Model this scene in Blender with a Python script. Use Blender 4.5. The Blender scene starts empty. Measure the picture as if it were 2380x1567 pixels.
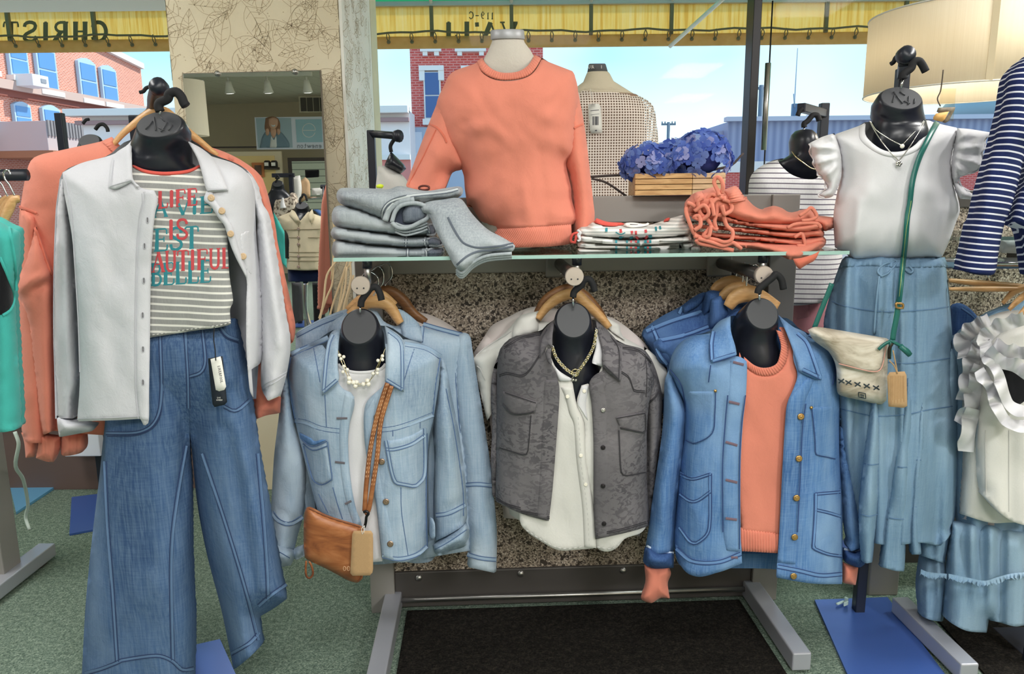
import bpy, bmesh, math, random
import numpy as np
from mathutils import Vector, Matrix
from mathutils.geometry import delaunay_2d_cdt

# ------------------------------------------------------------------ camera
IW, IH, FPX = 2380.0, 1567.0, 1750.0
CAMH = 1.30
PITCH, ROLL = math.radians(10.8), math.radians(-0.6)
scene = bpy.context.scene
COL = scene.collection
cam_data = bpy.data.cameras.new('camera')
cam_data.sensor_width = 36.0
cam_data.lens = FPX / IW * 36.0
cam_data.clip_start = 0.05
cam_data.clip_end = 500
cam = bpy.data.objects.new('camera', cam_data)
COL.objects.link(cam)
RM = Matrix.Rotation(math.pi / 2 - PITCH, 3, 'X') @ Matrix.Rotation(ROLL, 3, 'Z')
cam.matrix_world = Matrix.Translation((0, 0, CAMH)) @ RM.to_4x4()
scene.camera = cam
RN = np.array(RM)

# ------------------------------------------------------------------ sky, sun, exposure
vs = scene.view_settings
vs.view_transform = 'Standard'
vs.look = 'None'
vs.exposure = 0.06
vs.gamma = 1.0
vs.use_curve_mapping = False
scene.cycles.max_bounces = 8
scene.cycles.transparent_max_bounces = 12
scene.cycles.sample_clamp_indirect = 6.0

world = bpy.data.worlds.new('sky')
scene.world = world
world.use_nodes = True
wn, wl = world.node_tree.nodes, world.node_tree.links
wn.clear()
w_out = wn.new('ShaderNodeOutputWorld')
w_bg = wn.new('ShaderNodeBackground')
w_tc = wn.new('ShaderNodeTexCoord')
w_sep = wn.new('ShaderNodeSeparateXYZ')
w_ramp = wn.new('ShaderNodeValToRGB')
w_noise = wn.new('ShaderNodeTexNoise')
w_cr = wn.new('ShaderNodeValToRGB')
w_mix = wn.new('ShaderNodeMix')
w_mix.data_type = 'RGBA'
wl.new(w_tc.outputs['Generated'], w_sep.inputs[0])
wl.new(w_sep.outputs['Z'], w_ramp.inputs[0])
e = w_ramp.color_ramp.elements
e[0].position, e[0].color = 0.0, (0.86, 0.95, 1.0, 1)
e[1].position, e[1].color = 1.0, (0.10, 0.33, 0.72, 1)
for p, c in ((0.06, (0.72, 0.91, 1.0, 1)), (0.16, (0.36, 0.72, 0.95, 1)), (0.4, (0.22, 0.52, 0.86, 1))):
    k = e.new(p)
    k.color = c
w_noise.inputs['Scale'].default_value = 1.7
w_noise.inputs['Detail'].default_value = 4
wl.new(w_tc.outputs['Generated'], w_noise.inputs['Vector'])
w_cr.color_ramp.elements[0].position = 0.46
w_cr.color_ramp.elements[1].position = 0.72
w_cr.color_ramp.elements[1].color = (0.8, 0.8, 0.8, 1)
wl.new(w_noise.outputs['Fac'], w_cr.inputs[0])
wl.new(w_cr.outputs[0], w_mix.inputs['Factor'])
wl.new(w_ramp.outputs[0], w_mix.inputs['A'])
w_mix.inputs['B'].default_value = (0.95, 0.98, 1.0, 1)
wl.new(w_mix.outputs['Result'], w_bg.inputs['Color'])
w_bg.inputs['Strength'].default_value = 1.5
wl.new(w_bg.outputs[0], w_out.inputs[0])

sun_data = bpy.data.lights.new('sun', 'SUN')
sun_data.energy = 4.2
sun_data.angle = math.radians(1.0)
sun_data.color = (1.0, 0.95, 0.86)
sun = bpy.data.objects.new('sun', sun_data)
COL.objects.link(sun)
sun.rotation_euler = Vector((0.62, 0.22, 0.72)).to_track_quat('Z', 'Y').to_euler()

# ------------------------------------------------------------------ pixel -> world helpers
def rays(xy):
    xy = np.asarray(xy, float).reshape(-1, 2)
    d = np.stack([(xy[:, 0] - IW / 2) / FPX, -(xy[:, 1] - IH / 2) / FPX, -np.ones(len(xy))], 1)
    return d @ RN.T

def PP(xy, Y):
    d = rays(xy)
    t = (np.asarray(Y, float) / d[:, 1])
    p = d * t[:, None]
    p[:, 2] += CAMH
    return p

def P(x, y, Y):
    return PP([(x, y)], Y)[0]

def onfloor(x, y, z=0.0):
    d = rays([(x, y)])[0]
    return d * ((z - CAMH) / d[2]) + np.array([0, 0, CAMH])

def q(crop, s):
    """points read from an enlarged crop -> photograph coordinates"""
    ox, oy, k = crop
    return [(ox + float(a.split(',')[0]) / k, oy + float(a.split(',')[1]) / k) for a in s.split()]

A_ = (600, 800, 2.7017); B_ = (1080, 640, 2.3036); D_ = (1460, 640, 2.0086)
L1 = (0, 0, 2.956); L2 = (0, 500, 2.956); L3 = (0, 1000, 2.764)
T1 = (780, 0, 2.956); R1 = (1580, 0, 2.956); R2 = (1580, 500, 2.956); R3 = (1580, 1000, 2.764)
M1 = (760, 400, 2.956); TS = (1320, 380, 3.606); LL = (0, 150, 2.85); MI = (420, 150, 2.486)
FU = (0, 0, 1.0)

def resample(p, step, closed=False):
    p = np.asarray(p, float)
    if closed:
        p = np.vstack([p, p[:1]])
    seg = np.hypot(*(p[1:] - p[:-1]).T)
    L = np.concatenate([[0], np.cumsum(seg)])
    n = max(2, int(round(L[-1] / step)))
    t = np.linspace(0, L[-1], n + 1)
    r = np.stack([np.interp(t, L, p[:, i]) for i in range(p.shape[1])], 1)
    return r[:-1] if closed else r

def smooth(p, closed=False, corner=52, sub=7):
    """Catmull-Rom through the points; sharp turns stay corners"""
    p = [np.asarray(a, float) for a in p]
    n = len(p)
    if n < 3:
        return np.array(p)
    def isc(i):
        if not closed and i in (0, n - 1):
            return True
        a, b = p[i] - p[i - 1], p[(i + 1) % n] - p[i]
        la, lb = np.linalg.norm(a), np.linalg.norm(b)
        if la < 1e-6 or lb < 1e-6:
            return True
        return math.degrees(math.acos(max(-1, min(1, float(a @ b) / la / lb)))) > corner
    cs = [isc(i) for i in range(n)]
    out = []
    for i in range(n if closed else n - 1):
        p1, p2 = p[i], p[(i + 1) % n]
        p0 = p1 if cs[i] else p[i - 1]
        p3 = p2 if cs[(i + 1) % n] else p[(i + 2) % n]
        L = np.linalg.norm(p2 - p1)
        m1 = np.zeros_like(p1) if False else (p2 - p0) * 0.5
        m2 = (p3 - p1) * 0.5
        if cs[i]: m1 = (p2 - p1)
        if cs[(i + 1) % n]: m2 = (p2 - p1)
        for m in (m1, m2):
            l = np.linalg.norm(m)
            if l > 1.3 * L: m *= 1.3 * L / l
        for k in range(sub):
            t = k / sub
            out.append((2*t**3-3*t*t+1)*p1 + (t**3-2*t*t+t)*m1 + (-2*t**3+3*t*t)*p2 + (t**3-t*t)*m2)
    if not closed:
        out.append(p[-1])
    return np.array(out)

def pdist(xy, poly, keep=None):
    xy = np.asarray(xy, float)
    a = np.asarray(poly, float)
    b = np.roll(a, -1, 0)
    if keep is not None:
        a, b = a[keep], b[keep]
    best = np.full(len(xy), 1e9)
    for i in range(0, len(xy), 3000):
        c = xy[i:i + 3000, None, :]
        ab = (b - a)[None]
        t = ((c - a[None]) * ab).sum(2) / np.maximum((ab ** 2).sum(2), 1e-9)
        t = np.clip(t, 0, 1)
        dd = c - (a[None] + ab * t[..., None])
        best[i:i + 3000] = np.sqrt((dd ** 2).sum(2)).min(1)
    return best

def inside(xy, poly):
    xy = np.asarray(xy, float)
    a = np.asarray(poly, float)
    b = np.roll(a, -1, 0)
    r = np.zeros(len(xy), bool)
    for (x1, y1), (x2, y2) in zip(a, b):
        if y1 == y2:
            continue
        m = ((y1 > xy[:, 1]) != (y2 > xy[:, 1]))
        r ^= m & (xy[:, 0] < (x2 - x1) * (xy[:, 1] - y1) / (y2 - y1) + x1)
    return r

def hsh(i, j, s):
    return np.modf(np.abs(np.sin(i * 127.1 + j * 311.7 + s * 74.7) * 43758.5453))[0]

def vnoise(x, y, s=0):
    ix, iy = np.floor(x), np.floor(y)
    fx, fy = x - ix, y - iy
    fx, fy = fx * fx * (3 - 2 * fx), fy * fy * (3 - 2 * fy)
    a, b, c, d = hsh(ix, iy, s), hsh(ix + 1, iy, s), hsh(ix, iy + 1, s), hsh(ix + 1, iy + 1, s)
    return (a + (b - a) * fx + (c - a) * fy + (a - b - c + d) * fx * fy) * 2 - 1

# ------------------------------------------------------------------ scene helpers
def link(o, parent=None):
    COL.objects.link(o)
    if parent is not None:
        o.parent = parent
        o.matrix_parent_inverse = Matrix.Translation(-Vector(parent_loc(parent)))
    return o

def parent_loc(p):
    l = Vector(p.location)
    return l

def thing(name, label, cat, loc=(0, 0, 0), group=None):
    o = bpy.data.objects.new(name, None)
    o.empty_display_size = 0.05
    COL.objects.link(o)
    if REFL[0] is not None:
        loc = tuple(reflect(np.array([loc], float))[0])
    o.location = loc
    tag(o, label, cat, group)
    return o

def tag(o, label, cat, group=None):
    o['label'] = label
    o['category'] = cat
    if group:
        o['group'] = group
    return o

def reflect(V):
    p0, n = REFL[0]
    return V - 2 * ((V - p0) @ n)[:, None] * n
REFL = [None]      # set to a mirror plane while building what the mirror shows: px positions are then read in the mirror
def mesh(name, V, Fc, mat, parent=None, smooth_=True, uv=None, kind=None):
    me = bpy.data.meshes.new(name)
    V = np.array(V, float)
    if REFL[0] is not None:
        V = reflect(V)
        Fc = [tuple(f)[::-1] for f in Fc]
    me.from_pydata(V.tolist(), [], [tuple(int(i) for i in f) for f in Fc])
    me.polygons.foreach_set('use_smooth', [smooth_] * len(me.polygons))
    if uv is not None:
        ul = me.uv_layers.new(name='uv')
        li = np.zeros(len(me.loops), int)
        me.loops.foreach_get('vertex_index', li)
        ul.data.foreach_set('uv', np.asarray(uv, float)[li].ravel())
    me.materials.append(mat)
    me.update()
    o = bpy.data.objects.new(name, me)
    link(o, parent)
    if kind:
        o['kind'] = kind
    return o

def struct(o):
    o['kind'] = 'structure'
    return o

class MB:
    """collects pieces into one mesh"""
    def __init__(s):
        s.v, s.f, s.uv = [], [], []
    def add(s, V, Fc, uv=None):
        n = len(s.v)
        s.v += [tuple(map(float, a)) for a in V]
        s.f += [tuple(i + n for i in f) for f in Fc]
        s.uv += [tuple(a) for a in uv] if uv is not None else [(a[0], a[2]) for a in np.asarray(V, float)]
        return s
    def build(s, name, mat, parent=None, smooth_=True, kind=None):
        return mesh(name, s.v, s.f, mat, parent, smooth_, s.uv, kind)

def box_vf(c, size, rot=0.0, bev=0.0):
    bm = bmesh.new()
    bmesh.ops.create_cube(bm, size=1.0)
    bmesh.ops.scale(bm, vec=size, verts=bm.verts)
    if bev > 0:
        bmesh.ops.bevel(bm, geom=list(bm.edges), offset=min(bev, min(size) * .45), segments=2, profile=0.5, affect='EDGES')
    if isinstance(rot, Matrix):
        bmesh.ops.transform(bm, matrix=rot.to_4x4(), verts=bm.verts)
    elif rot:
        bmesh.ops.rotate(bm, cent=(0, 0, 0), matrix=Matrix.Rotation(rot, 3, 'Z'), verts=bm.verts)
    bmesh.ops.translate(bm, vec=c, verts=bm.verts)
    bm.verts.index_update()
    V = [tuple(v.co) for v in bm.verts]
    Fc = [tuple(v.index for v in f.verts) for f in bm.faces]
    bm.free()
    return V, Fc

def box(name, c, size, mat, parent=None, rot=0.0, bev=0.003):
    V, Fc = box_vf(Vector(tuple(map(float, c))), tuple(map(float, size)), rot, bev)
    return mesh(name, V, Fc, mat, parent, False)

def box2(name, lo, hi, mat, parent=None, bev=0.003):
    lo, hi = np.minimum(lo, hi), np.maximum(lo, hi)
    return box(name, (lo + hi) / 2, hi - lo, mat, parent, 0.0, bev)

def tube_vf(pts, r, n=8, caps=True):
    pts = np.asarray(pts, float)
    m = len(pts)
    r = np.broadcast_to(np.asarray(r, float), (m,))
    T = np.gradient(pts, axis=0)
    T /= np.maximum(np.linalg.norm(T, axis=1), 1e-9)[:, None]
    up = np.array([0.3, 0.2, 0.93])
    if abs(T[0] @ up) > 0.95:
        up = np.array([1.0, 0, 0])
    N = np.cross(T[0], up); N /= np.linalg.norm(N)
    V, uv = [], []
    L = 0
    for i in range(m):
        N = N - T[i] * (N @ T[i]); N /= max(np.linalg.norm(N), 1e-9)
        Bn = np.cross(T[i], N)
        if i: L += np.linalg.norm(pts[i] - pts[i - 1])
        for k in range(n):
            a = 2 * math.pi * k / n
            V.append(pts[i] + r[i] * (math.cos(a) * N + math.sin(a) * Bn)); uv.append((L, k / n))
    Fc = [(i*n+k, i*n+(k+1) % n, (i+1)*n+(k+1) % n, (i+1)*n+k) for i in range(m-1) for k in range(n)]
    if caps:
        Fc += [tuple(range(n))[::-1], tuple((m-1)*n+k for k in range(n))]
    return V, Fc, uv

def tube(name, pts, r, mat, parent=None, n=8, sm=True, sub=5):
    pts = np.asarray(pts, float)
    if sm and len(pts) > 2:
        pts = smooth(pts, sub=sub, corner=100)
        if np.ndim(r) and len(np.atleast_1d(r)) > 1:
            r = np.interp(np.linspace(0, 1, len(pts)), np.linspace(0, 1, len(r)), r)
    V, Fc, uv = tube_vf(pts, r, n)
    return mesh(name, V, Fc, mat, parent, True, uv)

def ptube(name, xy, Y, r, mat, parent=None, n=8, sm=True):
    xy = np.asarray(xy, float)
    Y = np.broadcast_to(np.asarray(Y, float), (len(xy),))
    return tube(name, PP(xy, Y), r, mat, parent, n, sm)

def ring_pts(c, rx, r2, phi, n, sq=2.0):
    """ellipse: half width rx along X, r2 along an axis leaning phi degrees up from straight back"""
    ph = math.radians(phi)
    ax = np.array([0, math.cos(ph), math.sin(ph)])
    o = []
    for k in range(n):
        a = 2 * math.pi * k / n
        cx, sy = math.cos(a), math.sin(a)
        cx = math.copysign(abs(cx) ** (2 / sq), cx); sy = math.copysign(abs(sy) ** (2 / sq), sy)
        o.append(np.asarray(c) + np.array([rx * cx, 0, 0]) + ax * (r2 * sy))
    return o

def loft(name, rings, mat, parent=None, n=32, cap0=True, cap1=True, sq=2.0, flatcap=False):
    """rings: (centre, rx, r2, phi) ; faces between neighbours"""
    V, Fc, uv = [], [], []
    for j, (c, rx, r2, phi) in enumerate(rings):
        V += ring_pts(c, rx, r2, phi, n, sq)
        uv += [(k / n, j) for k in range(n)]
    m = len(rings)
    Fc = [(i*n+k, i*n+(k+1) % n, (i+1)*n+(k+1) % n, (i+1)*n+k) for i in range(m-1) for k in range(n)]
    if cap0: Fc.append(tuple(range(n))[::-1])
    if cap1: Fc.append(tuple((m-1)*n+k for k in range(n)))
    o = mesh(name, V, Fc, mat, parent, True, uv)
    if flatcap:
        o.data.polygons.foreach_set('use_smooth', [len(p.vertices) < 6 for p in o.data.polygons])
    return o

def lathe_vf(c, axis, prof, n=16):
    """prof: (radius, distance along axis)"""
    axis = np.asarray(axis, float); axis /= np.linalg.norm(axis)
    u = np.cross(axis, [0, 0, 1.0])
    if np.linalg.norm(u) < 1e-3: u = np.array([1.0, 0, 0])
    u /= np.linalg.norm(u); v = np.cross(axis, u)
    V = []
    for r, h in prof:
        for k in range(n):
            a = 2*math.pi*k/n
            V.append(np.asarray(c) + axis*h + r*(math.cos(a)*u + math.sin(a)*v))
    m = len(prof)
    Fc = [(i*n+k, i*n+(k+1) % n, (i+1)*n+(k+1) % n, (i+1)*n+k) for i in range(m-1) for k in range(n)]
    Fc += [tuple(range(n))[::-1], tuple((m-1)*n+k for k in range(n))]
    return V, Fc

def lathe(name, c, axis, prof, mat, parent=None, n=16, smooth_=True):
    V, Fc = lathe_vf(c, axis, prof, n)
    return mesh(name, V, Fc, mat, parent, smooth_)

# ------------------------------------------------------------------ cloth: silhouettes with real depth
class Body:
    """depth of a hanging or folded cloth body: an outline at distance Y, swelling towards the front"""
    def __init__(s, poly, Y, bulge=.06, edge=70, back=None, folds=(), nz=((95, 190, .008), (40, 75, .004), (17, 30, .0012)), seed=1, sm=True, lean=0.0, y0=0, pw=2.0, hem=None):
        s.poly = smooth(poly, True) if sm else np.asarray(poly, float)
        s.keep = None
        if hem is not None:      # open hem: the cloth does not round back along its lower edge
            a = s.poly; b = np.roll(a, -1, 0); d = np.abs(b - a); lo = a[:, 1].min() + hem * np.ptp(a[:, 1])
            s.keep = ~(((a[:, 1] + b[:, 1]) / 2 > lo) & (d[:, 0] > d[:, 1] * .35))
            s.lo = lo
        s.Y, s.bulge, s.edge, s.back = Y, bulge, edge, bulge * .6 if back is None else back
        s.folds, s.nz, s.seed, s.lean, s.y0, s.pw = folds, nz, seed, lean, y0, pw
    def g(s, xy):
        xy = np.asarray(xy, float)
        t = np.clip(pdist(xy, s.poly, s.keep) / s.edge, 0, 1)
        out = ~inside(xy, s.poly)
        if s.keep is not None: out &= xy[:, 1] < s.lo
        t[out] = 0
        return (1 - (1 - t) ** s.pw) ** (1 / s.pw)
    def fold(s, xy):
        xy = np.asarray(xy, float)
        z = np.zeros(len(xy))
        for i, (wx, wy, a) in enumerate(s.nz):
            z += a * vnoise(xy[:, 0] / wx + s.seed * 3.3, xy[:, 1] / wy + i * 7.7, s.seed + i)
        for f in s.folds:
            x0, y0, x1, y1, w, a = f
            d = np.array([x1 - x0, y1 - y0], float); L2 = d @ d
            t = ((xy - (x0, y0)) @ d) / L2
            tt = np.clip(t, 0, 1)
            dd = np.hypot(*(xy - (np.array([x0, y0]) + tt[:, None] * d)).T)
            z += a * np.exp(-(dd / w) ** 2) * (0.35 + 0.65 * np.sin(np.pi * np.clip(tt, .08, .92)))
        return z
    def depth(s, xy):
        xy = np.asarray(xy, float)
        g = s.g(xy)
        return s.Y + s.lean * (xy[:, 1] - s.y0) - s.bulge * g - s.fold(xy) * np.minimum(1, g * 1.6)

def flat(Y):
    return lambda xy: np.full(len(xy), float(Y))

def triangulate(poly, step, hole=None):
    b = resample(poly, step, True)
    x0, y0 = b.min(0); x1, y1 = b.max(0)
    hx, hy = step, step * .87
    g = [(x0 + (i + (.5 if j % 2 else 0)) * hx, y0 + j * hy) for j in range(1, int((y1 - y0) / hy) + 1) for i in range(0, int((x1 - x0) / hx) + 2)]
    g = np.array(g) if g else np.zeros((0, 2))
    if len(g):
        k = inside(g, b); g = g[k]
    if len(g):
        g = g[pdist(g, b) > step * .55]
    pts = [Vector(a) for a in b] + [Vector(a) for a in g]
    n = len(b)
    r = delaunay_2d_cdt(pts, [], [list(range(n))], 1, 1e-5, False)
    vv = np.array([(a.x, a.y) for a in r[0]])
    ff = [tuple(f) for f in r[2]]
    ok = inside(np.array([vv[list(f)].mean(0) for f in ff]), b)
    ff = [f for f, k in zip(ff, ok) if k]
    # boundary edges of the triangulation
    cnt = {}
    for f in ff:
        for i in range(len(f)):
            e = (f[i], f[(i + 1) % len(f)])
            if (e[1], e[0]) in cnt: del cnt[(e[1], e[0])]
            else: cnt[e] = 1
    return vv, ff, list(cnt)

def sheet_vf(poly, depth, off=0.0, thick=.004, edge=8, step=8, sm=True, under=.001):
    """a piece of cloth lying over a depth function; edges rounded off"""
    pl = smooth(poly, True) if sm else np.asarray(poly, float)
    vv, ff, be = triangulate(pl, step)
    d = depth(vv)
    t = np.clip(pdist(vv, pl) / edge, 0, 1)
    top = PP(vv, d - off - thick * np.sqrt(np.maximum(0, 1 - (1 - t) ** 2)) - .0003)
    bot = PP(vv, d - off + under)
    n = len(vv)
    Fc = [f[::-1] for f in ff] + [tuple(i + n for i in f) for f in ff] + [(a, b, b + n, a + n) for a, b in be]
    V = np.vstack([top, bot])
    return V, Fc, np.stack([V[:, 0], V[:, 2]], 1)

def sheet(name, poly, depth, off, thick, mat, parent=None, edge=8, step=8, sm=True, under=.001):
    V, Fc, uv = sheet_vf(poly, depth, off, thick, edge, step, sm, under)
    return mesh(name, V, Fc, mat, parent, True, uv)

def shell(name, body, mat, parent=None, cut=None, step=9, thick=.004, backstep=18, backpoly=None):
    """front (optionally with a neckline cut out of it) and back of a closed garment"""
    pl = body.poly if cut is None else smooth(cut, True)
    vv, ff, be = triangulate(pl, step)
    d = body.depth(vv)
    b0 = body.Y + body.lean * (vv[:, 1] - body.y0)
    V = [PP(vv, d)]; Fc = [f[::-1] for f in ff]; n = len(vv)
    if cut is None:
        Bk = PP(vv, b0); Bk[:, 1] += body.back * body.g(vv)
        V.append(Bk); Fc += [tuple(i + n for i in f) for f in ff] + [(a, b, b + n, a + n) for a, b in be]
    else:
        V.append(PP(vv, d + thick)); Fc += [tuple(i + n for i in f) for f in ff] + [(a, b, b + n, a + n) for a, b in be]
        v2, f2, _ = triangulate(body.poly if backpoly is None else smooth(backpoly, True), backstep)
        m = 2 * n
        Bk = PP(v2, body.Y + body.lean * (v2[:, 1] - body.y0)); Bk[:, 1] += body.back * body.g(v2)
        V.append(Bk); Fc += [tuple(i + m for i in f) for f in f2]
    V = np.vstack(V)
    return mesh(name, V, Fc, mat, parent, True, np.stack([V[:, 0], V[:, 2]], 1))

def band_vf(e1, e2, depth, off=0.0, thick=.004, step=8, m=4, under=.001, sm=True, rip=0, ripn=0):
    """strip of cloth between two edge lines"""
    a = resample(smooth(e1, corner=70) if sm else e1, step)
    n = len(a)
    bb = smooth(e2, corner=70) if sm else np.asarray(e2, float)
    seg = np.concatenate([[0], np.cumsum(np.hypot(*(bb[1:] - bb[:-1]).T))])
    tt = np.linspace(0, seg[-1], n)
    b = np.stack([np.interp(tt, seg, bb[:, i]) for i in (0, 1)], 1)
    G = np.array([a + (b - a) * (j / m) for j in range(m + 1)])  # m+1, n, 2
    fl = G.reshape(-1, 2)
    d = depth(fl)
    v = np.repeat(np.linspace(-1, 1, m + 1), n)
    hump = np.sqrt(np.maximum(0, 1 - v ** 2 * .999)) ** .7
    top = PP(fl, d - off - thick * hump)
    if rip:
        ph = np.tile(np.arange(n), m + 1)
        top[:, 1] -= rip * (np.sin(ph * 2 * math.pi / ripn))
    bot = PP(fl, d - off + under)
    mid = top.reshape(m + 1, n, 3)[m // 2]
    L = np.concatenate([[0], np.cumsum(np.linalg.norm(mid[1:] - mid[:-1], axis=1))])
    wd = np.linalg.norm(top.reshape(m + 1, n, 3)[-1] - top.reshape(m + 1, n, 3)[0], axis=1)
    uv = [(L[i], wd[i] * j / m) for j in range(m + 1) for i in range(n)]
    N = (m + 1) * n
    Fc = []
    for j in range(m):
        for i in range(n - 1):
            k = j * n + i
            Fc.append((k, k + 1, k + n + 1, k + n)); Fc.append((N + k, N + k + n, N + k + n + 1, N + k + 1))
    for i in range(n - 1):
        Fc.append((i, N + i, N + i + 1, i + 1)); k = m * n + i; Fc.append((k, k + 1, N + k + 1, N + k))
    for j in range(m):
        k = j * n; Fc.append((k, k + n, N + k + n, N + k)); k = j * n + n - 1; Fc.append((k, N + k, N + k + n, k + n))
    return np.vstack([top, bot]), Fc, uv + uv

def band(name, e1, e2, depth, off, thick, mat, parent=None, step=8, m=4, under=.001, sm=True, rip=0, ripn=0):
    V, Fc, uv = band_vf(e1, e2, depth, off, thick, step, m, under, sm, rip, ripn)
    return mesh(name, V, Fc, mat, parent, True, uv)

def offset_line(p, w):
    p = np.asarray(p, float)
    t = np.gradient(p, axis=0)
    t /= np.maximum(np.hypot(*t.T), 1e-9)[:, None]
    nn = np.stack([-t[:, 1], t[:, 0]], 1)
    w = np.asarray(w, float)
    if w.ndim: w = w[:, None]
    return p + nn * w

def strap(name, path, w, depth, off, thick, mat, parent=None, step=8, m=3, under=.001):
    c = resample(smooth(path, corner=100), step)
    return band(name, offset_line(c, -w / 2), offset_line(c, w / 2), depth, off, thick, mat, parent, step, m, under, False)

def stitches(name, lines, depth, w, mat, parent=None, off=.0012, h=.0012, step=7, dash=None):
    """thin raised seam lines over a cloth surface, one part"""
    mb = MB()
    for ln in lines:
        lw = w
        if isinstance(ln, tuple) and len(ln) == 2 and np.isscalar(ln[1]):
            ln, lw = ln
        c = resample(smooth(ln, corner=60) if len(ln) > 2 else ln, dash or step)
        if dash:
            for i in range(0, len(c) - 1, 2):
                _strip(mb, c[i:i + 2], lw, depth, off, h)
        else:
            _strip(mb, c, lw, depth, off, h)
    return mb.build(name, mat, parent, True, 'stuff' if len(lines) > 1 or dash else None)

def _strip(mb, c, w, depth, off, h):
    if len(c) < 2: return
    a, b = offset_line(c, -w / 2), offset_line(c, w / 2)
    n = len(c)
    al = np.vstack([a, c, b])
    d = depth(np.vstack([c, c, c]))
    o = np.concatenate([np.full(n, off), np.full(n, off + h), np.full(n, off)])
    V = PP(al, d - o)
    Fc = [(i, i + 1, n + i + 1, n + i) for i in range(n - 1)] + [(n + i, n + i + 1, 2 * n + i + 1, 2 * n + i) for i in range(n - 1)]
    L = np.arange(n) * .003
    mb.add(V, Fc, [(l, 0) for l in L] + [(l, .5) for l in L] + [(l, 1) for l in L])

def rot2(pts, c, deg):
    a = math.radians(deg)
    p = np.asarray(pts, float) - c
    return p @ np.array([[math.cos(a), math.sin(a)], [-math.sin(a), math.cos(a)]]) + c

# ------------------------------------------------------------------ lettering as strokes (y down, unit box)
def _arc(cx, cy, rx, ry, a0, a1, n=10):
    return [(cx + rx * math.cos(math.radians(a0 + (a1 - a0) * i / n)), cy + ry * math.sin(math.radians(a0 + (a1 - a0) * i / n))) for i in range(n + 1)]
_sf = lambda x, y: ([(x - .16, y), (x + .16, y)], .35)
GLY = {
 'L': [([(.25, 0), (.25, 1)], 1), ([(.25, 1), (.95, 1), (.97, .72)], .4), _sf(.25, 0), _sf(.2, 1)],
 'I': [([(.5, 0), (.5, 1)], 1), _sf(.5, 0), _sf(.5, 1)],
 'F': [([(.25, 0), (.25, 1)], 1), ([(.25, 0), (.92, 0), (.94, .25)], .4), ([(.25, .48), (.75, .48)], .4), ([(.75, .36), (.75, .6)], .3), _sf(.25, 1), _sf(.2, 0)],
 'E': [([(.25, 0), (.25, 1)], 1), ([(.25, 0), (.92, 0), (.94, .25)], .4), ([(.25, .48), (.75, .48)], .4), ([(.75, .36), (.75, .6)], .3), ([(.25, 1), (.95, 1), (.98, .74)], .4), _sf(.2, 0), _sf(.2, 1)],
 'A': [([(.5, 0), (.95, 1)], 1), ([(.5, 0), (.08, 1)], .4), ([(.24, .62), (.76, .62)], .35), _sf(.08, 1), _sf(.95, 1)],
 'V': [([(.05, 0), (.52, 1)], 1), ([(.95, 0), (.52, 1)], .4), _sf(.07, 0), _sf(.93, 0)],
 'S': [([(.86, .24), (.82, .06), (.55, -.01), (.25, .05), (.17, .22), (.28, .4), (.55, .52), (.82, .66), (.88, .82), (.74, .96), (.48, 1.01), (.2, .95), (.14, .74)], .75)],
 'T': [([(.5, 0), (.5, 1)], 1), ([(.04, .25), (.06, 0), (.94, 0), (.96, .25)], .4), _sf(.5, 1)],
 'B': [([(.25, 0), (.25, 1)], 1), ([(.25, 0)] + _arc(.5, .235, .33, .235, -90, 90) + [(.25, .47)], .6), ([(.25, .47)] + _arc(.52, .735, .4, .265, -90, 90) + [(.25, 1)], .65), _sf(.2, 0), _sf(.2, 1)],
 'U': [([(.2, 0), (.2, .7), (.28, .92), (.52, 1.01), (.76, .92), (.84, .7), (.84, 0)], .75), _sf(.2, 0), _sf(.84, 0)],
 'C': [([(.92, .25), (.88, .08), (.6, -.01), (.3, .08), (.12, .35), (.12, .65), (.3, .92), (.6, 1.01), (.85, .92), (.93, .76)], .85)],
 'H': [([(.2, 0), (.2, 1)], 1), ([(.8, 0), (.8, 1)], 1), ([(.2, .48), (.8, .48)], .4), _sf(.2, 0), _sf(.2, 1), _sf(.8, 0), _sf(.8, 1)],
 'R': [([(.22, 0), (.22, 1)], 1), ([(.22, 0)] + _arc(.5, .25, .34, .25, -90, 90) + [(.22, .5)], .6), ([(.5, .5), (.92, 1)], .9), _sf(.2, 0), _sf(.2, 1)],
 'O': [(_arc(.5, .5, .4, .5, 0, 360, 20), .8)],
 'P': [([(.22, 0), (.22, 1)], 1), ([(.22, 0)] + _arc(.5, .25, .34, .25, -90, 90) + [(.22, .5)], .6)],
 '1': [([(.25, .2), (.5, 0), (.5, 1)], .8), ([(.25, 1), (.75, 1)], .7)],
 '9': [(_arc(.5, .3, .3, .3, 0, 360, 14), .7), ([(.8, .3), (.78, .7), (.55, 1), (.3, .95)], .7)],
 '-': [([(.15, .55), (.85, .55)], .8)],
 "'": [([(.5, 0), (.45, .25)], .8)],
 'e': [([(.15, .68), (.85, .68), (.8, .45), (.5, .36), (.2, .47), (.12, .7), (.22, .92), (.5, 1.01), (.8, .9)], .7)],
 'n': [([(.2, .36), (.2, 1)], .7), ([(.2, .5), (.5, .36), (.78, .46), (.8, 1)], .7)],
 'w': [([(.02, .36), (.28, 1), (.5, .4), (.72, 1), (.98, .36)], .7)],
 't': [([(.45, .1), (.45, .9), (.6, 1), (.8, .98)], .7), ([(.15, .38), (.8, .38)], .6)],
 'o': [(_arc(.5, .68, .36, .32, 0, 360, 16), .7)],
}
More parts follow.
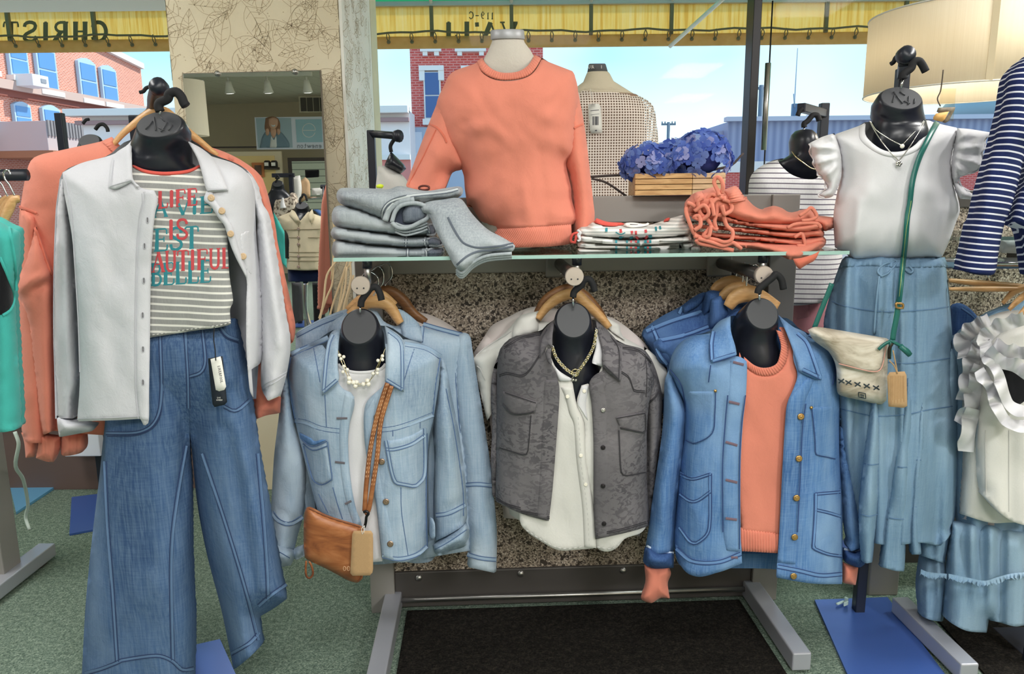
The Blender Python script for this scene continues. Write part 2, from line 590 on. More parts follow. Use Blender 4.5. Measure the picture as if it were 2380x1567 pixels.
def text_lines(s, x, y, w, h, gap=.12, width=1.0, wide={'I': .5, "'": .4, '1': .7, 'w': 1.3, ' ': .5}, mirror=False, skew=0):
    """stroke lines for a word in the box x,y,w,h (pixels)"""
    ad = [wide.get(c, 1.0) for c in s]
    tot = sum(ad) + gap * (len(s) - 1)
    out, cx = [], 0
    for c, a in zip(s, ad):
        for ln, t in GLY.get(c, []):
            pts = []
            for u, v in ln:
                X = (cx + u * a) / tot
                if mirror: X = 1 - X
                pts.append((x + X * w, y + v * h + skew * X))
            out.append((pts, t * width))
        cx += a + gap
    return out
# ------------------------------------------------------------------ materials
def S(r, g, b):
    return tuple((c / 255 / 12.92 if c / 255 <= .04045 else ((c / 255 + .055) / 1.055) ** 2.4) for c in (r, g, b)) + (1,)

class NT:
    def __init__(s, name):
        s.m = bpy.data.materials.new(name)
        s.m.use_nodes = True
        s.n, s.l = s.m.node_tree.nodes, s.m.node_tree.links
        s.n.clear()
        s.out = s.n.new('ShaderNodeOutputMaterial')
        s.b = s.n.new('ShaderNodeBsdfPrincipled')
        s.l.new(s.b.outputs[0], s.out.inputs[0])
    def new(s, t, **kw):
        o = s.n.new('ShaderNode' + t)
        for k, v in kw.items():
            setattr(o, k, v)
        return o
    def set(s, **kw):
        for k, v in kw.items():
            s.b.inputs[k.replace('_', ' ')].default_value = v
        return s
    def coord(s, scale=(1, 1, 1), kind='Object', rot=(0, 0, 0)):
        tc, mp = s.new('TexCoord'), s.new('Mapping')
        mp.inputs['Scale'].default_value = scale
        mp.inputs['Rotation'].default_value = rot
        s.l.new(tc.outputs[kind], mp.inputs[0])
        return mp.outputs[0]
    def noise(s, scale=(1, 1, 1), detail=2, rough=.5, dist=0, kind='Object', rot=(0, 0, 0)):
        t = s.new('TexNoise')
        t.inputs['Scale'].default_value = 1.0
        t.inputs['Detail'].default_value = detail
        t.inputs['Roughness'].default_value = rough
        t.inputs['Distortion'].default_value = dist
        s.l.new(s.coord(scale, kind, rot), t.inputs['Vector'])
        return t.outputs['Fac']
    def ramp(s, fac, stops, interp='LINEAR'):
        r = s.new('ValToRGB')
        r.color_ramp.interpolation = interp
        el = r.color_ramp.elements
        el[0].position, el[0].color = stops[0]
        el[1].position, el[1].color = stops[-1]
        for p, c in stops[1:-1]:
            k = el.new(p); k.color = c
        s.l.new(fac, r.inputs[0])
        return r.outputs[0]
    def mix(s, fac, a, b, mode='MIX'):
        m = s.new('Mix'); m.data_type = 'RGBA'; m.blend_type = mode
        for sock, v in ((m.inputs['Factor'], fac), (m.inputs['A'], a), (m.inputs['B'], b)):
            if hasattr(v, 'links') or hasattr(v, 'is_linked'): s.l.new(v, sock)
            else: sock.default_value = v
        return m.outputs['Result']
    def math(s, op, a, b=0.0, c=None):
        m = s.new('Math'); m.operation = op
        for i, v in enumerate((a, b) if c is None else (a, b, c)):
            if hasattr(v, 'is_linked'): s.l.new(v, m.inputs[i])
            else: m.inputs[i].default_value = v
        return m.outputs[0]
    def bump(s, h, strength=.3, dist=.001):
        b = s.new('Bump')
        b.inputs['Strength'].default_value = strength
        b.inputs['Distance'].default_value = dist
        s.l.new(h, b.inputs['Height'])
        s.l.new(b.outputs[0], s.b.inputs['Normal'])
        return s
    def color(s, c):
        if hasattr(c, 'is_linked'): s.l.new(c, s.b.inputs['Base Color'])
        else: s.b.inputs['Base Color'].default_value = c
        return s

def mul(c, k):
    return tuple(min(1, v * k) for v in c[:3]) + (1,)

def plain(name, c, rough=.5, metal=0.0, spec=.5):
    t = NT(name).color(c)
    t.set(Roughness=rough, Metallic=metal)
    t.b.inputs['Specular IOR Level'].default_value = spec
    return t.m

def cloth(name, c, var=.12, weave=700, bump=.25, rough=.9, mott=9):
    t = NT(name)
    n1 = t.noise((mott, mott, mott * .7), 3)
    n2 = t.noise((weave, weave, weave), 1)
    col = t.mix(n1, mul(c, 1 - var), mul(c, 1 + var))
    col = t.mix(t.math('MULTIPLY', n2, .35), col, mul(c, .72))
    t.color(col).set(Roughness=rough)
    t.b.inputs['Specular IOR Level'].default_value = .15
    t.b.inputs['Sheen Weight'].default_value = .12
    wr = t.noise((38, 38, 30), 4, .6, .6)
    t.bump(t.math('ADD', t.math('MULTIPLY', wr, 2.2), t.math('MULTIPLY', n2, .45)), bump * 1.3, .0022)
    return t.m

def denim(name, dark, mid, light, fade=5.0, slub=1.0):
    t = NT(name)
    big = t.noise((fade, fade, fade * .6), 3, .55)
    vert = t.noise((240, 240, 9), 3, .65)
    hor = t.noise((22, 22, 420), 2)
    fine = t.noise((900, 900, 900), 1)
    base = t.ramp(big, [(.34, dark), (.5, mid), (.66, light)])
    a = t.math('ADD', t.math('MULTIPLY', vert, .75), t.math('MULTIPLY', hor, .25))
    w = t.ramp(a, [(.38, (0, 0, 0, 1)), (.64, (1, 1, 1, 1))])
    col = t.mix(t.math('MULTIPLY', w, .55 * slub), base, light)
    col = t.mix(t.math('MULTIPLY', fine, .45), col, dark)
    t.color(col).set(Roughness=.88)
    t.b.inputs['Specular IOR Level'].default_value = .15
    wr = t.noise((30, 30, 26), 4, .6, .8)
    t.bump(t.math('ADD', t.math('MULTIPLY', wr, 2.6), t.math('ADD', t.math('MULTIPLY', a, .5), t.math('MULTIPLY', fine, .4))), .42, .0022)
    return t.m

def ribbed(name, c, period=.006, depth=.0015, axis='u', cdark=.8):
    t = NT(name)
    tc = t.new('TexCoord'); sp = t.new('SeparateXYZ')
    t.l.new(tc.outputs['UV'], sp.inputs[0])
    u = sp.outputs[0 if axis == 'u' else 1]
    s = t.math('SINE', t.math('MULTIPLY', u, 2 * math.pi / period))
    s01 = t.math('MULTIPLY_ADD', s, .5, .5)
    n = t.noise((12, 12, 12), 2)
    t.color(t.mix(s01, mul(c, cdark), t.mix(n, mul(c, .95), mul(c, 1.08)))).set(Roughness=.9)
    t.b.inputs['Specular IOR Level'].default_value = .15
    t.bump(s01, .9, depth)
    return t.m

def striped(name, base, stripe, period, duty, axis='z', fuzz=.0, var=.06, wob=.0, src='Object', phase=0.0, rot=0.0):
    """woven stripes: duty = share of the period that carries the stripe colour"""
    t = NT(name)
    sp = t.new('SeparateXYZ')
    t.l.new(t.coord((1, 1, 1), src, (0, rot, 0)), sp.inputs[0])
    z = sp.outputs['XYZ'.index(axis.upper())]
    if wob:
        z = t.math('ADD', z, t.math('MULTIPLY', t.noise((7, 7, 7), 1), wob))
    f = t.math('FRACT', t.math('ADD', t.math('DIVIDE', z, period), phase))
    k = t.ramp(f, [(0, (0, 0, 0, 1)), (max(.001, 1 - duty - .04), (0, 0, 0, 1)), (1 - duty, (1, 1, 1, 1)), (.97, (1, 1, 1, 1)), (1, (0, 0, 0, 1))])
    n = t.noise((400, 400, 60), 2)
    b2 = t.mix(n, mul(base, 1 - var * 3), mul(base, 1 + var * 2))
    t.color(t.mix(k, b2, stripe)).set(Roughness=.9)
    t.b.inputs['Specular IOR Level'].default_value = .12
    t.bump(t.noise((600, 600, 600), 1), .25, .0006)
    return t.m

def wood(name, c1, c2, sc=14, rough=.45):
    t = NT(name)
    n = t.noise((sc * 1.2, sc * 8, sc * 8), 4, .6, .8)
    t.color(t.ramp(n, [(.3, c1), (.7, c2)])).set(Roughness=rough)
    t.bump(n, .1, .0006)
    return t.m

def m_stone():
    t = NT('aggregate_stone')
    v = t.new('TexVoronoi'); v.inputs['Scale'].default_value = 1
    t.l.new(t.coord((260, 260, 260)), v.inputs['Vector'])
    v2 = t.new('TexVoronoi'); v2.inputs['Scale'].default_value = 1
    t.l.new(t.coord((120, 120, 120)), v2.inputs['Vector'])
    sx = t.new('SeparateColor'); t.l.new(v.outputs['Color'], sx.inputs[0])
    col = t.ramp(sx.outputs[0], [(0, S(74, 64, 58)), (.2, S(142, 128, 115)), (.45, S(176, 160, 144)), (.72, S(202, 186, 169)), (.9, S(226, 214, 200)), (1, S(116, 98, 86))], 'CONSTANT')
    sy = t.new('SeparateColor'); t.l.new(v2.outputs['Color'], sy.inputs[0])
    dk = t.ramp(sy.outputs[1], [(0, (1, 1, 1, 1)), (.1, (0, 0, 0, 1)), (1, (0, 0, 0, 1))], 'CONSTANT')
    col = t.mix(dk, col, S(48, 40, 36))
    col = t.mix(t.math('MULTIPLY', t.noise((5, 5, 5), 2), .3), col, S(120, 104, 90))
    t.color(col).set(Roughness=.6)
    t.bump(v.outputs['Distance'], .5, .0015)
    return t.m

def m_carpet(name, c1, c2, c3):
    t = NT(name)
    a = t.noise((190, 190, 190), 2, .7)
    b = t.noise((70, 70, 70), 3, .6)
    c = t.noise((1.6, 1.6, 1.6), 2)
    col = t.ramp(t.math('ADD', t.math('MULTIPLY', a, .6), t.math('MULTIPLY', b, .4)), [(.36, c1), (.5, c2), (.66, c3)])
    col = t.mix(t.math('MULTIPLY', c, .35), col, c2)
    t.color(col).set(Roughness=1)
    t.b.inputs['Specular IOR Level'].default_value = .05
    t.bump(t.math('ADD', a, b), 1.0, .006)
    return t.m

def m_brick(name, c1, c2, mortar, w=.21, h=.068):
    t = NT(name)
    tc, mp = t.new('TexCoord'), t.new('Mapping')
    t.l.new(tc.outputs['UV'], mp.inputs[0])
    br = t.new('TexBrick')
    br.inputs['Scale'].default_value = 1
    br.inputs['Brick Width'].default_value = w
    br.inputs['Row Height'].default_value = h
    br.inputs['Mortar Size'].default_value = .011
    br.inputs['Color1'].default_value = c1
    br.inputs['Color2'].default_value = c2
    br.inputs['Mortar'].default_value = mortar
    t.l.new(mp.outputs[0], br.inputs['Vector'])
    n = t.noise((.6, .6, .6), 3)
    t.color(t.mix(t.math('MULTIPLY', n, .3), br.outputs['Color'], mul(c1, 1.25))).set(Roughness=.9)
    t.bump(br.outputs['Fac'], .4, -.01)
    return t.m

def m_pane(name, tint=(1, 1, 1, 1), gloss=.06):
    t = NT(name)
    tr, gl, mx, fr = t.new('BsdfTransparent'), t.new('BsdfGlossy'), t.new('MixShader'), t.new('Fresnel')
    tr.inputs[0].default_value = tint
    gl.inputs['Roughness'].default_value = .02
    fr.inputs[0].default_value = 1.45
    t.l.new(t.math('MULTIPLY', fr.outputs[0], gloss / .04 * .5), mx.inputs[0])
    t.l.new(tr.outputs[0], mx.inputs[1]); t.l.new(gl.outputs[0], mx.inputs[2])
    t.l.new(mx.outputs[0], t.out.inputs[0])
    return t.m

def m_translucent(name, col_out, tw=.6, rough=.9):
    t = NT(name)
    di, tr, mx = t.new('BsdfDiffuse'), t.new('BsdfTranslucent'), t.new('MixShader')
    mx.inputs[0].default_value = tw
    c = col_out(t) if callable(col_out) else None
    for nd in (di, tr):
        if c is not None: t.l.new(c, nd.inputs[0])
        else: nd.inputs[0].default_value = col_out
    t.l.new(di.outputs[0], mx.inputs[1]); t.l.new(tr.outputs[0], mx.inputs[2])
    t.l.new(mx.outputs[0], t.out.inputs[0])
    return t.m

def m_emit(name, c, s):
    t = NT(name).color(c)
    t.b.inputs['Emission Color'].default_value = c
    t.b.inputs['Emission Strength'].default_value = s
    return t.m

def m_animal():
    t = NT('grey_animal_print_denim')
    n = t.noise((42, 42, 72), 2, .5, 1.4)
    k = t.ramp(n, [(.50, (0, 0, 0, 1)), (.56, (1, 1, 1, 1))])
    big = t.noise((4, 4, 4), 3)
    fine = t.noise((800, 800, 800), 1)
    base = t.ramp(big, [(.3, S(104, 101, 105)), (.7, S(132, 128, 132))])
    k2 = t.math('MULTIPLY', k, t.ramp(t.noise((6, 6, 6), 1), [(.35, (.15, .15, .15, 1)), (.6, (.75, .75, .75, 1))]))
    col = t.mix(k2, base, S(74, 72, 77))
    t.color(t.mix(t.math('MULTIPLY', fine, .3), col, S(62, 60, 64))).set(Roughness=.9)
    t.b.inputs['Specular IOR Level'].default_value = .15
    t.bump(fine, .3, .0006)
    return t.m

MAT = {}
def mk():
    m = MAT
    m['coral'] = cloth('coral_fleece', S(226, 138, 117), .05)
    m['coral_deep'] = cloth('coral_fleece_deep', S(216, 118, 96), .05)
    m['coral_rib'] = ribbed('coral_ribbing', S(244, 136, 104), .0075, .0022)
    m['white'] = cloth('white_cotton', S(226, 225, 229), .02, 900, .15)
    m['white_twill'] = cloth('white_twill', S(214, 214, 221), .03, 800, .3)
    m['offwhite'] = cloth('off_white_cotton', S(222, 220, 216), .03, 900, .2)
    m['blush'] = cloth('blush_cotton', S(226, 214, 212), .03, 900, .2)
    m['denim_light'] = denim('light_wash_denim', S(122, 145, 172), S(154, 176, 198), S(194, 208, 221))
    m['denim_light_dk'] = plain('light_denim_seam_dark', S(84, 108, 146), .9)
    m['denim_light_lt'] = plain('light_denim_seam_pale', S(152, 174, 198), .9)
    m['denim_mid'] = denim('mid_wash_denim', S(66, 104, 160), S(92, 134, 188), S(142, 176, 214))
    m['denim_mid_dk'] = plain('mid_denim_seam_dark', S(46, 70, 120), .9)
    m['denim_mid_lt'] = plain('mid_denim_seam_pale', S(106, 144, 194), .9)
    m['denim_jean'] = denim('wide_jeans_denim', S(54, 80, 120), S(78, 106, 145), S(122, 146, 175), 2.6)
    m['denim_jean_dk'] = plain('jeans_seam_dark', S(40, 58, 96), .9)
    m['denim_jean_lt'] = plain('jeans_seam_pale', S(92, 120, 156), .9)
    m['denim_dark'] = denim('dark_wash_denim', S(44, 68, 118), S(62, 92, 146), S(96, 130, 180))
    m['denim_grey'] = denim('grey_wash_denim', S(138, 146, 154), S(164, 172, 178), S(198, 205, 209), 6)
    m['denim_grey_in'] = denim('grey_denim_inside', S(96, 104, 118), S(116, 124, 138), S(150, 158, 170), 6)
    m['denim_grey_dk'] = plain('grey_denim_seam', S(92, 100, 112), .9)
    m['denim_grey_lt'] = plain('grey_denim_seam_pale', S(200, 206, 210), .9)
    m['chambray'] = denim('chambray_tencel', S(100, 131, 160), S(126, 157, 184), S(166, 190, 208), 3, .5)
    m['chambray_seam'] = plain('chambray_seam', S(92, 124, 158), .9)
    m['grey_jacket'] = m_animal()
    m['grey_seam'] = plain('grey_jacket_seam', S(52, 50, 55), .9)
    m['form'] = plain('black_plastic', S(30, 32, 42), .32)
    m['form_face'] = plain('black_plastic_matte', S(62, 63, 68), .55)
    m['hook_foam'] = plain('black_foam', S(24, 24, 28), .8)
    m['chrome'] = plain('chrome', S(215, 215, 220), .12, 1.0)
    m['steel'] = plain('brushed_steel', S(190, 188, 186), .35, 1.0)
    m['iron'] = plain('black_steel', S(30, 34, 46), .38)
    m['plate'] = plain('base_plate_sky_blue', S(70, 102, 176), .32, .25)  # blue sky reflection is put into the plates' base colour
    m['foot'] = plain('satin_steel', S(176, 178, 188), .35, .35)
    m['fixture'] = plain('grey_fixture_paint', S(148, 144, 140), .5, .15)
    m['fixture_dk'] = plain('dark_fixture_paint', S(78, 74, 72), .5, .15)
    m['stone'] = m_stone()
    m['carpet'] = m_carpet('green_carpet', S(70, 86, 78), S(118, 136, 122), S(176, 190, 172))
    m['carpet_dark'] = m_carpet('dark_carpet', S(22, 21, 20), S(36, 34, 32), S(58, 54, 48))
    m['wood_hanger'] = wood('hanger_wood', S(196, 146, 92), S(222, 176, 122), 18)
    m['wood_dark'] = wood('dark_hanger_wood', S(122, 82, 52), S(160, 110, 70), 18)
    m['wood_box'] = wood('planter_wood', S(168, 126, 80), S(226, 190, 138), 10, .6)
    m['cap'] = plain('cream_linen', S(215, 208, 196), .9)
    m['linen'] = cloth('grey_linen', S(206, 198, 188), .05, 600, .5)
    m['cream_linen'] = cloth('cream_linen_cloth', S(226, 214, 190), .04, 600, .4)
    m['grey_cap'] = plain('neck_cap_grey', S(170, 170, 174), .45, .3)
    m['tan'] = None
    m['teal'] = cloth('teal_knit', S(70, 176, 168), .06)
    m['black_cloth'] = cloth('black_cloth', S(26, 26, 30), .05)
    m['red_trim'] = cloth('red_binding', S(224, 96, 86), .04)
    m['ink_red'] = plain('red_ink', S(204, 78, 84), .9)
    m['ink_teal'] = plain('teal_ink', S(52, 138, 150), .9)
    m['ink_grey'] = plain('grey_lettering', S(112, 104, 76), .9)
    m['brass'] = plain('brass', S(190, 150, 96), .3, .9)
    m['copper'] = plain('copper_button', S(176, 150, 132), .3, .9)
    m['gold'] = plain('gold_chain', S(222, 206, 160), .25, 1.0)
    m['silver'] = plain('silver_chain', S(216, 212, 204), .25, 1.0)
    m['pearl'] = plain('pearl', S(240, 234, 220), .18)
    m['kraft'] = cloth('kraft_card', S(186, 152, 112), .05, 300, .1)
    m['card_white'] = plain('white_card', S(240, 238, 232), .6)
    m['card_black'] = plain('black_card', S(24, 30, 42), .5)
    m['ink'] = plain('black_ink', S(28, 28, 32), .8)
    m['green_leather'] = plain('green_leather', S(34, 104, 96), .35)
    m['glass_edge'] = None
    m['pane'] = m_pane('window_glass', (.98, .99, .985, 1), .004)
    m['black_frame'] = plain('window_bar_black', S(38, 36, 40), .4, .3)
    m['white_paint'] = plain('white_paint', S(232, 230, 222), .6)
    m['wall_cream'] = cloth('cream_wall', S(222, 210, 180), .04, 200, .1)
    m['beige_paint'] = cloth('beige_wall', S(206, 196, 172), .04, 160, .1)
mk()

# leather bag, brown with wipe marks
def m_leather(name, c1, c2, c3, rough=.4):
    t = NT(name)
    a = t.noise((9, 9, 26), 4, .6, .8)
    f = t.noise((500, 500, 500), 2)
    t.color(t.ramp(a, [(.32, c1), (.52, c2), (.72, c3)])).set(Roughness=rough)
    t.bump(f, .2, .0008)
    return t.m
MAT['tan'] = m_leather('tan_leather', S(112, 62, 36), S(156, 94, 54), S(184, 122, 78))
MAT['tan_strap'] = m_leather('tan_strap_leather', S(134, 80, 46), S(160, 102, 62), S(180, 122, 78))
MAT['white_leather'] = m_leather('distressed_white_leather', S(160, 146, 126), S(212, 202, 186), S(230, 224, 214), .5)
MAT['shelf_glass'] = m_pane('shelf_glass', (.90, .97, .94, 1), .06)
MAT['glass_edge'] = plain('polished_glass_edge', S(168, 204, 196), .15)
def m_mirror():
    return plain('mirror_silver', (.93, .94, .94, 1), .0, 1.0)
MAT['mirror'] = m_mirror()
# ------------------------------------------------------------------ the room shell
YC = 3.20          # column and display-platform front
YG = 3.90          # window glass
CEIL, YB, XL, XR = 2.80, -6.0, -9.0, 4.6
floor = struct(box2('floor', (XL, YB, -.05), (XR, YG, 0), MAT['carpet'], bev=0))
def m_ceiling():
    t = NT('ceiling_planks')
    sp = t.new('SeparateXYZ'); t.l.new(t.coord(), sp.inputs[0])
    f = t.math('FRACT', t.math('DIVIDE', sp.outputs[0], .3))
    k = t.ramp(f, [(0, (0, 0, 0, 1)), (.03, (1, 1, 1, 1)), (1, (1, 1, 1, 1))])
    t.color(t.mix(k, S(140, 128, 110), t.mix(t.noise((2, 20, 2), 3), S(208, 200, 186), S(224, 218, 206)))).set(Roughness=.8)
    return t.m
struct(box2('ceiling', (XL, YB, CEIL), (XR, YG + .2, CEIL + .1), m_ceiling(), bev=0))
struct(box2('wall_back', (XL, YB - .1, 0), (XR, YB, CEIL), MAT['beige_paint'], bev=0))
struct(box2('wall_left', (XL - .1, YB, 0), (XL, YG + .2, CEIL), MAT['wall_cream'], bev=0))
struct(box2('wall_right', (XR, YB, 0), (XR + .1, YG + .2, CEIL), MAT['wall_cream'], bev=0))
# header above the windows, sill wall below
struct(box2('wall_header', (XL, YG - .02, 2.39), (XR, YG + .2, CEIL), MAT['white_paint'], bev=0))
c0 = P(388, 60, YC); c1 = P(789, 60, YC)
colx0, colx1 = c0[0], c1[0]
struct(box2('trim_1', (XL, YG - .25, 2.185), (colx0, YG - .02, 2.39), MAT['white_paint'], bev=.004))
def m_wallpaper():
    t = NT('wallpaper_ground')
    n = t.noise((5, 5, 5), 3)
    t.color(t.mix(n, S(222, 207, 176), S(238, 228, 203))).set(Roughness=.85)
    return t.m
wallcol = struct(box2('wall_column', (colx0, YC, 0), (colx1, YG + .2, 2.60), m_wallpaper(), bev=.004))
struct(box2('wall_soffit', (colx0, YC, 2.60), (colx1, YG + .2, CEIL), MAT['wall_cream'], bev=0))
# leaf line drawing printed on the wallpaper
def leaf_lines(rng, cx, cy, L, ang):
    W = L * rng.uniform(.2, .3)
    out = []
    ca, sa = math.cos(ang), math.sin(ang)
    tr = lambda u, v: (cx + u * ca - v * sa, cy + u * sa + v * ca)
    bend = rng.uniform(-.25, .25) * L
    mid = lambda u: bend * (u * (1 - u)) * 1.2
    for s in (-1, 1):
        out.append([tr(u * L, s * W * math.sin(math.pi * u ** .8) + mid(u)) for u in np.linspace(0, 1, 9)])
    out.append([tr(u * L, mid(u)) for u in np.linspace(-.15, 1, 7)])
    for k in range(1, 6):
        u = k / 6.5
        for s in (-1, 1):
            if rng.random() < .8:
                out.append([tr(u * L, mid(u)), tr((u + .1) * L, s * W * .75 * math.sin(math.pi * (u + .1) ** .8) + mid(u + .1))])
    return out
def leaf_print(name, origin, ux, wdt, hgt, nrm, n, seed):
    rng = random.Random(seed)
    mb = MB()
    ux, nrm = np.array(ux, float), np.array(nrm, float)
    uz = np.array([0, 0, 1.0])
    g_ = math.sqrt(wdt * hgt / n)
    cells = [((i + .5) * g_, (j + .5) * g_) for i in range(int(wdt / g_) + 1) for j in range(int(hgt / g_) + 1)]
    for cx, cy in cells:
        cx += rng.uniform(-.4, .4) * g_; cy += rng.uniform(-.4, .4) * g_
        for ln in leaf_lines(rng, cx, cy, rng.uniform(.10, .17), rng.uniform(0, 6.28)):
            p = np.array(ln)
            p[:, 0] = np.clip(p[:, 0], .002, wdt - .002); p[:, 1] = np.clip(p[:, 1], .002, hgt - .002)
            a, b = offset_line(p, -.0007), offset_line(p, .0007)
            m = len(p)
            V = [np.array(origin) + ux * s[0] + uz * s[1] + nrm * .0008 for s in np.vstack([a, b])]
            mb.add(V, [(j, j + 1, m + j + 1, m + j) for j in range(m - 1)])
        for k in range(rng.randint(0, 4)):
            x, y = np.clip(cx + rng.uniform(-.05, .05), .01, wdt - .01), np.clip(cy + rng.uniform(-.05, .05), .01, hgt - .01)
            V = [np.array(origin) + ux * (x + .003 * a) + uz * (y + .002 * b) + nrm * .0008 for a, b in ((-1, 0), (0, -1), (1, 0), (0, 1))]
            mb.add(V, [(0, 1, 2, 3)])
    return mb.build(name, plain('wallpaper_ink', S(190, 172, 144), .9), wallcol, False, 'stuff')
leaf_print('leaf_print', (colx0, YC, .5), (1, 0, 0), colx1 - colx0, 2.1, (0, -1, 0), 250, 4)
struct(box2('skylit_side_slab', (colx1 + .0002, YC + .001, .4), (colx1 + .012, YG - .06, 2.6), plain('skylit_white_wallpaper', S(246, 245, 238), .8), bev=0))  # added slab: whiter paper with the sky light put into its colour
leaf_print('leaf_print', (colx1 + .012, YC, .9), (0, 1, 0), .60, 1.7, (1, 0, 0), 130, 9)

# display platform under the windows
def platform(x0, x1, seed):
    o = struct(box2('trim_2', (x0, YC + .03, 0), (x1, YG, .33), plain('platform_riser', S(104, 86, 82), .7), bev=.002))
    box2('stone_edge', (x0, YC, .33), (x1, YC + .1, .375), plain('platform_edge_stone', S(196, 186, 170), .6), o)
    box2('platform_top', (x0, YC + .1, .33), (x1, YG, .372), m_carpet('platform_green_felt', S(120, 150, 122), S(146, 176, 146), S(170, 196, 166)), o)
    return o
platform(XL, colx0, 1)
platform(colx1, XR, 2)

# windows: panes, bars
def window(n, x0, x1, z0, z1, bars):
    w = struct(box2('window_%d' % n, (x0, YG + .02, z0), (x1, YG + .028, z1), MAT['pane'], bev=0))
    for b in bars:
        box2('window_bar', (b - .02, YG - .05, z0), (b + .02, YG + .06, z1), MAT['black_frame'], w)
    box2('window_sill', (x0, YG - .03, z0 - .04), (x1, YG + .1, z0), MAT['white_paint'], w)
    box2('window_head', (x0, YG - .03, z1), (x1, YG + .1, z1 + .03), MAT['white_paint'], w)
    return w
bx1 = P(846, 60, YG)[0]; bx2 = P(1746, 200, YG)[0]
struct(box2('wall_under_window', (XL, YG, 0), (XR, YG + .15, .41), MAT['white_paint'], bev=0))
window(1, XL, colx0, .45, 2.36, [])
w2 = window(2, colx1, XR, .45, 2.36, [bx1, bx2])
# slim tube beside the right bar
tube('cable_cover', [(bx2 + .075, YG - .03, 2.2), (bx2 + .075, YG - .03, .5)], .004, MAT['black_frame'], w2, 6, False)
tube('wand', [(bx2 + .065, YG - .04, P(1756, 150, YG)[2]), (bx2 + .065, YG - .04, P(1752, 350, YG)[2])], .014, MAT['steel'], w2, 10, False)

# ------------------------------------------------------------------ unseen fill panels added on the ceiling to brighten the shop
def fill_panel(x, y, sx, sy, power, label):
    t = thing('fill_light', label, 'fill light', (x, y, CEIL))
    z = CEIL - .03
    for dx, dy, ax, ay in ((-sx / 2, 0, .03, sy), (sx / 2, 0, .03, sy), (0, -sy / 2, sx, .03), (0, sy / 2, sx, .03)):
        box('frame', (x + dx, y + dy, z), (ax, ay, .06), MAT['white_paint'], t)
    box('fill_diffuser', (x, y, CEIL - .012), (sx - .03, sy - .03, .01), m_emit('fill_diffuser', (1, .97, .92, 1), 3.0), t, bev=0)
    ld = bpy.data.lights.new('fill_lamp', 'AREA')
    ld.shape = 'RECTANGLE'; ld.size, ld.size_y = sx - .06, sy - .06
    ld.energy = power; ld.color = (1, .985, .955)
    lo = bpy.data.objects.new('lamp', ld)
    lo.location = (x, y, CEIL - .07)
    link(lo, t); lo.location = (x, y, CEIL - .07)
    return t
PW = 66
fill_panel(-1.8, -1.7, .6, 1.2, PW * .45, 'added ceiling fill light over the front left of the shop')
fill_panel(0.2, -1.9, .6, 1.2, PW * .8, 'added ceiling fill light over the front middle of the shop')
fill_panel(2.2, -1.7, .6, 1.2, PW * 1.5, 'added ceiling fill light over the front right of the shop')
fill_panel(0.2, .3, 1.2, .6, PW * .4, 'added ceiling fill light nearest the denim display')
fill_panel(2.8, -4.4, .6, 1.2, PW, 'added ceiling fill light at the back right of the shop')
fill_panel(-2.2, 1.7, .6, 1.2, PW * .45, 'added ceiling fill light above the far left rail')
fill_panel(2.4, 1.7, .6, 1.2, PW * .9, 'added ceiling fill light above the right display unit')
fill_panel(-7.4, .6, .6, 1.2, PW, 'added ceiling fill light over the far left of the shop')
# ------------------------------------------------------------------ outside: street, awning, buildings
def m_asphalt():
    t = NT('asphalt'); n = t.noise((3, 3, 3), 4)
    t.color(t.ramp(n, [(.3, S(120, 118, 118)), (.7, S(160, 158, 156))])).set(Roughness=.9)
    return t.m
o = struct(box2('ground', (-60, YG + .2, -.2), (60, 90, -.12), m_asphalt(), bev=0))
o = struct(box2('sidewalk', (-30, YG + .2, -.12), (30, YG + 3.4, -.02), plain('concrete', S(196, 192, 184), .9), bev=.01))

def m_valance_col(t):
    st = t.noise((60, 60, 2.2), 3, .6)
    bl = t.noise((5, 5, 9), 3)
    c = t.ramp(st, [(.35, S(240, 208, 130)), (.5, S(255, 236, 172)), (.75, S(255, 244, 206))])
    return t.mix(t.math('MULTIPLY', bl, .4), c, S(248, 216, 140))
YV = 5.2
aw = thing('shop_awning', 'yellow valance awning with green canopy and grey lettering outside the window', 'awning', (0, YV, 2.2))
vx0, vx1 = -9.5, 5.2
vzb, vzt = P(1190, 111, YV)[2], P(1190, 14, YV)[2]
mval = m_translucent('yellow_vinyl', m_valance_col, .8)
box2('valance', (vx0, YV, vzb), (vx1, YV + .004, vzt), mval, aw, 0)
def m_hem(t):
    return t.mix(t.noise((20, 20, 30), 3), S(220, 186, 124), S(244, 216, 160))
box2('valance_hem', (vx0, YV - .012, vzb), (vx1, YV + .01, vzb + .075), m_translucent('yellow_vinyl_hem', m_hem, .5), aw, .004)
mgr = m_translucent('green_canvas', S(110, 200, 160), .75)
zt = vzt + .03
V = [(vx0, YV, zt), (vx1, YV, zt), (vx1, YG + .2, zt + .9), (vx0, YG + .2, zt + .9)]
V += [(x, y, z + .006) for x, y, z in V]
mesh('canopy', V, [(0, 1, 2, 3), (4, 7, 6, 5), (0, 4, 5, 1), (2, 6, 7, 3), (1, 5, 6, 2), (0, 3, 7, 4)], mgr, aw, False)
box2('front_rail', (vx0, YV - .03, vzt), (vx1, YV + .02, vzt + .03), plain('awning_frame', S(190, 186, 176), .5, .4), aw)
mfr = plain('awning_post_grey', S(120, 108, 78), .6)
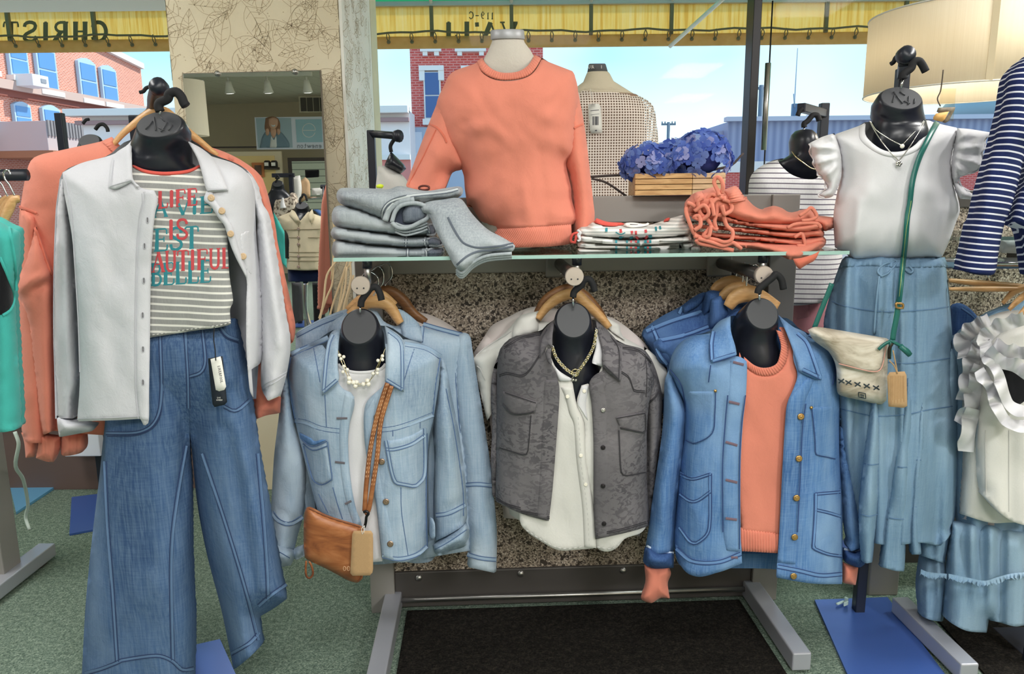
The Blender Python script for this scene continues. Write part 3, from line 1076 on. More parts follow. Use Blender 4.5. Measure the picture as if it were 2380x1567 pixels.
for px in (24, 222, 1004, 1189, 1373, 1559, 1738, 1917, 2100, 560, 740, 400):
    x = P(px, 60, YV)[0]
    box2('rib_post', (x - .012, YV - .03, vzb + .07), (x + .012, YV - .004, vzt), mfr, aw)
    tube('canopy_rib', [(x, YV - .015, vzt + .01), (x, YG + .22, zt + .86)], .012, plain('rib_white', S(226, 224, 214), .5) if px == 24 else bpy.data.materials['rib_white'], aw, 6, False)
p1, p2 = P(1682, -4, 4.7), P(1557, 108, YV - .05)
tube('brace', [p1 + (p1 - p2) * .5, p2], .013, bpy.data.materials['rib_white'], aw, 8, False)
# lacing rope with loops
rz = P(1190, 76, YV)[2]
rp = [(x, YV - .04, rz + .006 * math.sin(x * 9) + .004 * math.sin(x * 23)) for x in np.arange(vx0, vx1, .08)]
mrope = plain('lacing_rope', S(112, 100, 76), .9)
tube('rope', rp, .0065, mrope, aw, 6, False)
lz = P(1190, 96, YV)[2]
for i, x in enumerate(np.arange(vx0 + .05, vx1, .152)):
    tube('lacing_loop', [(x, YV - .04, rz + .004), (x + .012, YV - .035, (rz + lz) / 2), (x + .002, YV - .02, lz), (x - .008, YV - .03, (rz + lz) / 2), (x - .002, YV - .04, rz)], .0032, mrope, aw, 5)
    lathe('grommet', (x + .002, YV - .013, lz), (0, -1, 0), [(.012, 0), (.013, .004), (.006, .005)], mfr, aw, 10)
wl_ = []
for s, x0, x1, y0, y1, w in (('CHRISTO', -38, 250, 52, 96, 11), ("VA'LI", 1034, 1200, 52, 92, 11), ('119-C', 1090, 1148, 27, 44, 3.2)):
    wl_ += text_lines(s, x0, y0, x1 - x0, y1 - y0, .22, w, mirror=True)
stitches('lettering', wl_, flat(YV), 3, MAT['ink_grey'], aw, .0015, .0005, 6)

class Plane:
    """a facade: origin p, horizontal direction u"""
    def __init__(s, p, u):
        s.p = np.array([p[0], p[1], 0.0]); u = np.array([u[0], u[1], 0.0]); s.u = u / np.linalg.norm(u)
        s.n = np.array([s.u[1], -s.u[0], 0.0])
        if s.n @ (-s.p) < 0: s.n = -s.n
    def px(s, x, y, out=0.0):
        d = rays([(x, y)])[0]; c = np.array([0, 0, CAMH])
        t = ((s.p + s.n * out - c) @ s.n) / (d @ s.n)
        w = c + d * t
        return float((w - s.p) @ s.u), float(w[2])
    def w(s, a, z, out=0.0):
        return s.p + s.u * a + s.n * out + np.array([0, 0, z])
    def slab(s, name, a0, a1, z0, z1, o0, o1, mat, parent, bev=.0):
        c = s.w((a0 + a1) / 2, (z0 + z1) / 2, (o0 + o1) / 2)
        return box(name, c, (abs(a1 - a0), abs(o1 - o0), abs(z1 - z0)), mat, parent, math.atan2(s.u[1], s.u[0]), bev)
    def wall(s, name, poly, o0, depth, mat, parent):
        n = len(poly)
        V = [s.w(a, z, o0) for a, z in poly] + [s.w(a, z, o0 - depth) for a, z in poly]
        uv = [(a, z) for a, z in poly] * 2
        F_ = [tuple(range(n)), tuple(range(2 * n - 1, n - 1, -1))] + [(i, n + i, n + (i + 1) % n, (i + 1) % n) for i in range(n)]
        o = mesh(name, V, F_, mat, parent, False, uv)
        return o
    def poly_slab(s, name, poly, o0, o1, mat, parent):
        return s.wall(name, poly, o1, o1 - o0, mat, parent)

m_wh = plain('trim_white', S(236, 232, 226), .7)
m_wglass = plain('far_window_glass', S(96, 150, 206), .15)
m_wglass2 = plain('far_window_glass_dark', S(64, 96, 150), .15)
m_wframe = plain('far_window_frame_blue', S(178, 208, 232), .6)
br1 = m_brick('orange_red_brick', S(196, 108, 84), S(222, 138, 112), S(232, 190, 172), .12, .042)
br2 = m_brick('deep_red_brick', S(196, 76, 68), S(214, 96, 86), S(222, 150, 140), .15, .052)

def far_window(pl, px0, py0, px1, py1, parent, arch=True, frame=m_wframe, glass=None, sill=True):
    a0, zb = pl.px(px0, py1); a1, zt = pl.px(px1, py0)
    _, zb2 = pl.px(px1, py1)
    zb = (zb + zb2) / 2
    if a0 > a1: a0, a1 = a1, a0
    w = a1 - a0
    f = .09 * w
    top = [(a0 + w * t, zt - .1 * w * 0 + (.16 * w * math.sin(math.pi * t) if arch else 0)) for t in np.linspace(0, 1, 7)]
    fr = pl.poly_slab('window', [(a0, zb), (a1, zb)] + top[::-1], .01, .10, frame, parent)
    for k, (z0, z1) in enumerate(((zb + f, (zb + zt) / 2 - f * .4), ((zb + zt) / 2 + f * .4, zt - f * .6))):
        pl.slab('pane', a0 + f, a1 - f, z0, z1, .10, .115, glass or m_wglass, fr)
    if sill:
        pl.slab('window_sill', a0 - f, a1 + f, zb - .12, zb, .0, .2, m_wh, fr)
    return fr

# the long brick building on the left, receding down the side street
pr = P(337, 262, 24.0)
BL = Plane((pr[0], pr[1]), (-.10, -1.0))
bl = thing('brick_building', 'orange-red brick building with arched blue windows on the left', 'building', (pr[0], pr[1], 0))
aL, _ = BL.px(-420, 200)
_, zr = BL.px(335, 163); a2, z2 = BL.px(240, 118)
slope = (z2 - zr) / (a2 - 0)
BL.wall('brick_wall', [(0, 0), (aL, 0), (aL, zr + slope * aL * .5 + 3), (a2 * 3, z2 + slope * a2 * 2), (a2, z2), (0, zr)], 0, 6, br1, bl)
V_ = [(0, zr), (a2, z2), (a2 * 3, z2 + slope * a2 * 2)]
BL.wall('parapet', V_ + [(a, z + .16) for a, z in V_[::-1]], .12, .5, m_wh, bl)
for r in ((18, 104, 52, 178), (85, 122, 119, 210), (183, 151, 214, 231), (235, 166, 262, 240), (30, 248, 62, 300), (98, 257, 131, 322), (-60, 84, -30, 160), (-50, 235, -15, 296)):
    far_window(BL, *r, bl)
_, zl = BL.px(170, 232); zl0 = BL.px(20, 203)[1]
BL.slab('ledge', -.0, aL, zl - .05, zl + .16, 0, .18, plain('stone_ledge', S(206, 180, 168), .8), bl)
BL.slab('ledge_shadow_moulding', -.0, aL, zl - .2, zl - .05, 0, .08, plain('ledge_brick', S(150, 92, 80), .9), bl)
for (x0, y0, x1, y1) in ((22, 180, 58, 200), (105, 322, 142, 345)):
    a0, z0 = BL.px(x0, y1); a1, z1 = BL.px(x1, y0)
    ac = BL.slab('air_conditioner', a0, a1, z0, z1, .1, .6, plain('ac_white', S(230, 232, 234), .5), bl, .01)
    BL.slab('grille', min(a0, a1) + .1, (a0 + a1) / 2, z0 + .1, z1 - .08, .6, .615, plain('ac_grille', S(150, 156, 164), .6), ac)
a0, z0 = BL.px(-20, 352); a1, z1 = BL.px(78, 296)
por = BL.slab('porch', a0, a1, z0, z1, .1, 1.4, plain('porch_boards', S(206, 190, 188), .8), bl, .01)
for k in range(14):
    a = a0 + (a1 - a0) * (k + .5) / 14
    BL.slab('porch_slat', a - .03, a + .03, (z0 + z1) / 2, z1 + .02, 1.4, 1.44, plain('porch_slat', S(150, 146, 146), .8) if k == 0 else bpy.data.materials['porch_slat'], por)
BL.slab('porch_beam', a0, a1 - .3, z0 - .15, z0, .1, 1.5, plain('porch_timber', S(170, 120, 90), .8), bl)

# low beige building across the street
BB = Plane((0, 16.0), (1, 0))
bb = thing('low_building', 'low beige stucco building with white cornice across the street', 'building', (-5, 16, 0))
x0, zc = BB.px(172, 262); x1, _ = BB.px(951, 262)
zc = BB.px(500, 262)[1]
BB.wall('stucco_wall', [(x0 + .15, 0), (x1, 0), (x1, zc), (x0 + .15, zc)], 0, .9, plain('pale_stucco', S(244, 234, 230), .9), bb)
BB.slab('cornice', x0 - .1, x1, zc - .06, zc + .08, -.1, .25, m_wh, bb, .01)
BB.slab('cornice_band', x0 + .05, x1, zc - .22, zc - .14, 0, .12, plain('cornice_brown', S(170, 140, 140), .8), bb, .01)
zb2 = BB.px(900, 372)[1]
BB.slab('base_band', x0 + .15, x1, 0, zb2, 0, .05, br2, bb)
BB.slab('base_moulding', x0 + .15, x1, zb2, zb2 + .1, 0, .12, m_wh, bb)

# tall brick building behind the sweatshirt
BR = Plane((0, 17.0), (1, .0))
brb = thing('brick_storefront', 'deep red brick building with stone-capped windows behind the coral sweatshirt', 'building', (-1, 17, 0))
x0 = BR.px(955, 200)[0]; x1 = BR.px(1262, 200)[0]
zs = BR.px(1000, 296)[1]
BR.wall('brick_wall', [(x0, zs), (x1, zs), (x1, 9), (x0, 9)], 0, 4, br2, brb)
BR.wall('stone_storefront', [(x0 - .05, 0), (x1, 0), (x1, zs), (x0 - .05, zs)], .06, 4, plain('blue_grey_stone', S(176, 190, 208), .8), brb)
a, z = BR.px(963, 308); a2_, z2_ = BR.px(985, 425)
BR.slab('storefront_panel', a, a2_, z2_, z, .06, .12, plain('storefront_panel', S(206, 214, 226), .8), brb)
for (p0, p1) in ((988, 1024), (1085, 1120), (1150, 1186)):
    f = far_window(BR, p0, 168, p1, 278, brb, False, m_wh, m_wglass2)
    a0, zz = BR.px(p0 - 13, 166); a1, zz2 = BR.px(p1 + 8, 154)
    BR.slab('stone_lintel', a0, a1, zz, zz2, 0, .14, m_wh, f)
    BR.slab('lintel_foot', a0, a0 + .12, zz - .2, zz, 0, .12, m_wh, f)
    BR.slab('lintel_foot', a1 - .12, a1, zz - .2, zz, 0, .12, m_wh, f)
for (p0, p1) in ((978, 1026), (1058, 1130)):
    a0, zz = BR.px(p0, 122); a1, zz2 = BR.px(p1, 114)
    BR.slab('stone_sill', a0, a1, zz, zz2, 0, .15, m_wh, brb)
    BR.slab('sill_foot', a0 + .05, a0 + .15, zz - .08, zz, 0, .12, m_wh, brb)
    BR.slab('sill_foot', a1 - .15, a1 - .05, zz - .08, zz, 0, .12, m_wh, brb)

# grey metal warehouse on the right
BW = Plane((0, 22.0), (1, 0))
bw = thing('metal_warehouse', 'grey corrugated metal warehouse beyond the street on the right', 'building', (10, 22, 0))
def m_corr():
    t = NT('corrugated_grey')
    sp = t.new('SeparateXYZ'); t.l.new(t.coord(), sp.inputs[0])
    s = t.math('SINE', t.math('MULTIPLY', sp.outputs[0], 30))
    t.color(t.mix(t.math('MULTIPLY_ADD', s, .5, .5), S(128, 138, 168), S(156, 164, 190))).set(Roughness=.6)
    return t.m
x0 = BW.px(1692, 300)[0]; x1 = BW.px(2500, 300)[0]; zt_ = BW.px(1800, 282)[1]; zb_ = BW.px(1800, 375)[1]
BW.wall('metal_wall', [(x0, zb_), (x1, zb_), (x1, zt_), (x0, zt_)], 0, 8, m_corr(), bw)
BW.slab('roof_edge', x0 - .1, x1, zt_, zt_ + .12, -.1, .2, plain('roof_edge_grey', S(190, 196, 210), .6), bw)
xa = BW.px(1500, 300)[0]
zg = BW.px(1600, 316)[1]
BW.wall('shed_wall', [(xa, 0), (x0, 0), (x0, zt_ - .2), (xa, BW.px(1560, 336)[1])], -.5, 6, plain('shed_grey', S(176, 182, 202), .7), bw)
BW.slab('concrete_band', xa, x1, zb_ - .3, zb_, 0, .1, m_wh, bw)
BW.wall('brick_base', [(xa, 0), (x1, 0), (x1, zb_ - .3), (xa, zb_ - .3)], .05, 4, br2, bw)
BW.slab('roof_unit', BW.px(1935, 280)[0], BW.px(1942, 280)[0], zt_, zt_ + .35, -2, -1.7, m_wh, bw)
# curved green roof beyond
gp = P(2262, 279, 26.0)
gr = loft('round_roof', [((gp[0] + 1.5, 26, gp[2]), 2.6, 2.6, 0), ((gp[0] + 1.5, 26, gp[2] + .6), 2.2, 2.2, 0), ((gp[0] + 1.5, 26, gp[2] + 1.0), .4, .4, 0)], plain('grey_green_roof', S(150, 172, 172), .5), None, 24)
tag(gr, 'grey-green curved roof far off under the lamp shade', 'roof')

def utility_pole(label, px, py_top, Y, arm_px, r):
    t = thing('utility_pole', label, 'utility pole', (P(px, py_top, Y)[0], Y, -.12), 'utility poles beyond the street')
    top = P(px, py_top, Y)
    mw = bpy.data.materials.get('pole_wood') or plain('pole_wood', S(112, 128, 140), .9)
    tube('pole', [(top[0], Y, -.12), tuple(top)], r, mw, t, 10, False)
    w = arm_px / FPX * Y
    box('crossarm', (top[0], Y, top[2] - .12), (w, .1, .1), mw, t)
    for k in (-.45, -.25, .25, .45):
        lathe('insulator', (top[0] + w * k, Y, top[2] - .07), (0, 0, 1), [(.03, 0), (.04, .05), (.02, .12)], mw, t, 8)
    return t
utility_pole('tall wooden utility pole right of the black window bar', 1770, 198, 31.5, 36, .09)
utility_pole('short distant utility pole above the hydrangeas', 1554, 284, 45, 32, .09)
an = thing('radio_mast', 'thin radio mast standing behind the grey warehouse', 'mast', (P(1851, 115, 34)[0], 34, 0))
t0 = P(1854, 112, 34)
tube('mast', [(t0[0], 34, 0), tuple(t0)], [.05, .018], plain('mast_grey', S(150, 168, 184), .6), an, 8, False)
box('equipment_box', P(1848, 258, 34), (.28, .2, .6), plain('mast_box', S(90, 120, 150), .6), an)
tube('side_antenna', [P(1845, 218, 33.9), P(1847, 250, 33.9)], .03, bpy.data.materials['mast_grey'], an, 6, False)
# ------------------------------------------------------------------ the centre display unit
PHI = math.radians(2.4)
FXP = Plane((.15, 2.22), (math.cos(PHI), math.sin(PHI)))
fx = thing('display_unit', 'grey steel display unit with aggregate stone back panel in the centre', 'display unit', tuple(FXP.w(0, 0)))
mf, mfd = MAT['fixture'], MAT['fixture_dk']
sL0 = FXP.px(845, 1000)[0]; sL1 = FXP.px(903, 1000)[0]
sR0 = FXP.px(1762, 1000)[0]; sR1 = FXP.px(1822, 1000)[0]
ztop = FXP.px(1600, 454)[1]
FXP.slab('post', sL0, sL1, .0, ztop, -.08, .02, mf, fx, .003)
FXP.slab('post', sR0, sR1, .0, ztop, -.08, .02, mf, fx, .003)
zb0 = FXP.px(1600, 515)[1]
FXP.slab('top_bar', sL1, sR0, zb0, ztop, -.07, .01, mf, fx, .003)
zm1 = FXP.px(1400, 596)[1]; zm0 = FXP.px(1400, 630)[1]
FXP.slab('mid_bar', sL1, sR0, zm0, zm1, -.03, .012, mf, fx, .003)
zs0 = FXP.px(1330, 1316)[1]
st = FXP.slab('stone_panel', sL1, sR0, zs0, zb0, -.05, .0, MAT['stone'], fx, .002)
zk0 = FXP.px(1330, 1396)[1]
FXP.slab('kick_panel', sL1, sR0, zk0, zs0, -.04, .008, mfd, fx, .003)
zr_ = FXP.px(1330, 1374)[1]
pa, pb = FXP.w(sL1, zr_, .022), FXP.w(sR0, zr_, .022)
tube('lower_rail', [pa, pb], .008, MAT['steel'], fx, 10, False)
for px, py in ((974, 1340), (1210, 1330), (1447, 1323)):
    s_, z_ = FXP.px(px, py)
    lathe('screw', FXP.w(s_, z_, .008), FXP.n, [(.011, 0), (.011, .004), (.006, .008), (.001, .009)], MAT['steel'], fx, 14)
lL = FXP.px(900, 1396)[0]
for (s0, out) in ((FXP.px(925, 1396)[0] - .012, .62), (FXP.px(1742, 1380)[0], .40)):
    FXP.slab('foot_bar', s0 - .026, s0 + .026, .012, .065, -.02, out, MAT['foot'], fx, .004)
    for o_ in (.06, out - .05):
        FXP.slab('glide', s0 - .02, s0 + .02, 0, .012, o_ - .02, o_ + .02, mfd, fx, .002)
mt = FXP.slab('dark_floor_sheet', FXP.px(925, 1396)[0] + .03, FXP.px(1742, 1380)[0] - .04, 0, .008, .02, .62, MAT['carpet_dark'], None, .003)  # thin dark carpet-textured sheet between the feet
tag(mt, 'thin black carpet-textured sheet on the floor between the feet of the centre display', 'mat')

# straight arms carrying the hanging clothes, with the glass shelf on top of them
ARM = []
for i, (bx, by, fxp, fyp, side) in enumerate(((915, 616, 838, 664, 'left'), (1312, 612, 1335, 643, 'middle'), (1668, 612, 1776, 640, 'right'))):
    s_, z_ = FXP.px(fxp, fyp, .36)
    zz = z_
    s_b = s_
    t = thing('faceout_rail', 'round steel clothes arm at the %s of the centre display' % side, 'clothes rail', tuple(FXP.w(s_, zz, 0)))
    a = FXP.w(s_b, zz, .01); b = FXP.w(s_, zz, .36)
    tube('bar', [a, b], .0165, plain('arm_dark_steel', S(96, 92, 92), .35, .6) if i == 0 else bpy.data.materials['arm_dark_steel'], t, 16, False)
    lathe('end_cap', b, FXP.n, [(.0225, -.012), (.0235, 0), (.022, .003), (.0, .0035)], plain('cap_steel', S(200, 186, 176), .5, .5) if i == 0 else bpy.data.materials['cap_steel'], t, 28, False)
    for k in (-.008, .008):
        lathe('screw', FXP.w(s_ + k, zz - .006, .364), FXP.n, [(.002, 0), (.002, .001), (.001, .0015)], MAT['form'], t, 8)
    box('bracket', FXP.w(s_b - .004, zz + .005, .016), (.075, .012, .09), mf, t, PHI, .02)
    zg_ = 1.142
    tube('shelf_pin', [FXP.w(s_ + .012, zz, .315), FXP.w(s_ + .012, zg_ - .012, .315)], .0085, MAT['steel'], t, 12, False)
    tube('pin_cap', [FXP.w(s_ + .012, zg_ - .022, .315), FXP.w(s_ + .012, zg_ - .0005, .315)], .0125, MAT['form'], t, 12, False)
    ARM.append((s_, zz))
ZG = 1.142            # underside of the glass
gs0 = FXP.px(775, 610, .37)[0]; gs1 = FXP.px(1975, 580, .37)[0]
gl = thing('glass_shelf', 'clear glass shelf with green edge across the centre display', 'shelf', tuple(FXP.w((gs0 + gs1) / 2, ZG, .2)))
FXP.slab('glass_sheet', gs0, gs1, ZG, ZG + .009, .03, .368, MAT['shelf_glass'], gl, 0)
FXP.slab('polished_edge', gs0, gs1, ZG, ZG + .009, .368, .37, MAT['glass_edge'], gl, 0)
ZS = ZG + .0095
# ------------------------------------------------------------------ shared builders for forms, hangers, seams
def seam(lines, depth, dk, lt, parent, off=.002, w=7, name='seam_stitching', dw=2.2, dash=None):
    """a felled seam: pale ridge with a dark line of stitching on both sides"""
    if lt is not None:
        stitches('seam_ridge', [(l, w) for l in lines], depth, w, lt, parent, off, .0012, 9)
    dl = []
    for l in lines:
        c = resample(smooth(l, corner=60) if len(l) > 2 else l, 8)
        dl += [offset_line(c, -w * .45), offset_line(c, w * .45)] if lt is not None else [c]
    return stitches(name, [(l, dw) for l in dl], depth, dw, dk, parent, off + .0012, .0006, 9, dash)

def hook_px(name, path, Y, r, mat, parent):
    return ptube(name, path, Y, r, mat, parent, 10)

def torso_form(label, cap, head, chest, Y, hook=None, shank=None, tilt=62, group=None, emboss=False, capY=-.05, foam=.0085):
    """black hanging torso form: slanted oval neck face, neck, chest; foam-covered hook"""
    cx, cy, rx, ry = cap
    base = P(chest[-1][0], chest[-1][1], Y)
    t = thing('torso_form', label, 'torso form', tuple(base), group)
    k = Y / FPX
    c = P(cx, cy, Y + capY)
    ax = math.radians(tilt)
    r2 = ry * k / (math.sin(ax + PITCH * .6)) 
    nrm = np.array([0, -math.sin(ax), math.cos(ax)])
    hx, hy, hr, hd = head
    ch = P(hx, hy, Y)
    rings = [(c + nrm * .002, rx * k * .95, r2 * .95, tilt), (c, rx * k, r2, tilt), (c - nrm * .006, rx * k * 1.07, r2 * 1.06, tilt),
             (c * .5 + ch * .5 + np.array([0, .01, 0]), (rx * .35 + hr * .7) * k, (r2 * .55 + hd * .5), tilt * .62), (ch, hr * k, hd, 18)]
    for (x, y, r, d, yf) in chest:
        rings.append(((P(x, y, Y)[0], yf + d, P(x, y, Y)[2]), r * k, d, 0))
    loft('neck_and_chest', rings, MAT['form'], t, 40, False, True)
    loft('neck_face', [(c + nrm * .0015, rx * k * .955, r2 * .955, tilt), (c + nrm * .0035, rx * k * .93, r2 * .93, tilt)], MAT['form_face'], t, 40, False, True, flatcap=True)
    if emboss:
        ln = []
        for a, b in (((-.5, .4), (-.3, -.2)), ((-.3, -.5), (-.05, .5)), ((.05, .3), (.3, .5)), ((.35, -.1), (.2, .6)), ((.6, .1), (.5, .5)), ((0, -.5), (.2, -.2))):
            pts = []
            for q_ in (a, b):
                pts.append(c + nrm * .0045 + np.array([rx * k * q_[0], 0, 0]) - np.array([0, math.cos(ax), math.sin(ax)]) * r2 * q_[1])
            ln.append(pts)
        for p_ in ln:
            tube('embossed_stroke', p_, .0016, MAT['form_face'], t, 5, False)
    if shank:
        ptube('hook_shank', shank, Y + capY, .0028, MAT['chrome'], t, 8)
    if hook:
        ptube('foam_hook', hook, [Y + capY] * len(hook), foam, MAT['hook_foam'], t, 10)
    return t

def hanger(label, path, Y, group=None, wmax=26, mat=None, hook=None, r_=.0022, lean=0.0):
    """wooden hanger: a shaped bar along a px path, with a wire hook"""
    p = np.array(path, float)
    mid = P(p[len(p) // 2][0], p[len(p) // 2][1], Y)
    t = thing('wooden_hanger', label, 'hanger', tuple(mid), group)
    c = resample(smooth(path, corner=100), 6)
    s = np.linspace(-1, 1, len(c))
    w = wmax * (.62 + .38 * np.cos(s * math.pi / 2))
    Yd = lambda xy: Y + lean * (xy[:, 0] - p[len(p) // 2][0])
    e1, e2 = offset_line(c, -w / 2), offset_line(c, w / 2)
    V, Fc, uv = band_vf(e1, e2, Yd, 0, .009, 6, 4, .009, False)
    mesh('bar', V, Fc, mat or MAT['wood_hanger'], t, True, uv)
    if hook:
        ptube('wire_hook', hook, Y, r_, MAT['chrome'], t, 8)
    return t

def hook_shape(x, y, top, w, flip=1):
    """wire hook: shank at x,y rising to a crook of width w whose top is at y=top"""
    r = w / 2
    pts = [(x, y), (x, top + r * 1.6)]
    for a in range(200, -20, -22):
        aa = math.radians(a)
        pts.append((x + flip * (-r * .0 + r * math.cos(aa) + 0), top + r - r * math.sin(aa)))
    return pts

def button(px, py, depth, r, mat, parent, name='button', off=.003, rim=True):
    Y = float(depth(np.array([(px, py)]))[0]) - off
    c = P(px, py, Y)
    return lathe(name, c, (0, -1, .12), [(r * .8, -.002), (r, 0), (r, .0015), (r * .75, .0028), (r * .5, .0018), (r * .3, .0024), (.0003, .0026)] if rim else [(r, 0), (r, .001), (r * .5, .002), (.0003, .0022)], mat, parent, 16)

def ribbed_band(name, e1, e2, depth, off, thick, mat, parent, rib=6.5, amp=.0018, m=6):
    """knitted ribbing: a band whose surface really waves"""
    return band(name, e1, e2, depth, off, thick, mat, parent, rib / 4, m, .001, True, amp, 4)

def wrap_depth(body, d):
    return lambda xy: body.depth(xy) + d
# ------------------------------------------------------------------ light-wash denim outfit (left of centre)
KD, KL = MAT['denim_light_dk'], MAT['denim_light_lt']
YJ = 1.93
sil = q(A_, "205,60 320,15 420,-60 500,-95 800,-115 930,-40 1080,20 1150,75 1140,250 1105,480 1070,700 1065,1285 990,1345 900,1372 770,1345 400,1300 300,1030 290,760 230,480 190,200")
LDB = Body(sil, YJ, .115, 110, .05, folds=[(690, 870, 705, 1130, 16, -.008), (985, 980, 1000, 1250, 14, -.006), (740, 1010, 800, 1230, 10, .004)], seed=3, hem=.8)
ld = thing('denim_jacket', 'light blue denim jacket on black form with a tan crossbody bag', 'jacket', tuple(P(850, 1320, YJ)))
d_ = LDB.depth
mL = MAT['denim_light']
# back
V, F_, _ = (lambda t: (t[0], t[1], t[2]))(triangulate(LDB.poly, 16))
Bk = PP(V, YJ); Bk[:, 1] += .05 * LDB.g(V)
mesh('back_panel', Bk, F_, mL, ld, True)
sheet('front_panel', q(A_, "405,5 500,150 505,240 540,285 590,310 605,380 570,520 565,650 580,850 610,1020 650,1130 640,1215 420,1200 360,1000 300,760 232,480 190,210 205,60 300,20"), d_, .0, .005, mL, ld)
sheet('front_panel', q(A_, "800,0 930,-30 1080,20 1150,75 1135,250 1105,450 1068,640 1060,1000 1065,1285 990,1345 900,1372 775,1342 745,1050 720,900 680,700 665,560 665,430 690,350 800,240 800,120"), d_, .0, .005, mL, ld)
# plackets
band('placket', q(A_, "605,330 572,520 566,650 581,850 611,1020 650,1130"), q(A_, "540,300 508,500 505,650 520,850 556,1020 600,1150"), d_, .004, .004, mL, ld)
band('placket', q(A_, "668,430 668,560 683,700 722,900 748,1050 775,1335"), q(A_, "735,330 740,560 765,800 800,1000 850,1200 860,1360"), d_, .004, .004, mL, ld)
# sleeves
SL = Body(q(A_, "205,62 192,200 232,480 296,720 305,900 288,1060 255,1180 225,1300 120,1275 70,1240 75,1100 85,950 100,700 130,450 150,250 180,120"), YJ + .01, .062, 46, .045, folds=[(110, 0, 111, 1, 1, 0), (640, 1180, 690, 1215, 10, -.006), (650, 1120, 660, 1050, 14, .006)], seed=5, hem=.8)
shell('sleeve', SL, mL, ld)
SR = Body(q(A_, "1148,72 1185,150 1210,300 1260,550 1300,850 1310,1000 1302,1120 1200,1195 1108,1240 1100,1000 1106,700 1098,500 1125,250"), YJ + .012, .06, 42, .045, folds=[(1040, 960, 1060, 1180, 12, .006), (1020, 1200, 1080, 1160, 12, -.008)], seed=6, hem=.8)
shell('sleeve', SR, mL, ld)
c1 = Body(q(A_, "50,1235 110,1235 215,1285 232,1330 205,1390 120,1403 72,1400 40,1330 35,1275"), YJ - .0, .07, 32, .05, seed=7)
shell('rolled_cuff', c1, mL, ld, step=6)
shell('rolled_cuff', Body(q(A_, "225,1285 282,1262 292,1330 240,1358 215,1340"), YJ, .05, 20, .04), mL, ld, step=6)
c2 = Body(q(A_, "1095,1265 1150,1225 1300,1122 1325,1160 1320,1240 1290,1275 1200,1302 1150,1328 1110,1312"), YJ - .0, .075, 30, .05, seed=8)
shell('rolled_cuff', c2, mL, ld, step=6)
seam([q(A_, "50,1290 120,1300 200,1345"), ], c1.depth, KD, None, ld, .001, 3)
seam([q(A_, "1110,1290 1200,1240 1310,1165")], c2.depth, KD, None, ld, .001, 3)
seam([q(A_, "85,1055 130,1110 200,1130 280,1085")], SL.depth, KD, KL, ld, .001, 9)
seam([q(A_, "1115,1075 1200,1062 1302,1008")], SR.depth, KD, KL, ld, .001, 9)
seam([q(A_, "1180,280 1235,560 1285,900 1290,1080")], SR.depth, KD, None, ld, .001, 4)
# collar
sheet('collar', q(A_, "400,324 503,236 500,135 505,0 520,-100 460,-75 432,0 412,135"), d_, .010, .007, mL, ld, 8, 6)
sheet('collar', q(A_, "793,-118 908,-32 920,100 917,303 795,236 800,130 812,0"), d_, .010, .007, mL, ld, 8, 6)
seam([q(A_, "408,300 495,225"), q(A_, "412,290 425,130 445,0 470,-60")], d_, KD, KL, ld, .017, 7)
seam([q(A_, "905,285 805,225"), q(A_, "905,285 905,100 893,-15 820,-80")], d_, KD, KL, ld, .017, 7)
# seams of the fronts
seam([q(A_, "228,480 300,490 400,530 560,552"), q(A_, "760,540 850,530 950,500 1100,440"), q(A_, "205,65 330,10 440,-40"), q(A_, "1145,80 1050,25 920,0")], d_, KD, KL, ld, .004, 11)
seam([q(A_, "350,25 375,160 390,240"), q(A_, "420,320 425,420 430,525"), q(A_, "980,30 950,120 915,230"), q(A_, "1145,85 1115,250 1095,460"), q(A_, "205,80 190,220 230,470"),
      q(A_, "380,940 440,1060"), q(A_, "470,900 500,1010 530,1100"), q(A_, "895,900 900,1060 940,1330"), q(A_, "1060,560 1055,1000 1062,1280"), q(A_, "845,540 845,580"), q(A_, "1015,480 1015,530")], d_, KD, None, ld, .004, 4, dw=3)
seam([q(A_, "780,1330 880,1350 990,1325 1060,1270")], d_, KD, KL, ld, .005, 9)
# pockets
pk = sheet('pocket', q(A_, "255,560 270,600 340,640 430,605 450,700 470,855 400,890 345,860 320,780 290,680"), d_, .004, .005, mL, ld, 6, 6)
sheet('pocket_mouth', q(A_, "258,555 330,590 355,610 400,600 430,602 345,636 270,600"), d_, .007, .002, MAT['denim_mid'], pk, 4, 5)
seam([q(A_, "275,602 340,645 432,610"), q(A_, "280,625 345,668 436,640"), q(A_, "435,615 466,850 402,884 348,858 322,785 285,640")], d_, KD, None, pk, .0105, 4, dw=3)
pk = sheet('pocket', q(A_, "795,600 850,600 960,570 1050,520 1052,640 1050,830 990,905 855,880 830,800"), d_, .004, .006, mL, ld, 6, 6)
seam([q(A_, "800,660 850,662 960,630 1050,570"), q(A_, "802,606 838,800 862,872 988,895 1044,822 1046,530")], d_, KD, KL, pk, .0105, 7)
# buttons and buttonholes
for x, y in ((746, 458), (776, 738), (803, 990), (830, 1255)):
    bx, by = q(A_, '%d,%d' % (x, y))[0]
    button(bx, by, d_, .0082, MAT['copper'], ld, off=.0105)
for l in ("492,466 560,466", "482,740 545,748", "545,1005 585,985"):
    stitches('buttonhole', [q(A_, l)], d_, 5, plain('buttonhole_brown', S(104, 100, 108), .9) if 'buttonhole_brown' not in bpy.data.materials else bpy.data.materials['buttonhole_brown'], ld, .009, .001)
# rolled tab under the right sleeve
sheet('sleeve_tab', q(A_, "1070,1085 1095,1090 1110,1130 1112,1220 1090,1225 1068,1190"), d_, .006, .006, mL, ld, 6, 6)

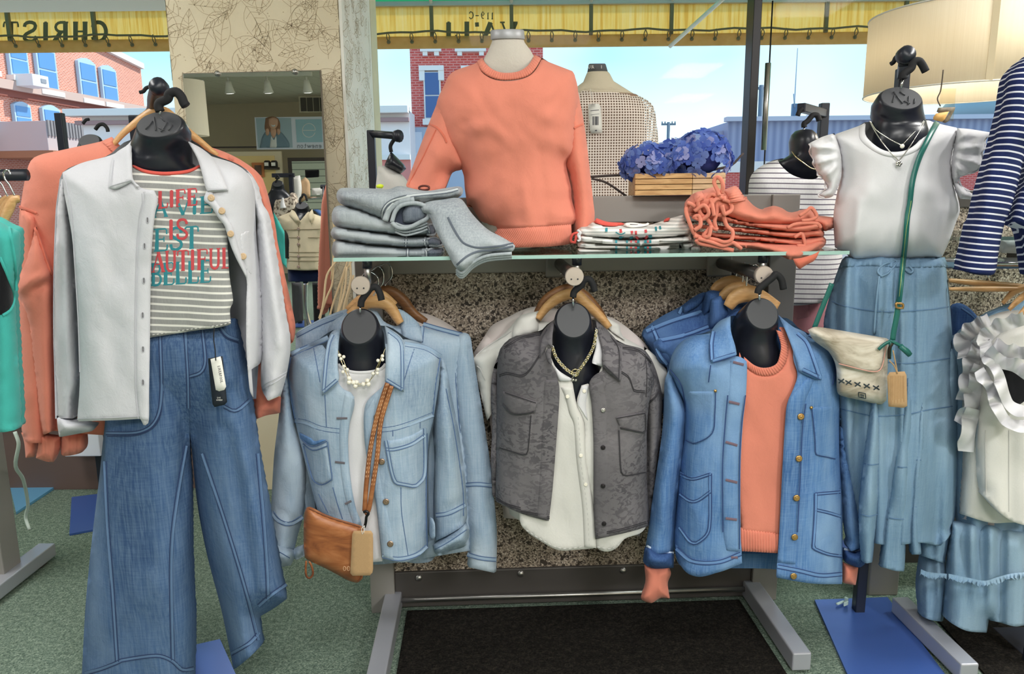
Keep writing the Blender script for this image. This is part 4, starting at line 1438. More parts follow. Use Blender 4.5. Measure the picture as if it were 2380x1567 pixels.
# white tee inside
tee = thing('white_tee', 'plain white tee under the light blue denim jacket', 'shirt', tuple(P(850, 1310, YJ)))
TEEB = wrap_depth(LDB, .016)
sheet('tee_front', q(A_, "440,60 498,118 525,150 580,170 640,174 720,168 775,150 803,115 860,60 860,400 800,900 780,1365 640,1372 420,1360 400,900 420,400"), TEEB, 0, .003, MAT['white'], tee, 4)
stitches('neck_binding', [q(A_, "502,126 530,156 585,174 642,179 722,172 776,153 800,124")], TEEB, 7, MAT['white'], tee, .003, .002)
torso_form('black torso form hanging inside the light blue denim jacket', (836, 760, 41, 41), (842, 815, 54, .062), ((843, 850, 58, .07, 1.835), (845, 900, 110, .06, 1.85), (848, 1000, 135, .05, 1.86), (848, 1250, 120, .045, 1.86)), 1.90,
    q(M1, "232,925 240,880 275,830 300,800 335,790 362,830 375,880"), q(M1, "228,970 228,920"))
# the crook of the foam hook goes over the arm's end
# pearls
nk = thing('pearl_necklace', 'triple strand pearl necklace on the light blue denim outfit', 'necklace', tuple(P(842, 890, 1.80)))
nd = wrap_depth(LDB, -.006)
stn = ["500,30 515,90 560,190 610,250 690,235 745,170 775,90 800,20", "505,40 535,140 575,230 615,262 685,250 725,185 790,60", "520,60 560,165 600,240 660,248 700,230 755,120 780,60"]
for s_ in stn:
    ptube('strand', q(A_, s_), nd(np.array(q(A_, s_))) - .003, .0007, MAT['gold'], nk, 5)
for x, y in ((510, 70), (520, 93), (537, 80), (537, 140), (532, 175), (560, 160), (570, 215), (570, 240), (597, 242), (617, 240), (610, 264), (660, 252), (685, 230), (692, 252), (720, 185), (750, 160), (747, 183), (752, 103), (780, 75), (780, 98)):
    bx, by = q(A_, '%d,%d' % (x, y))[0]
    r = .0045 if y < 200 else .006
    c = P(bx, by, float(nd(np.array([(bx, by)]))[0]) - .004)
    lathe('pearl', c, (0, 0, 1), [(r * math.sin(a), -r * math.cos(a)) for a in np.linspace(.15, 3, 7)], MAT['pearl'], nk, 10)

# tan crossbody bag
bg = thing('crossbody_bag', 'tan leather crossbody bag hanging over the light denim jacket', 'bag', tuple(P(780, 1350, 1.79)))
BG = Body(q(A_, "305,1025 330,1022 450,1080 640,1138 662,1152 658,1460 625,1502 560,1482 430,1412 305,1352 290,1320 285,1200 290,1060"), 1.795, .028, 34, .02, seed=11, nz=((60, 60, .002), (30, 26, .001)))
shell('bag_body', BG, MAT['tan'], bg, step=7)
stitches('bag_seam', [q(A_, "318,1034 450,1092 640,1150"), q(A_, "650,1160 645,1460 622,1490")], BG.depth, 3, plain('bag_seam', S(110, 62, 34), .6), bg, .0008, .0008)
SD = lambda xy: d_(xy) - .018
strap('strap', q(A_, "812,245 780,340 745,460 708,640 682,850 668,1050"), 11, SD, 0, .003, MAT['tan_strap'], bg)
strap('strap', q(A_, "838,262 800,380 768,500 748,700 718,900 692,1050 668,1062"), 11, SD, 0.001, .003, MAT['tan_strap'], bg)
stitches('strap_stitching', [q(A_, "806,250 774,345 738,465 701,640 675,850"), q(A_, "818,248 786,345 752,465 715,640 689,850"), q(A_, "832,262 794,380 761,500 741,700 711,900"), q(A_, "845,265 806,380 775,500 755,700 725,900")], SD, 1.6, plain('strap_thread', S(214, 170, 130), .8), bg, .0035, .0006, 8, 5)
ptube('clip', q(A_, "662,1056 680,1050 692,1066 680,1085 676,1120 668,1150"), 1.775, .0035, plain('gunmetal', S(56, 54, 56), .3, .9), bg, 8)
strap('wrist_loop', q(A_, "302,1360 298,1420 305,1462 325,1470 345,1440 332,1385 318,1365"), 5, flat(1.785), 0, .002, MAT['tan'], bg, 5)
stitches('bag_letters', text_lines('OO', bg_x := q(A_, "532,1395")[0][0], q(A_, "532,1395")[0][1], 17, 11, .2, 1.8), BG.depth, 2, plain('embossed_cream', S(222, 178, 140), .6), bg, .0012, .0005, 4)
TB = lambda xy: np.full(len(xy), 1.757)
tg = sheet('price_tag', q(A_, "600,1172 712,1172 721,1182 717,1442 706,1453 586,1456 578,1444 591,1184"), TB, 0, .0008, MAT['kraft'], bg, 2, 10, False)
sheet('price_tag_back', q(A_, "612,1180 716,1190 722,1200 722,1430 716,1440 600,1446"), flat(1.7595), 0, .0008, MAT['kraft'], bg, 2, 10, False)
ptube('tag_cord', q(A_, "655,1195 650,1160 668,1140 662,1190"), 1.755, .0009, MAT['card_white'], bg, 5)

# ------------------------------------------------------------------ jackets hanging behind it
GL = 'light denim jackets on the left arm'
def back_jacket(label, Y, body, sleeves, mat, dk, lt, seams=(), collar=(), cuffs=(), group=None, cat='jacket', name='denim_jacket', seed=1, bulge=.035, sm_w=9, sl_bulge=.035):
    t = thing(name, label, cat, tuple(P(np.mean([a for a, b in body]), max(b for a, b in body), Y)), group)
    B = Body(body, Y, bulge, 60, .02, seed=seed, hem=.75)
    shell('body', B, mat, t, step=11)
    sb = []
    for s_ in sleeves:
        s = Body(s_, Y - .005, sl_bulge, 34, .025, seed=seed + 3, hem=.85)
        shell('sleeve', s, mat, t, step=10)
        sb.append(s)
    for c in collar:
        sheet('collar', c, B.depth, .006, .006, mat, t, 8, 7)
    for c in cuffs:
        s = min(sb, key=lambda b: pdist(np.array(c[:1]), b.poly)[0])
        sheet('cuff', c, s.depth, .001, .005, mat, t, 6, 7)
    for on, l in seams:
        seam([l], (B if on < 0 else sb[on]).depth, dk, lt, t, .001, sm_w)
    return t, B, sb

j2, B2, S2 = back_jacket('light blue denim jacket directly behind the one with the tan bag', 2.0,
    q(M1, "20,1050 105,985 215,915 330,950 395,1030 480,1060 520,1045 600,1050 700,1075 850,1110 960,1130 985,1200 960,1400 980,2000 1000,2600 300,2700 40,2600 20,1800 -5,1200"),
    [q(A_, "1225,20 1250,-60 1310,-75 1335,-40 1345,30 1372,200 1420,500 1465,800 1485,1000 1500,1200 1495,1440 1312,1400 1322,1200 1300,1100 1290,800 1245,500 1218,200")],
    mL, KD, KL,
    [(-1, q(M1, "660,1045 800,1085 955,1125")), (-1, q(M1, "655,1060 645,1170")), (0, q(A_, "1240,15 1225,150 1260,600")), (0, q(A_, "1298,885 1380,880 1470,890")), (0, q(A_, "1312,1320 1400,1345 1496,1355"))],
    [q(M1, "440,930 520,950 600,1010 640,1060 660,1170 600,1165 520,1150 500,1040")], group=GL, seed=21)
j3, B3, S3 = back_jacket('light blue denim jacket furthest back on the left arm, hem showing low', 2.06,
    q(L2, "2030,830 2060,790 2200,715 2365,650 2460,640 2600,660 2640,760 2700,1400 2990,2330 2960,2385 2820,2390 2500,2300 2100,2200 2050,1400"), [], mL, KD, KL,
    [(-1, q(L2, "2035,830 2200,745 2360,685"))], group=GL, seed=22)
pt, PB, _ = back_jacket('pale blush top hanging behind the light denim jackets', 2.11,
    q(M1, "560,960 640,965 720,985 820,1035 900,1095 940,1180 960,1500 600,1700 500,1400 520,1000"), [], MAT['blush'], KD, None, name='blush_top', cat='top', seed=23)
H1 = hanger('front wooden hanger on the left arm holding a denim jacket', q(M1, "150,985 240,915 320,892 420,915 505,1040"), 1.975, 'hangers on the left arm', 30, None, q(M1, "318,890 320,850 345,800 350,730 300,690 255,700 235,740"), lean=.00010)
H2 = hanger('middle wooden hanger on the left arm', q(M1, "140,950 230,880 330,845 380,850 470,915"), 2.03, 'hangers on the left arm', 26, MAT['wood_hanger'], q(M1, "350,850 352,810 385,760 385,690 350,650 310,680"))
H3 = hanger('rear wooden hanger on the left arm above the blush top', q(M1, "300,850 380,815 440,820 520,880 590,970 680,1030"), 2.085, 'hangers on the left arm', 26, MAT['wood_dark'], q(M1, "402,815 405,770 445,720 440,650 400,630 365,650"))
# ------------------------------------------------------------------ grey animal-print jacket outfit (centre)
GK = MAT['grey_seam']; mG = MAT['grey_jacket']
YG_ = 1.95
GB = Body(q(B_, "180,430 200,380 260,330 400,300 480,240 700,240 760,310 860,370 960,400 1000,470 1020,560 1010,700 985,1000 990,1340 800,1390 450,1320 165,1210 175,800 170,600"), YG_, .115, 100, .05,
    folds=[(1330, 900, 1360, 1100, 16, .006), (1165, 1010, 1200, 1150, 14, -.005), (1260, 820, 1280, 1000, 12, -.006)], seed=31, hem=.75)
gd = GB.depth
gj = thing('grey_jacket', 'cropped charcoal animal-print jacket over a white shirt on the middle arm', 'jacket', tuple(P(1330, 1240, YG_)))
V, F_, _ = triangulate(GB.poly, 16)
Bk = PP(V, YG_); Bk[:, 1] += .05 * GB.g(V)
mesh('back_panel', Bk, F_, mG, gj, True)
sheet('front_panel', q(B_, "400,305 425,380 440,450 470,480 500,560 508,640 490,900 470,1150 450,1318 300,1275 165,1212 168,900 172,600 180,430 205,375 270,328"), gd, 0, .005, mG, gj)
sheet('front_panel', q(B_, "740,330 860,370 960,400 1000,470 1015,560 985,700 972,1000 990,1340 900,1370 700,1415 690,1200 690,900 680,700 665,590 690,540 740,510"), gd, 0, .005, mG, gj)
band('placket', q(B_, "498,560 506,640 489,900 469,1150 450,1316"), q(B_, "425,560 418,640 405,900 392,1150 380,1290"), gd, .004, .004, mG, gj)
band('placket', q(B_, "668,600 682,700 692,900 692,1200 702,1410"), q(B_, "745,560 765,700 770,900 770,1200 772,1400"), gd, .004, .004, mG, gj)
GSL = Body(q(B_, "183,420 172,520 180,620 200,800 185,980 165,1190 150,1190 140,1000 148,800 140,650 150,520"), YG_ + .03, .05, 36, .03, seed=33, hem=.8)
shell('sleeve', GSL, mG, gj)
GSR = Body(q(B_, "965,400 1005,460 1040,560 1060,680 1050,850 1035,1000 1010,1200 985,1320 975,1100 968,800 958,650 968,560"), YG_ + .02, .055, 40, .04, seed=34, hem=.8)
shell('sleeve', GSR, mG, gj)
sheet('collar', q(B_, "480,235 425,290 400,350 398,450 440,385 450,375 470,390 470,330"), gd, .012, .007, mG, gj, 8, 6)
sheet('collar', q(B_, "700,240 770,300 835,395 835,575 742,492 735,400 712,300"), gd, .012, .008, mG, gj, 8, 6)
# curled-up lapel edge on the left
band('turned_edge', q(B_, "440,395 432,420 445,465 462,478"), q(B_, "465,390 462,430 468,470 462,480"), gd, .018, .008, mG, gj, 5)
seam([q(B_, "828,560 745,480"), q(B_, "826,555 826,400 775,320"), q(B_, "403,440 408,350 440,290")], gd, GK, None, gj, .022, 4, dw=2.5)
for k in (0, 9):
    seam([q(B_, "185,%d 230,%d 320,%d 402,%d" % (535 + k, 520 + k, 530 + k, 425 + k)), q(B_, "840,%d 880,%d 905,%d 965,%d" % (515 + k, 545 + k, 615 + k, 620 + k)), q(B_, "415,%d 300,%d 210,%d" % (308 + k, 332 + k, 385 + k)), q(B_, "845,%d 930,%d 1000,%d" % (385 + k, 400 + k, 465 + k)), q(B_, "300,%d 380,%d 455,%d" % (1262 + k, 1275 + k, 1295 + k)), q(B_, "168,%d 230,%d 300,%d" % (1190 + k, 1225 + k, 1245 + k)), q(B_, "705,%d 850,%d 985,%d" % (1385 + k, 1355 + k, 1315 + k))], gd, GK, None, gj, .005, 3, dw=2.4)
for k in (0, 8):
    seam([q(B_, "985,%d 1020,%d 1042,%d" % (680 + k, 650 + k, 610 + k))], GSR.depth, GK, None, gj, .001, 3, dw=2.4)
seam([q(B_, "965,420 975,540 970,650")], gd, GK, None, gj, .005, 4, dw=3)
# chest pockets with pointed flaps
for body_, flap, st_ in (("205,700 250,740 350,720 370,750 350,950 320,975 240,950 165,930 190,800", "205,620 390,680 375,735 345,745 255,748 200,690", ("215,628 382,684", "206,686 258,740 345,737 370,728", "355,750 338,945 318,962 240,940 170,920")),
                         ("815,770 900,790 975,760 975,1060 860,1085 828,1055", "810,760 970,730 972,840 955,850 835,825", ("815,766 968,738", "832,815 955,842 968,832 968,745", "826,830 838,1050 862,1073 970,1055"))):
    p_ = sheet('pocket', q(B_, body_), gd, .004, .004, mG, gj, 6, 6)
    f_ = sheet('pocket_flap', q(B_, flap), gd, .009, .006, mG, p_, 6, 6)
    seam([q(B_, st_[0]), q(B_, st_[1])], gd, GK, None, p_, .016, 3, dw=2.6)
    seam([q(B_, st_[2])], gd, GK, None, p_, .0085, 3, dw=2.6)
for x, y in ((741, 722), (741, 922), (741, 1128), (746, 1330)):
    bx, by = q(B_, '%d,%d' % (x, y))[0]
    button(bx, by, gd, .006, MAT['steel'] if y == 722 else plain('snap_black', S(40, 36, 40), .3, .5) if 'snap_black' not in bpy.data.materials else bpy.data.materials['snap_black'], gj, 'snap', .0095)

# the white shirt inside
ws = thing('white_shirt', 'white button shirt worn under the charcoal animal-print jacket', 'shirt', tuple(P(1330, 1280, YG_)))
WB = wrap_depth(GB, .014)
sheet('shirt_front', q(B_, "430,360 480,480 510,520 570,560 585,620 600,690 640,800 640,1000 700,1462 600,1470 500,1472 400,1420 330,1370 295,1310 300,1000 400,600"), WB, 0, .003, MAT['offwhite'], ws, 5)
sheet('shirt_front', q(B_, "760,330 740,470 680,600 660,580 625,590 600,690 640,800 640,1000 690,1240 705,1460 740,1478 780,1478 820,1455 860,1410 950,1375 980,1300 960,900 900,500"), WB, .002, .003, MAT['offwhite'], ws, 5)
sheet('collar', q(B_, "700,280 745,310 748,470 735,490 680,470 690,430 702,380"), WB, .010, .005, MAT['white'], ws, 6, 6)
sheet('collar', q(B_, "478,480 510,515 575,555 560,568 505,568 492,530"), WB, .008, .005, MAT['white'], ws, 6, 6)
band('placket', q(B_, "580,600 585,650 600,700 640,800 650,1000 690,1250 705,1462"), q(B_, "515,600 540,660 560,740 585,800 600,1000 630,1240 640,1455"), WB, .004, .005, MAT['offwhite'], ws)
band('placket', q(B_, "625,590 605,690 625,720"), q(B_, "668,590 650,690 660,780"), WB, .005, .004, MAT['white'], ws)
wseam = plain('white_seam', S(196, 194, 192), .9)
stitches('placket_stitching', [q(B_, "622,1000 655,1240 668,1450"), q(B_, "607,760 618,900 626,1010"), q(B_, "330,1365 400,1410 500,1460 600,1460 640,1450"), q(B_, "710,1455 780,1466 830,1440")], WB, 2.5, wseam, ws, .0085, .0008, 8, 6)
for x, y in ((550, 650), (622, 965), (648, 1120), (640, 620)):
    bx, by = q(B_, '%d,%d' % (x, y))[0]
    button(bx, by, WB, .005, MAT['pearl'], ws, off=.009)
torso_form('black torso form hanging inside the charcoal animal-print jacket', (1332, 745, 40, 41), (1333, 800, 53, .062), ((1332, 840, 56, .07, 1.862), (1334, 900, 75, .06, 1.863), (1336, 960, 110, .05, 1.875), (1336, 1200, 110, .045, 1.88)), 1.93,
    q(M1, "1690,860 1700,820 1745,780 1765,745 1800,735 1825,770 1840,820"), q(M1, "1692,930 1690,850"))
nk = thing('chain_necklace', 'chunky silver curb chain with toggle ring on the middle outfit', 'necklace', tuple(P(1335, 880, 1.83)))
nd = lambda xy: np.minimum(gd(xy) - .002, 1.858)
cpath = resample(smooth(q(B_, "470,385 490,440 530,490 570,522 595,530 620,500 660,440 690,380 705,300")), 4.6)
for i, (x, y) in enumerate(cpath):
    Yl = float(nd(np.array([(x, y)]))[0]) - .006
    c = P(x, y, Yl)
    tng = cpath[min(i + 1, len(cpath) - 1)] - cpath[max(i - 1, 0)]
    a = math.atan2(-tng[1], tng[0]) + .5
    pts = [c + np.array([math.cos(a) * .0042 * math.cos(t) - math.sin(a) * .003 * math.sin(t), .0012 * math.sin(t + i % 2 * 3), math.sin(a) * .0042 * math.cos(t) + math.cos(a) * .003 * math.sin(t)]) for t in np.linspace(0, 2 * math.pi, 9)]
    V, Fc, uv = tube_vf(pts, .0011, 5)
    mesh('chain_link', V, Fc, MAT['gold'] if i % 3 else MAT['silver'], nk)
rc = q(B_, "592,522")[0]
ptube('toggle_ring', [(rc[0] + 8 * math.cos(a), rc[1] + 8 * math.sin(a)) for a in np.linspace(0, 6.28, 14)], 1.848, .0018, MAT['gold'], nk, 8)
ptube('toggle_bar', q(B_, "572,555 606,512"), 1.845, .0017, MAT['silver'], nk, 8)
for x, y in ((580, 560), (595, 562)):
    bx, by = q(B_, '%d,%d' % (x, y))[0]
    lathe('bead', P(bx, by, 1.847), (0, 0, 1), [(.004 * math.sin(a), -.004 * math.cos(a)) for a in np.linspace(.15, 3, 6)], MAT['silver'], nk, 10)

# white shirts hanging behind
GW = 'white shirts on the middle arm'
s2, SB2, SS2 = back_jacket('white collared shirt just behind the charcoal jacket', 2.02,
    q(B_, "400,190 395,240 470,250 745,225 770,265 850,330 920,370 990,420 1060,560 1060,640 980,760 960,1300 900,1400 500,1420 240,1280 200,1000 200,620 120,440 50,440 70,420 180,340 260,260 300,215"),
    [q(B_, "60,430 45,440 60,500 70,560 100,700 120,780 150,720 160,560 190,430 150,380"), q(B_, "960,380 1030,440 1075,500 1090,480 1095,500 1070,640 1050,690 1010,600 970,500")], MAT['offwhite'], wseam, None,
    [(-1, q(B_, "250,300 120,380 60,430")), (0, q(B_, "65,485 80,495 110,560"))], [q(B_, "398,190 395,300 250,340 262,270 300,220"), q(B_, "750,222 830,265 835,300 860,350 775,290")], group=GW, name='white_shirt', cat='shirt', seed=41)
s3, _, _ = back_jacket('blush white shirt at the back of the middle arm', 2.08,
    q(B_, "388,168 300,190 250,215 150,265 110,320 60,400 50,420 100,500 150,900 210,1300 330,1310 560,1320 940,1400 960,900 1000,500 985,400 940,340 830,250 745,215"),
    [q(B_, "110,320 60,395 50,415 90,520 150,560 150,330")], MAT['blush'], wseam, None, [], [q(B_, "388,168 385,230 300,230 310,190")], group=GW, name='white_shirt', cat='shirt', seed=42)
hanger('front wooden hanger on the middle arm holding a white shirt', q(B_, "392,235 440,170 510,118 590,100 650,150 720,215 775,280"), 1.995, 'hangers on the middle arm', 26, None, q(B_, "590,100 585,60 600,30 565,-5 535,20"))
hanger('rear dark wooden hanger on the middle arm', q(B_, "385,205 430,135 500,90 570,75 640,110 700,170 750,240"), 2.05, 'hangers on the middle arm', 26, MAT['wood_dark'], q(B_, "570,70 565,45 580,10 540,-20 510,-5"))
# ------------------------------------------------------------------ mid-blue denim jacket outfit (right of centre)
BD_, BLt = MAT['denim_mid_dk'], MAT['denim_mid_lt']; mB = MAT['denim_mid']
YB_ = 1.93
BB_ = Body(q(D_, "190,440 215,350 280,290 380,260 480,190 740,200 800,250 900,300 945,335 975,420 990,560 985,800 1000,1100 1000,1440 860,1440 690,1412 300,1405 240,1360 215,1250 245,900 270,640 215,500"), YB_, .12, 115, .05,
    folds=[(1600, 850, 1610, 1180, 14, .006), (1885, 860, 1925, 1100, 12, -.006), (1640, 740, 1600, 900, 14, .004), (1700, 780, 1700, 1260, 12, .005)], seed=51, hem=.8)
bd = BB_.depth
bj = thing('denim_jacket', 'mid-blue denim chore jacket with coral sweatshirt under it on the right arm', 'jacket', tuple(P(1760, 1350, YB_)))
V, F_, _ = triangulate(BB_.poly, 16)
Bk = PP(V, YB_); Bk[:, 1] += .05 * BB_.g(V)
mesh('back_panel', Bk, F_, mB, bj, True)
sheet('front_panel', q(D_, "385,270 385,400 505,378 550,395 555,430 550,560 535,700 525,900 525,1200 532,1345 440,1380 330,1408 255,1370 215,1250 245,900 270,640 215,500 190,440 215,350 280,290"), bd, 0, .005, mB, bj)
sheet('front_panel', q(D_, "780,260 900,300 945,335 975,420 990,560 985,800 1000,1100 1000,1440 860,1440 690,1412 705,1200 720,900 735,650 745,590 775,520 790,460 770,380"), bd, 0, .005, mB, bj)
band('placket', q(D_, "553,400 554,430 549,560 534,700 524,900 524,1200 530,1290"), q(D_, "470,400 470,430 462,560 450,700 438,900 440,1200 455,1285"), bd, .004, .005, mB, bj)
band('placket', q(D_, "835,475 770,550 745,595 735,660 720,900 706,1200 698,1340"), q(D_, "870,490 830,590 820,640 812,700 800,950 788,1200 785,1350"), bd, .004, .005, mB, bj)
band('hem_band', q(D_, "220,1255 300,1320 420,1325 528,1285"), q(D_, "235,1345 300,1400 420,1388 532,1345"), bd, .004, .005, mB, bj)
band('hem_band', q(D_, "695,1345 800,1365 900,1390 1000,1380"), q(D_, "692,1410 800,1432 900,1442 998,1442"), bd, .004, .005, mB, bj)
BSL = Body(q(D_, "195,430 170,500 165,650 150,800 120,1000 95,1180 80,1270 130,1300 215,1290 222,1150 240,950 265,750 272,640 240,540"), YB_ + .005, .065, 48, .045, folds=[(1530, 1100, 1545, 1230, 12, .006)], seed=53, hem=.8)
shell('sleeve', BSL, mB, bj)
BSR = Body(q(D_, "945,340 975,420 990,560 1010,700 1040,900 1075,1080 1110,1265 1040,1290 1010,1200 1000,1050 985,800 975,600 950,500"), YB_ + .03, .055, 34, .045, folds=[(1960, 1000, 1990, 1180, 10, .006)], seed=54, hem=.8)
shell('sleeve', BSR, mB, bj)
bc1 = Body(q(D_, "92,1258 140,1285 215,1290 212,1365 150,1375 95,1365 68,1335 78,1280"), YB_ - .0, .075, 30, .05, seed=55)
shell('turned_cuff', bc1, MAT['denim_dark'], bj, step=6)
bc2 = Body(q(D_, "1005,1275 1060,1290 1108,1262 1115,1285 1110,1345 1075,1365 1010,1340"), YB_ + .02, .065, 24, .05, seed=56)
shell('turned_cuff', bc2, MAT['denim_dark'], bj, step=6)
stitches('cuff_edge', [q(D_, "85,1262 140,1290 214,1296")], bc1.depth, 5, plain('denim_fray', S(196, 212, 230), .9), bj, .002, .002)
stitches('cuff_edge', [q(D_, "1008,1278 1060,1290 1105,1268")], bc2.depth, 5, bpy.data.materials['denim_fray'], bj, .002, .002)
# collar
sheet('collar', q(D_, "478,190 425,215 390,260 382,330 388,412 508,375 500,330 480,260"), bd, .012, .008, mB, bj, 8, 6)
sheet('collar', q(D_, "700,185 770,240 830,270 850,330 905,490 860,480 800,450 790,420 765,340 735,260"), bd, .012, .008, mB, bj, 8, 6)
seam([q(D_, "395,400 500,368"), q(D_, "393,395 390,320 400,262")], bd, BD_, BLt, bj, .021, 8)
seam([q(D_, "900,480 815,440"), q(D_, "895,475 838,320 790,270")], bd, BD_, BLt, bj, .021, 8)
# seams
seam([q(D_, "225,1275 300,1335 420,1340 528,1300"), q(D_, "697,1360 800,1380 900,1402 1000,1395")], bd, BD_, BLt, bj, .0095, 9)
seam([q(D_, "845,275 900,305 945,340")], bd, BD_, BLt, bj, .004, 10)
seam([q(D_, "195,440 250,520 268,640"), q(D_, "950,345 970,430 955,510"), q(D_, "465,560 452,700 440,900 442,1200"), q(D_, "830,600 815,700 803,950 790,1200"), q(D_, "548,560 530,700 520,900 520,1280"), q(D_, "385,420 375,500")], bd, BD_, None, bj, .0095, 4, dw=2.6)
# pockets: two on each front
for body_, ln in (("262,770 265,640 280,540 410,540 408,640 395,740 330,790 300,792", ("268,770 310,785 392,738 405,640 408,545",)),
                  ("240,915 300,940 388,915 388,1000 380,1190 330,1255 290,1255 232,1180 235,1050", ("243,930 300,952 386,928", "240,1020 290,1055 330,1050 385,1010", "384,925 378,1186 328,1246 292,1246 238,1176")),
                  ("855,615 960,610 975,720 970,865 870,845 868,760", ("858,625 872,760 874,838 968,858",)),
                  ("873,1010 993,1000 1000,1100 1000,1320 930,1310 858,1280 870,1120", ("876,1022 992,1012", "876,1095 940,1110 995,1128", "876,1018 874,1120 864,1275 932,1302 998,1312"))):
    p_ = sheet('patch_pocket', q(D_, body_), bd, .004, .004, mB, bj, 5, 6)
    seam([q(D_, l) for l in ln], bd, BD_, BLt if len(ln) > 1 else None, p_, .0085, 6, dw=2.4)
for x, y in ((407, 540), (855, 618)):
    bx, by = q(D_, '%d,%d' % (x, y))[0]
    button(bx, by, bd, .004, MAT['brass'], bj, 'rivet', .009, False)
for x, y in ((806, 660), (797, 856), (786, 1040), (777, 1223), (772, 1405)):
    bx, by = q(D_, '%d,%d' % (x, y))[0]
    button(bx, by, bd, .0085, MAT['brass'], bj, off=.011)
mbh = plain('buttonhole_rust', S(116, 96, 110), .9)
for l in ("490,405 540,418", "470,590 520,602", "455,778 510,795", "455,955 510,968", "455,1135 508,1142", "480,1318 512,1318"):
    stitches('buttonhole', [q(D_, l)], bd, 6, mbh, bj, .0105, .0012)

# coral sweatshirt inside
cs = thing('coral_sweatshirt', 'coral sweatshirt worn under the mid-blue denim jacket', 'sweatshirt', tuple(P(1760, 1280, YB_)))
CB = wrap_depth(BB_, .016)
sheet('front', q(D_, "520,360 545,420 600,460 650,468 700,450 735,400 745,330 720,270 700,240 780,250 800,450 780,700 720,1200 705,1215 530,1200 500,900 500,500"), CB, 0, .004, MAT['coral'], cs, 5)
ribbed_band('ribbed_neck', q(D_, "545,425 600,463 655,470 705,450 738,400 748,330 722,265"), q(D_, "540,380 590,420 640,432 690,415 708,370 712,320 690,255"), CB, .002, .005, MAT['coral'], cs)
ribbed_band('ribbed_hem', q(D_, "505,1190 530,1178 620,1190 705,1205 740,1200"), q(D_, "505,1290 530,1288 620,1293 705,1298 740,1298"), CB, .001, .006, MAT['coral'], cs)
for pl_, Yc in (("75,1350 120,1362 190,1360 200,1395 185,1440 195,1510 150,1508 110,1530 70,1520 60,1500 80,1430", YB_), ("1005,1340 1060,1362 1075,1355 1070,1400 1062,1448 1010,1438 998,1430 1000,1380", YB_ + .03)):
    cu = Body(q(D_, pl_), Yc, .035, 26, .03, nz=((9, 200, .003), (30, 30, .002)), seed=58)
    shell('ribbed_cuff', cu, MAT['coral'], cs, step=4)
torso_form('black torso form hanging inside the mid-blue denim jacket', (1771, 730, 37, 36), (1752, 775, 52, .07), ((1752, 805, 58, .075, 1.85), (1760, 850, 62, .06, 1.845), (1768, 900, 105, .06, 1.855), (1768, 1250, 110, .045, 1.86)), 1.92,
    q(D_, "605,85 612,62 640,38 675,10 690,-5 715,20 725,65"), q(D_, "613,120 612,80"), capY=-.06)

# darker jackets behind it
GJ = 'dark denim jackets on the right arm'
back_jacket('dark denim jacket directly behind the mid-blue jacket, collar up', 2.0,
    q(D_, "455,170 430,95 385,110 380,200 382,250 260,280 150,295 118,320 140,400 180,420 200,600 300,1300 900,1300 930,600 910,340 860,300 790,260 720,200 640,150"), [q(D_, "150,290 118,315 130,360 190,415 200,560 240,520 260,350")], MAT['denim_dark'], BD_, BLt,
    [(-1, q(D_, "145,305 260,280 375,238")), (-1, q(D_, "135,340 155,380 185,415"))], [q(D_, "432,95 385,112 380,185 382,250 440,215 470,175 455,140")], group=GJ, seed=61)
back_jacket('dark denim jacket in the middle of the right arm stack', 2.055,
    q(D_, "440,80 400,70 360,75 345,170 200,205 80,260 70,285 95,320 130,380 180,600 300,1200 800,1200 830,300 760,240 640,150"), [], MAT['denim_dark'], BD_, BLt,
    [(-1, q(D_, "85,262 200,215 345,170")), (-1, q(D_, "110,235 130,280 145,310"))], [q(D_, "430,75 360,78 348,150 352,185 400,150 440,110")], group=GJ, seed=62)
back_jacket('dark denim jacket at the back of the right arm stack', 2.11,
    q(D_, "370,80 300,105 245,145 150,195 70,255 66,290 120,400 200,900 700,1000 760,300 640,180"), [], MAT['denim_dark'], BD_, BLt, [(-1, q(D_, "255,150 240,180"))], [q(D_, "365,82 310,105 250,150 260,180 330,140")], group=GJ, seed=63)
for k, (s_, Y, m_) in enumerate((("466,150 500,105 560,85 615,105 700,150", 1.975, None), ("430,105 480,70 530,58 590,80", 2.03, MAT['wood_hanger']), ("395,75 430,45 500,30 555,60", 2.085, MAT['wood_hanger']))):
    hk = [q(D_, "555,80 552,40 560,-10 590,-50 620,-30"), q(D_, "530,55 535,20 540,-20 570,-55"), q(D_, "500,30 505,0 515,-30 545,-60")][k]
    hanger(('front', 'middle', 'rear')[k] + ' wooden hanger on the right arm', q(D_, s_), Y, 'hangers on the right arm', 40 if k == 0 else 30, m_, hk)
# ------------------------------------------------------------------ on the glass shelf
gG, gI = MAT['denim_grey'], MAT['denim_grey_in']
gk, gl_ = MAT['denim_grey_dk'], MAT['denim_grey_lt']
GS = 'grey jeans folded on the glass shelf'
def folded(name, label, poly, Y, bulge, edge, back, mat, cat, group, seed=1, nz=((120, 26, .004), (40, 16, .002)), pw=2.4, step=8, part='folded_cloth', lean=0, y0=0):
    t = thing(name, label, cat, tuple(P(np.mean([a for a, b in poly]), max(b for a, b in poly), Y)), group)
    b = Body(poly, Y, bulge, edge, back, nz=nz, seed=seed, pw=pw, lean=lean, y0=y0)
    shell(part, b, mat, t, step=step)
    return t, b
t4, b4 = folded('folded_jeans', 'bottom folded pair of grey jeans in the stack on the shelf', q(M1, "32,530 45,478 75,466 300,500 560,520 700,512 790,540 800,575 700,600 560,598 300,590 75,592 45,578"), 2.0, .075, 17, .10, gG, 'jeans', GS, 201)
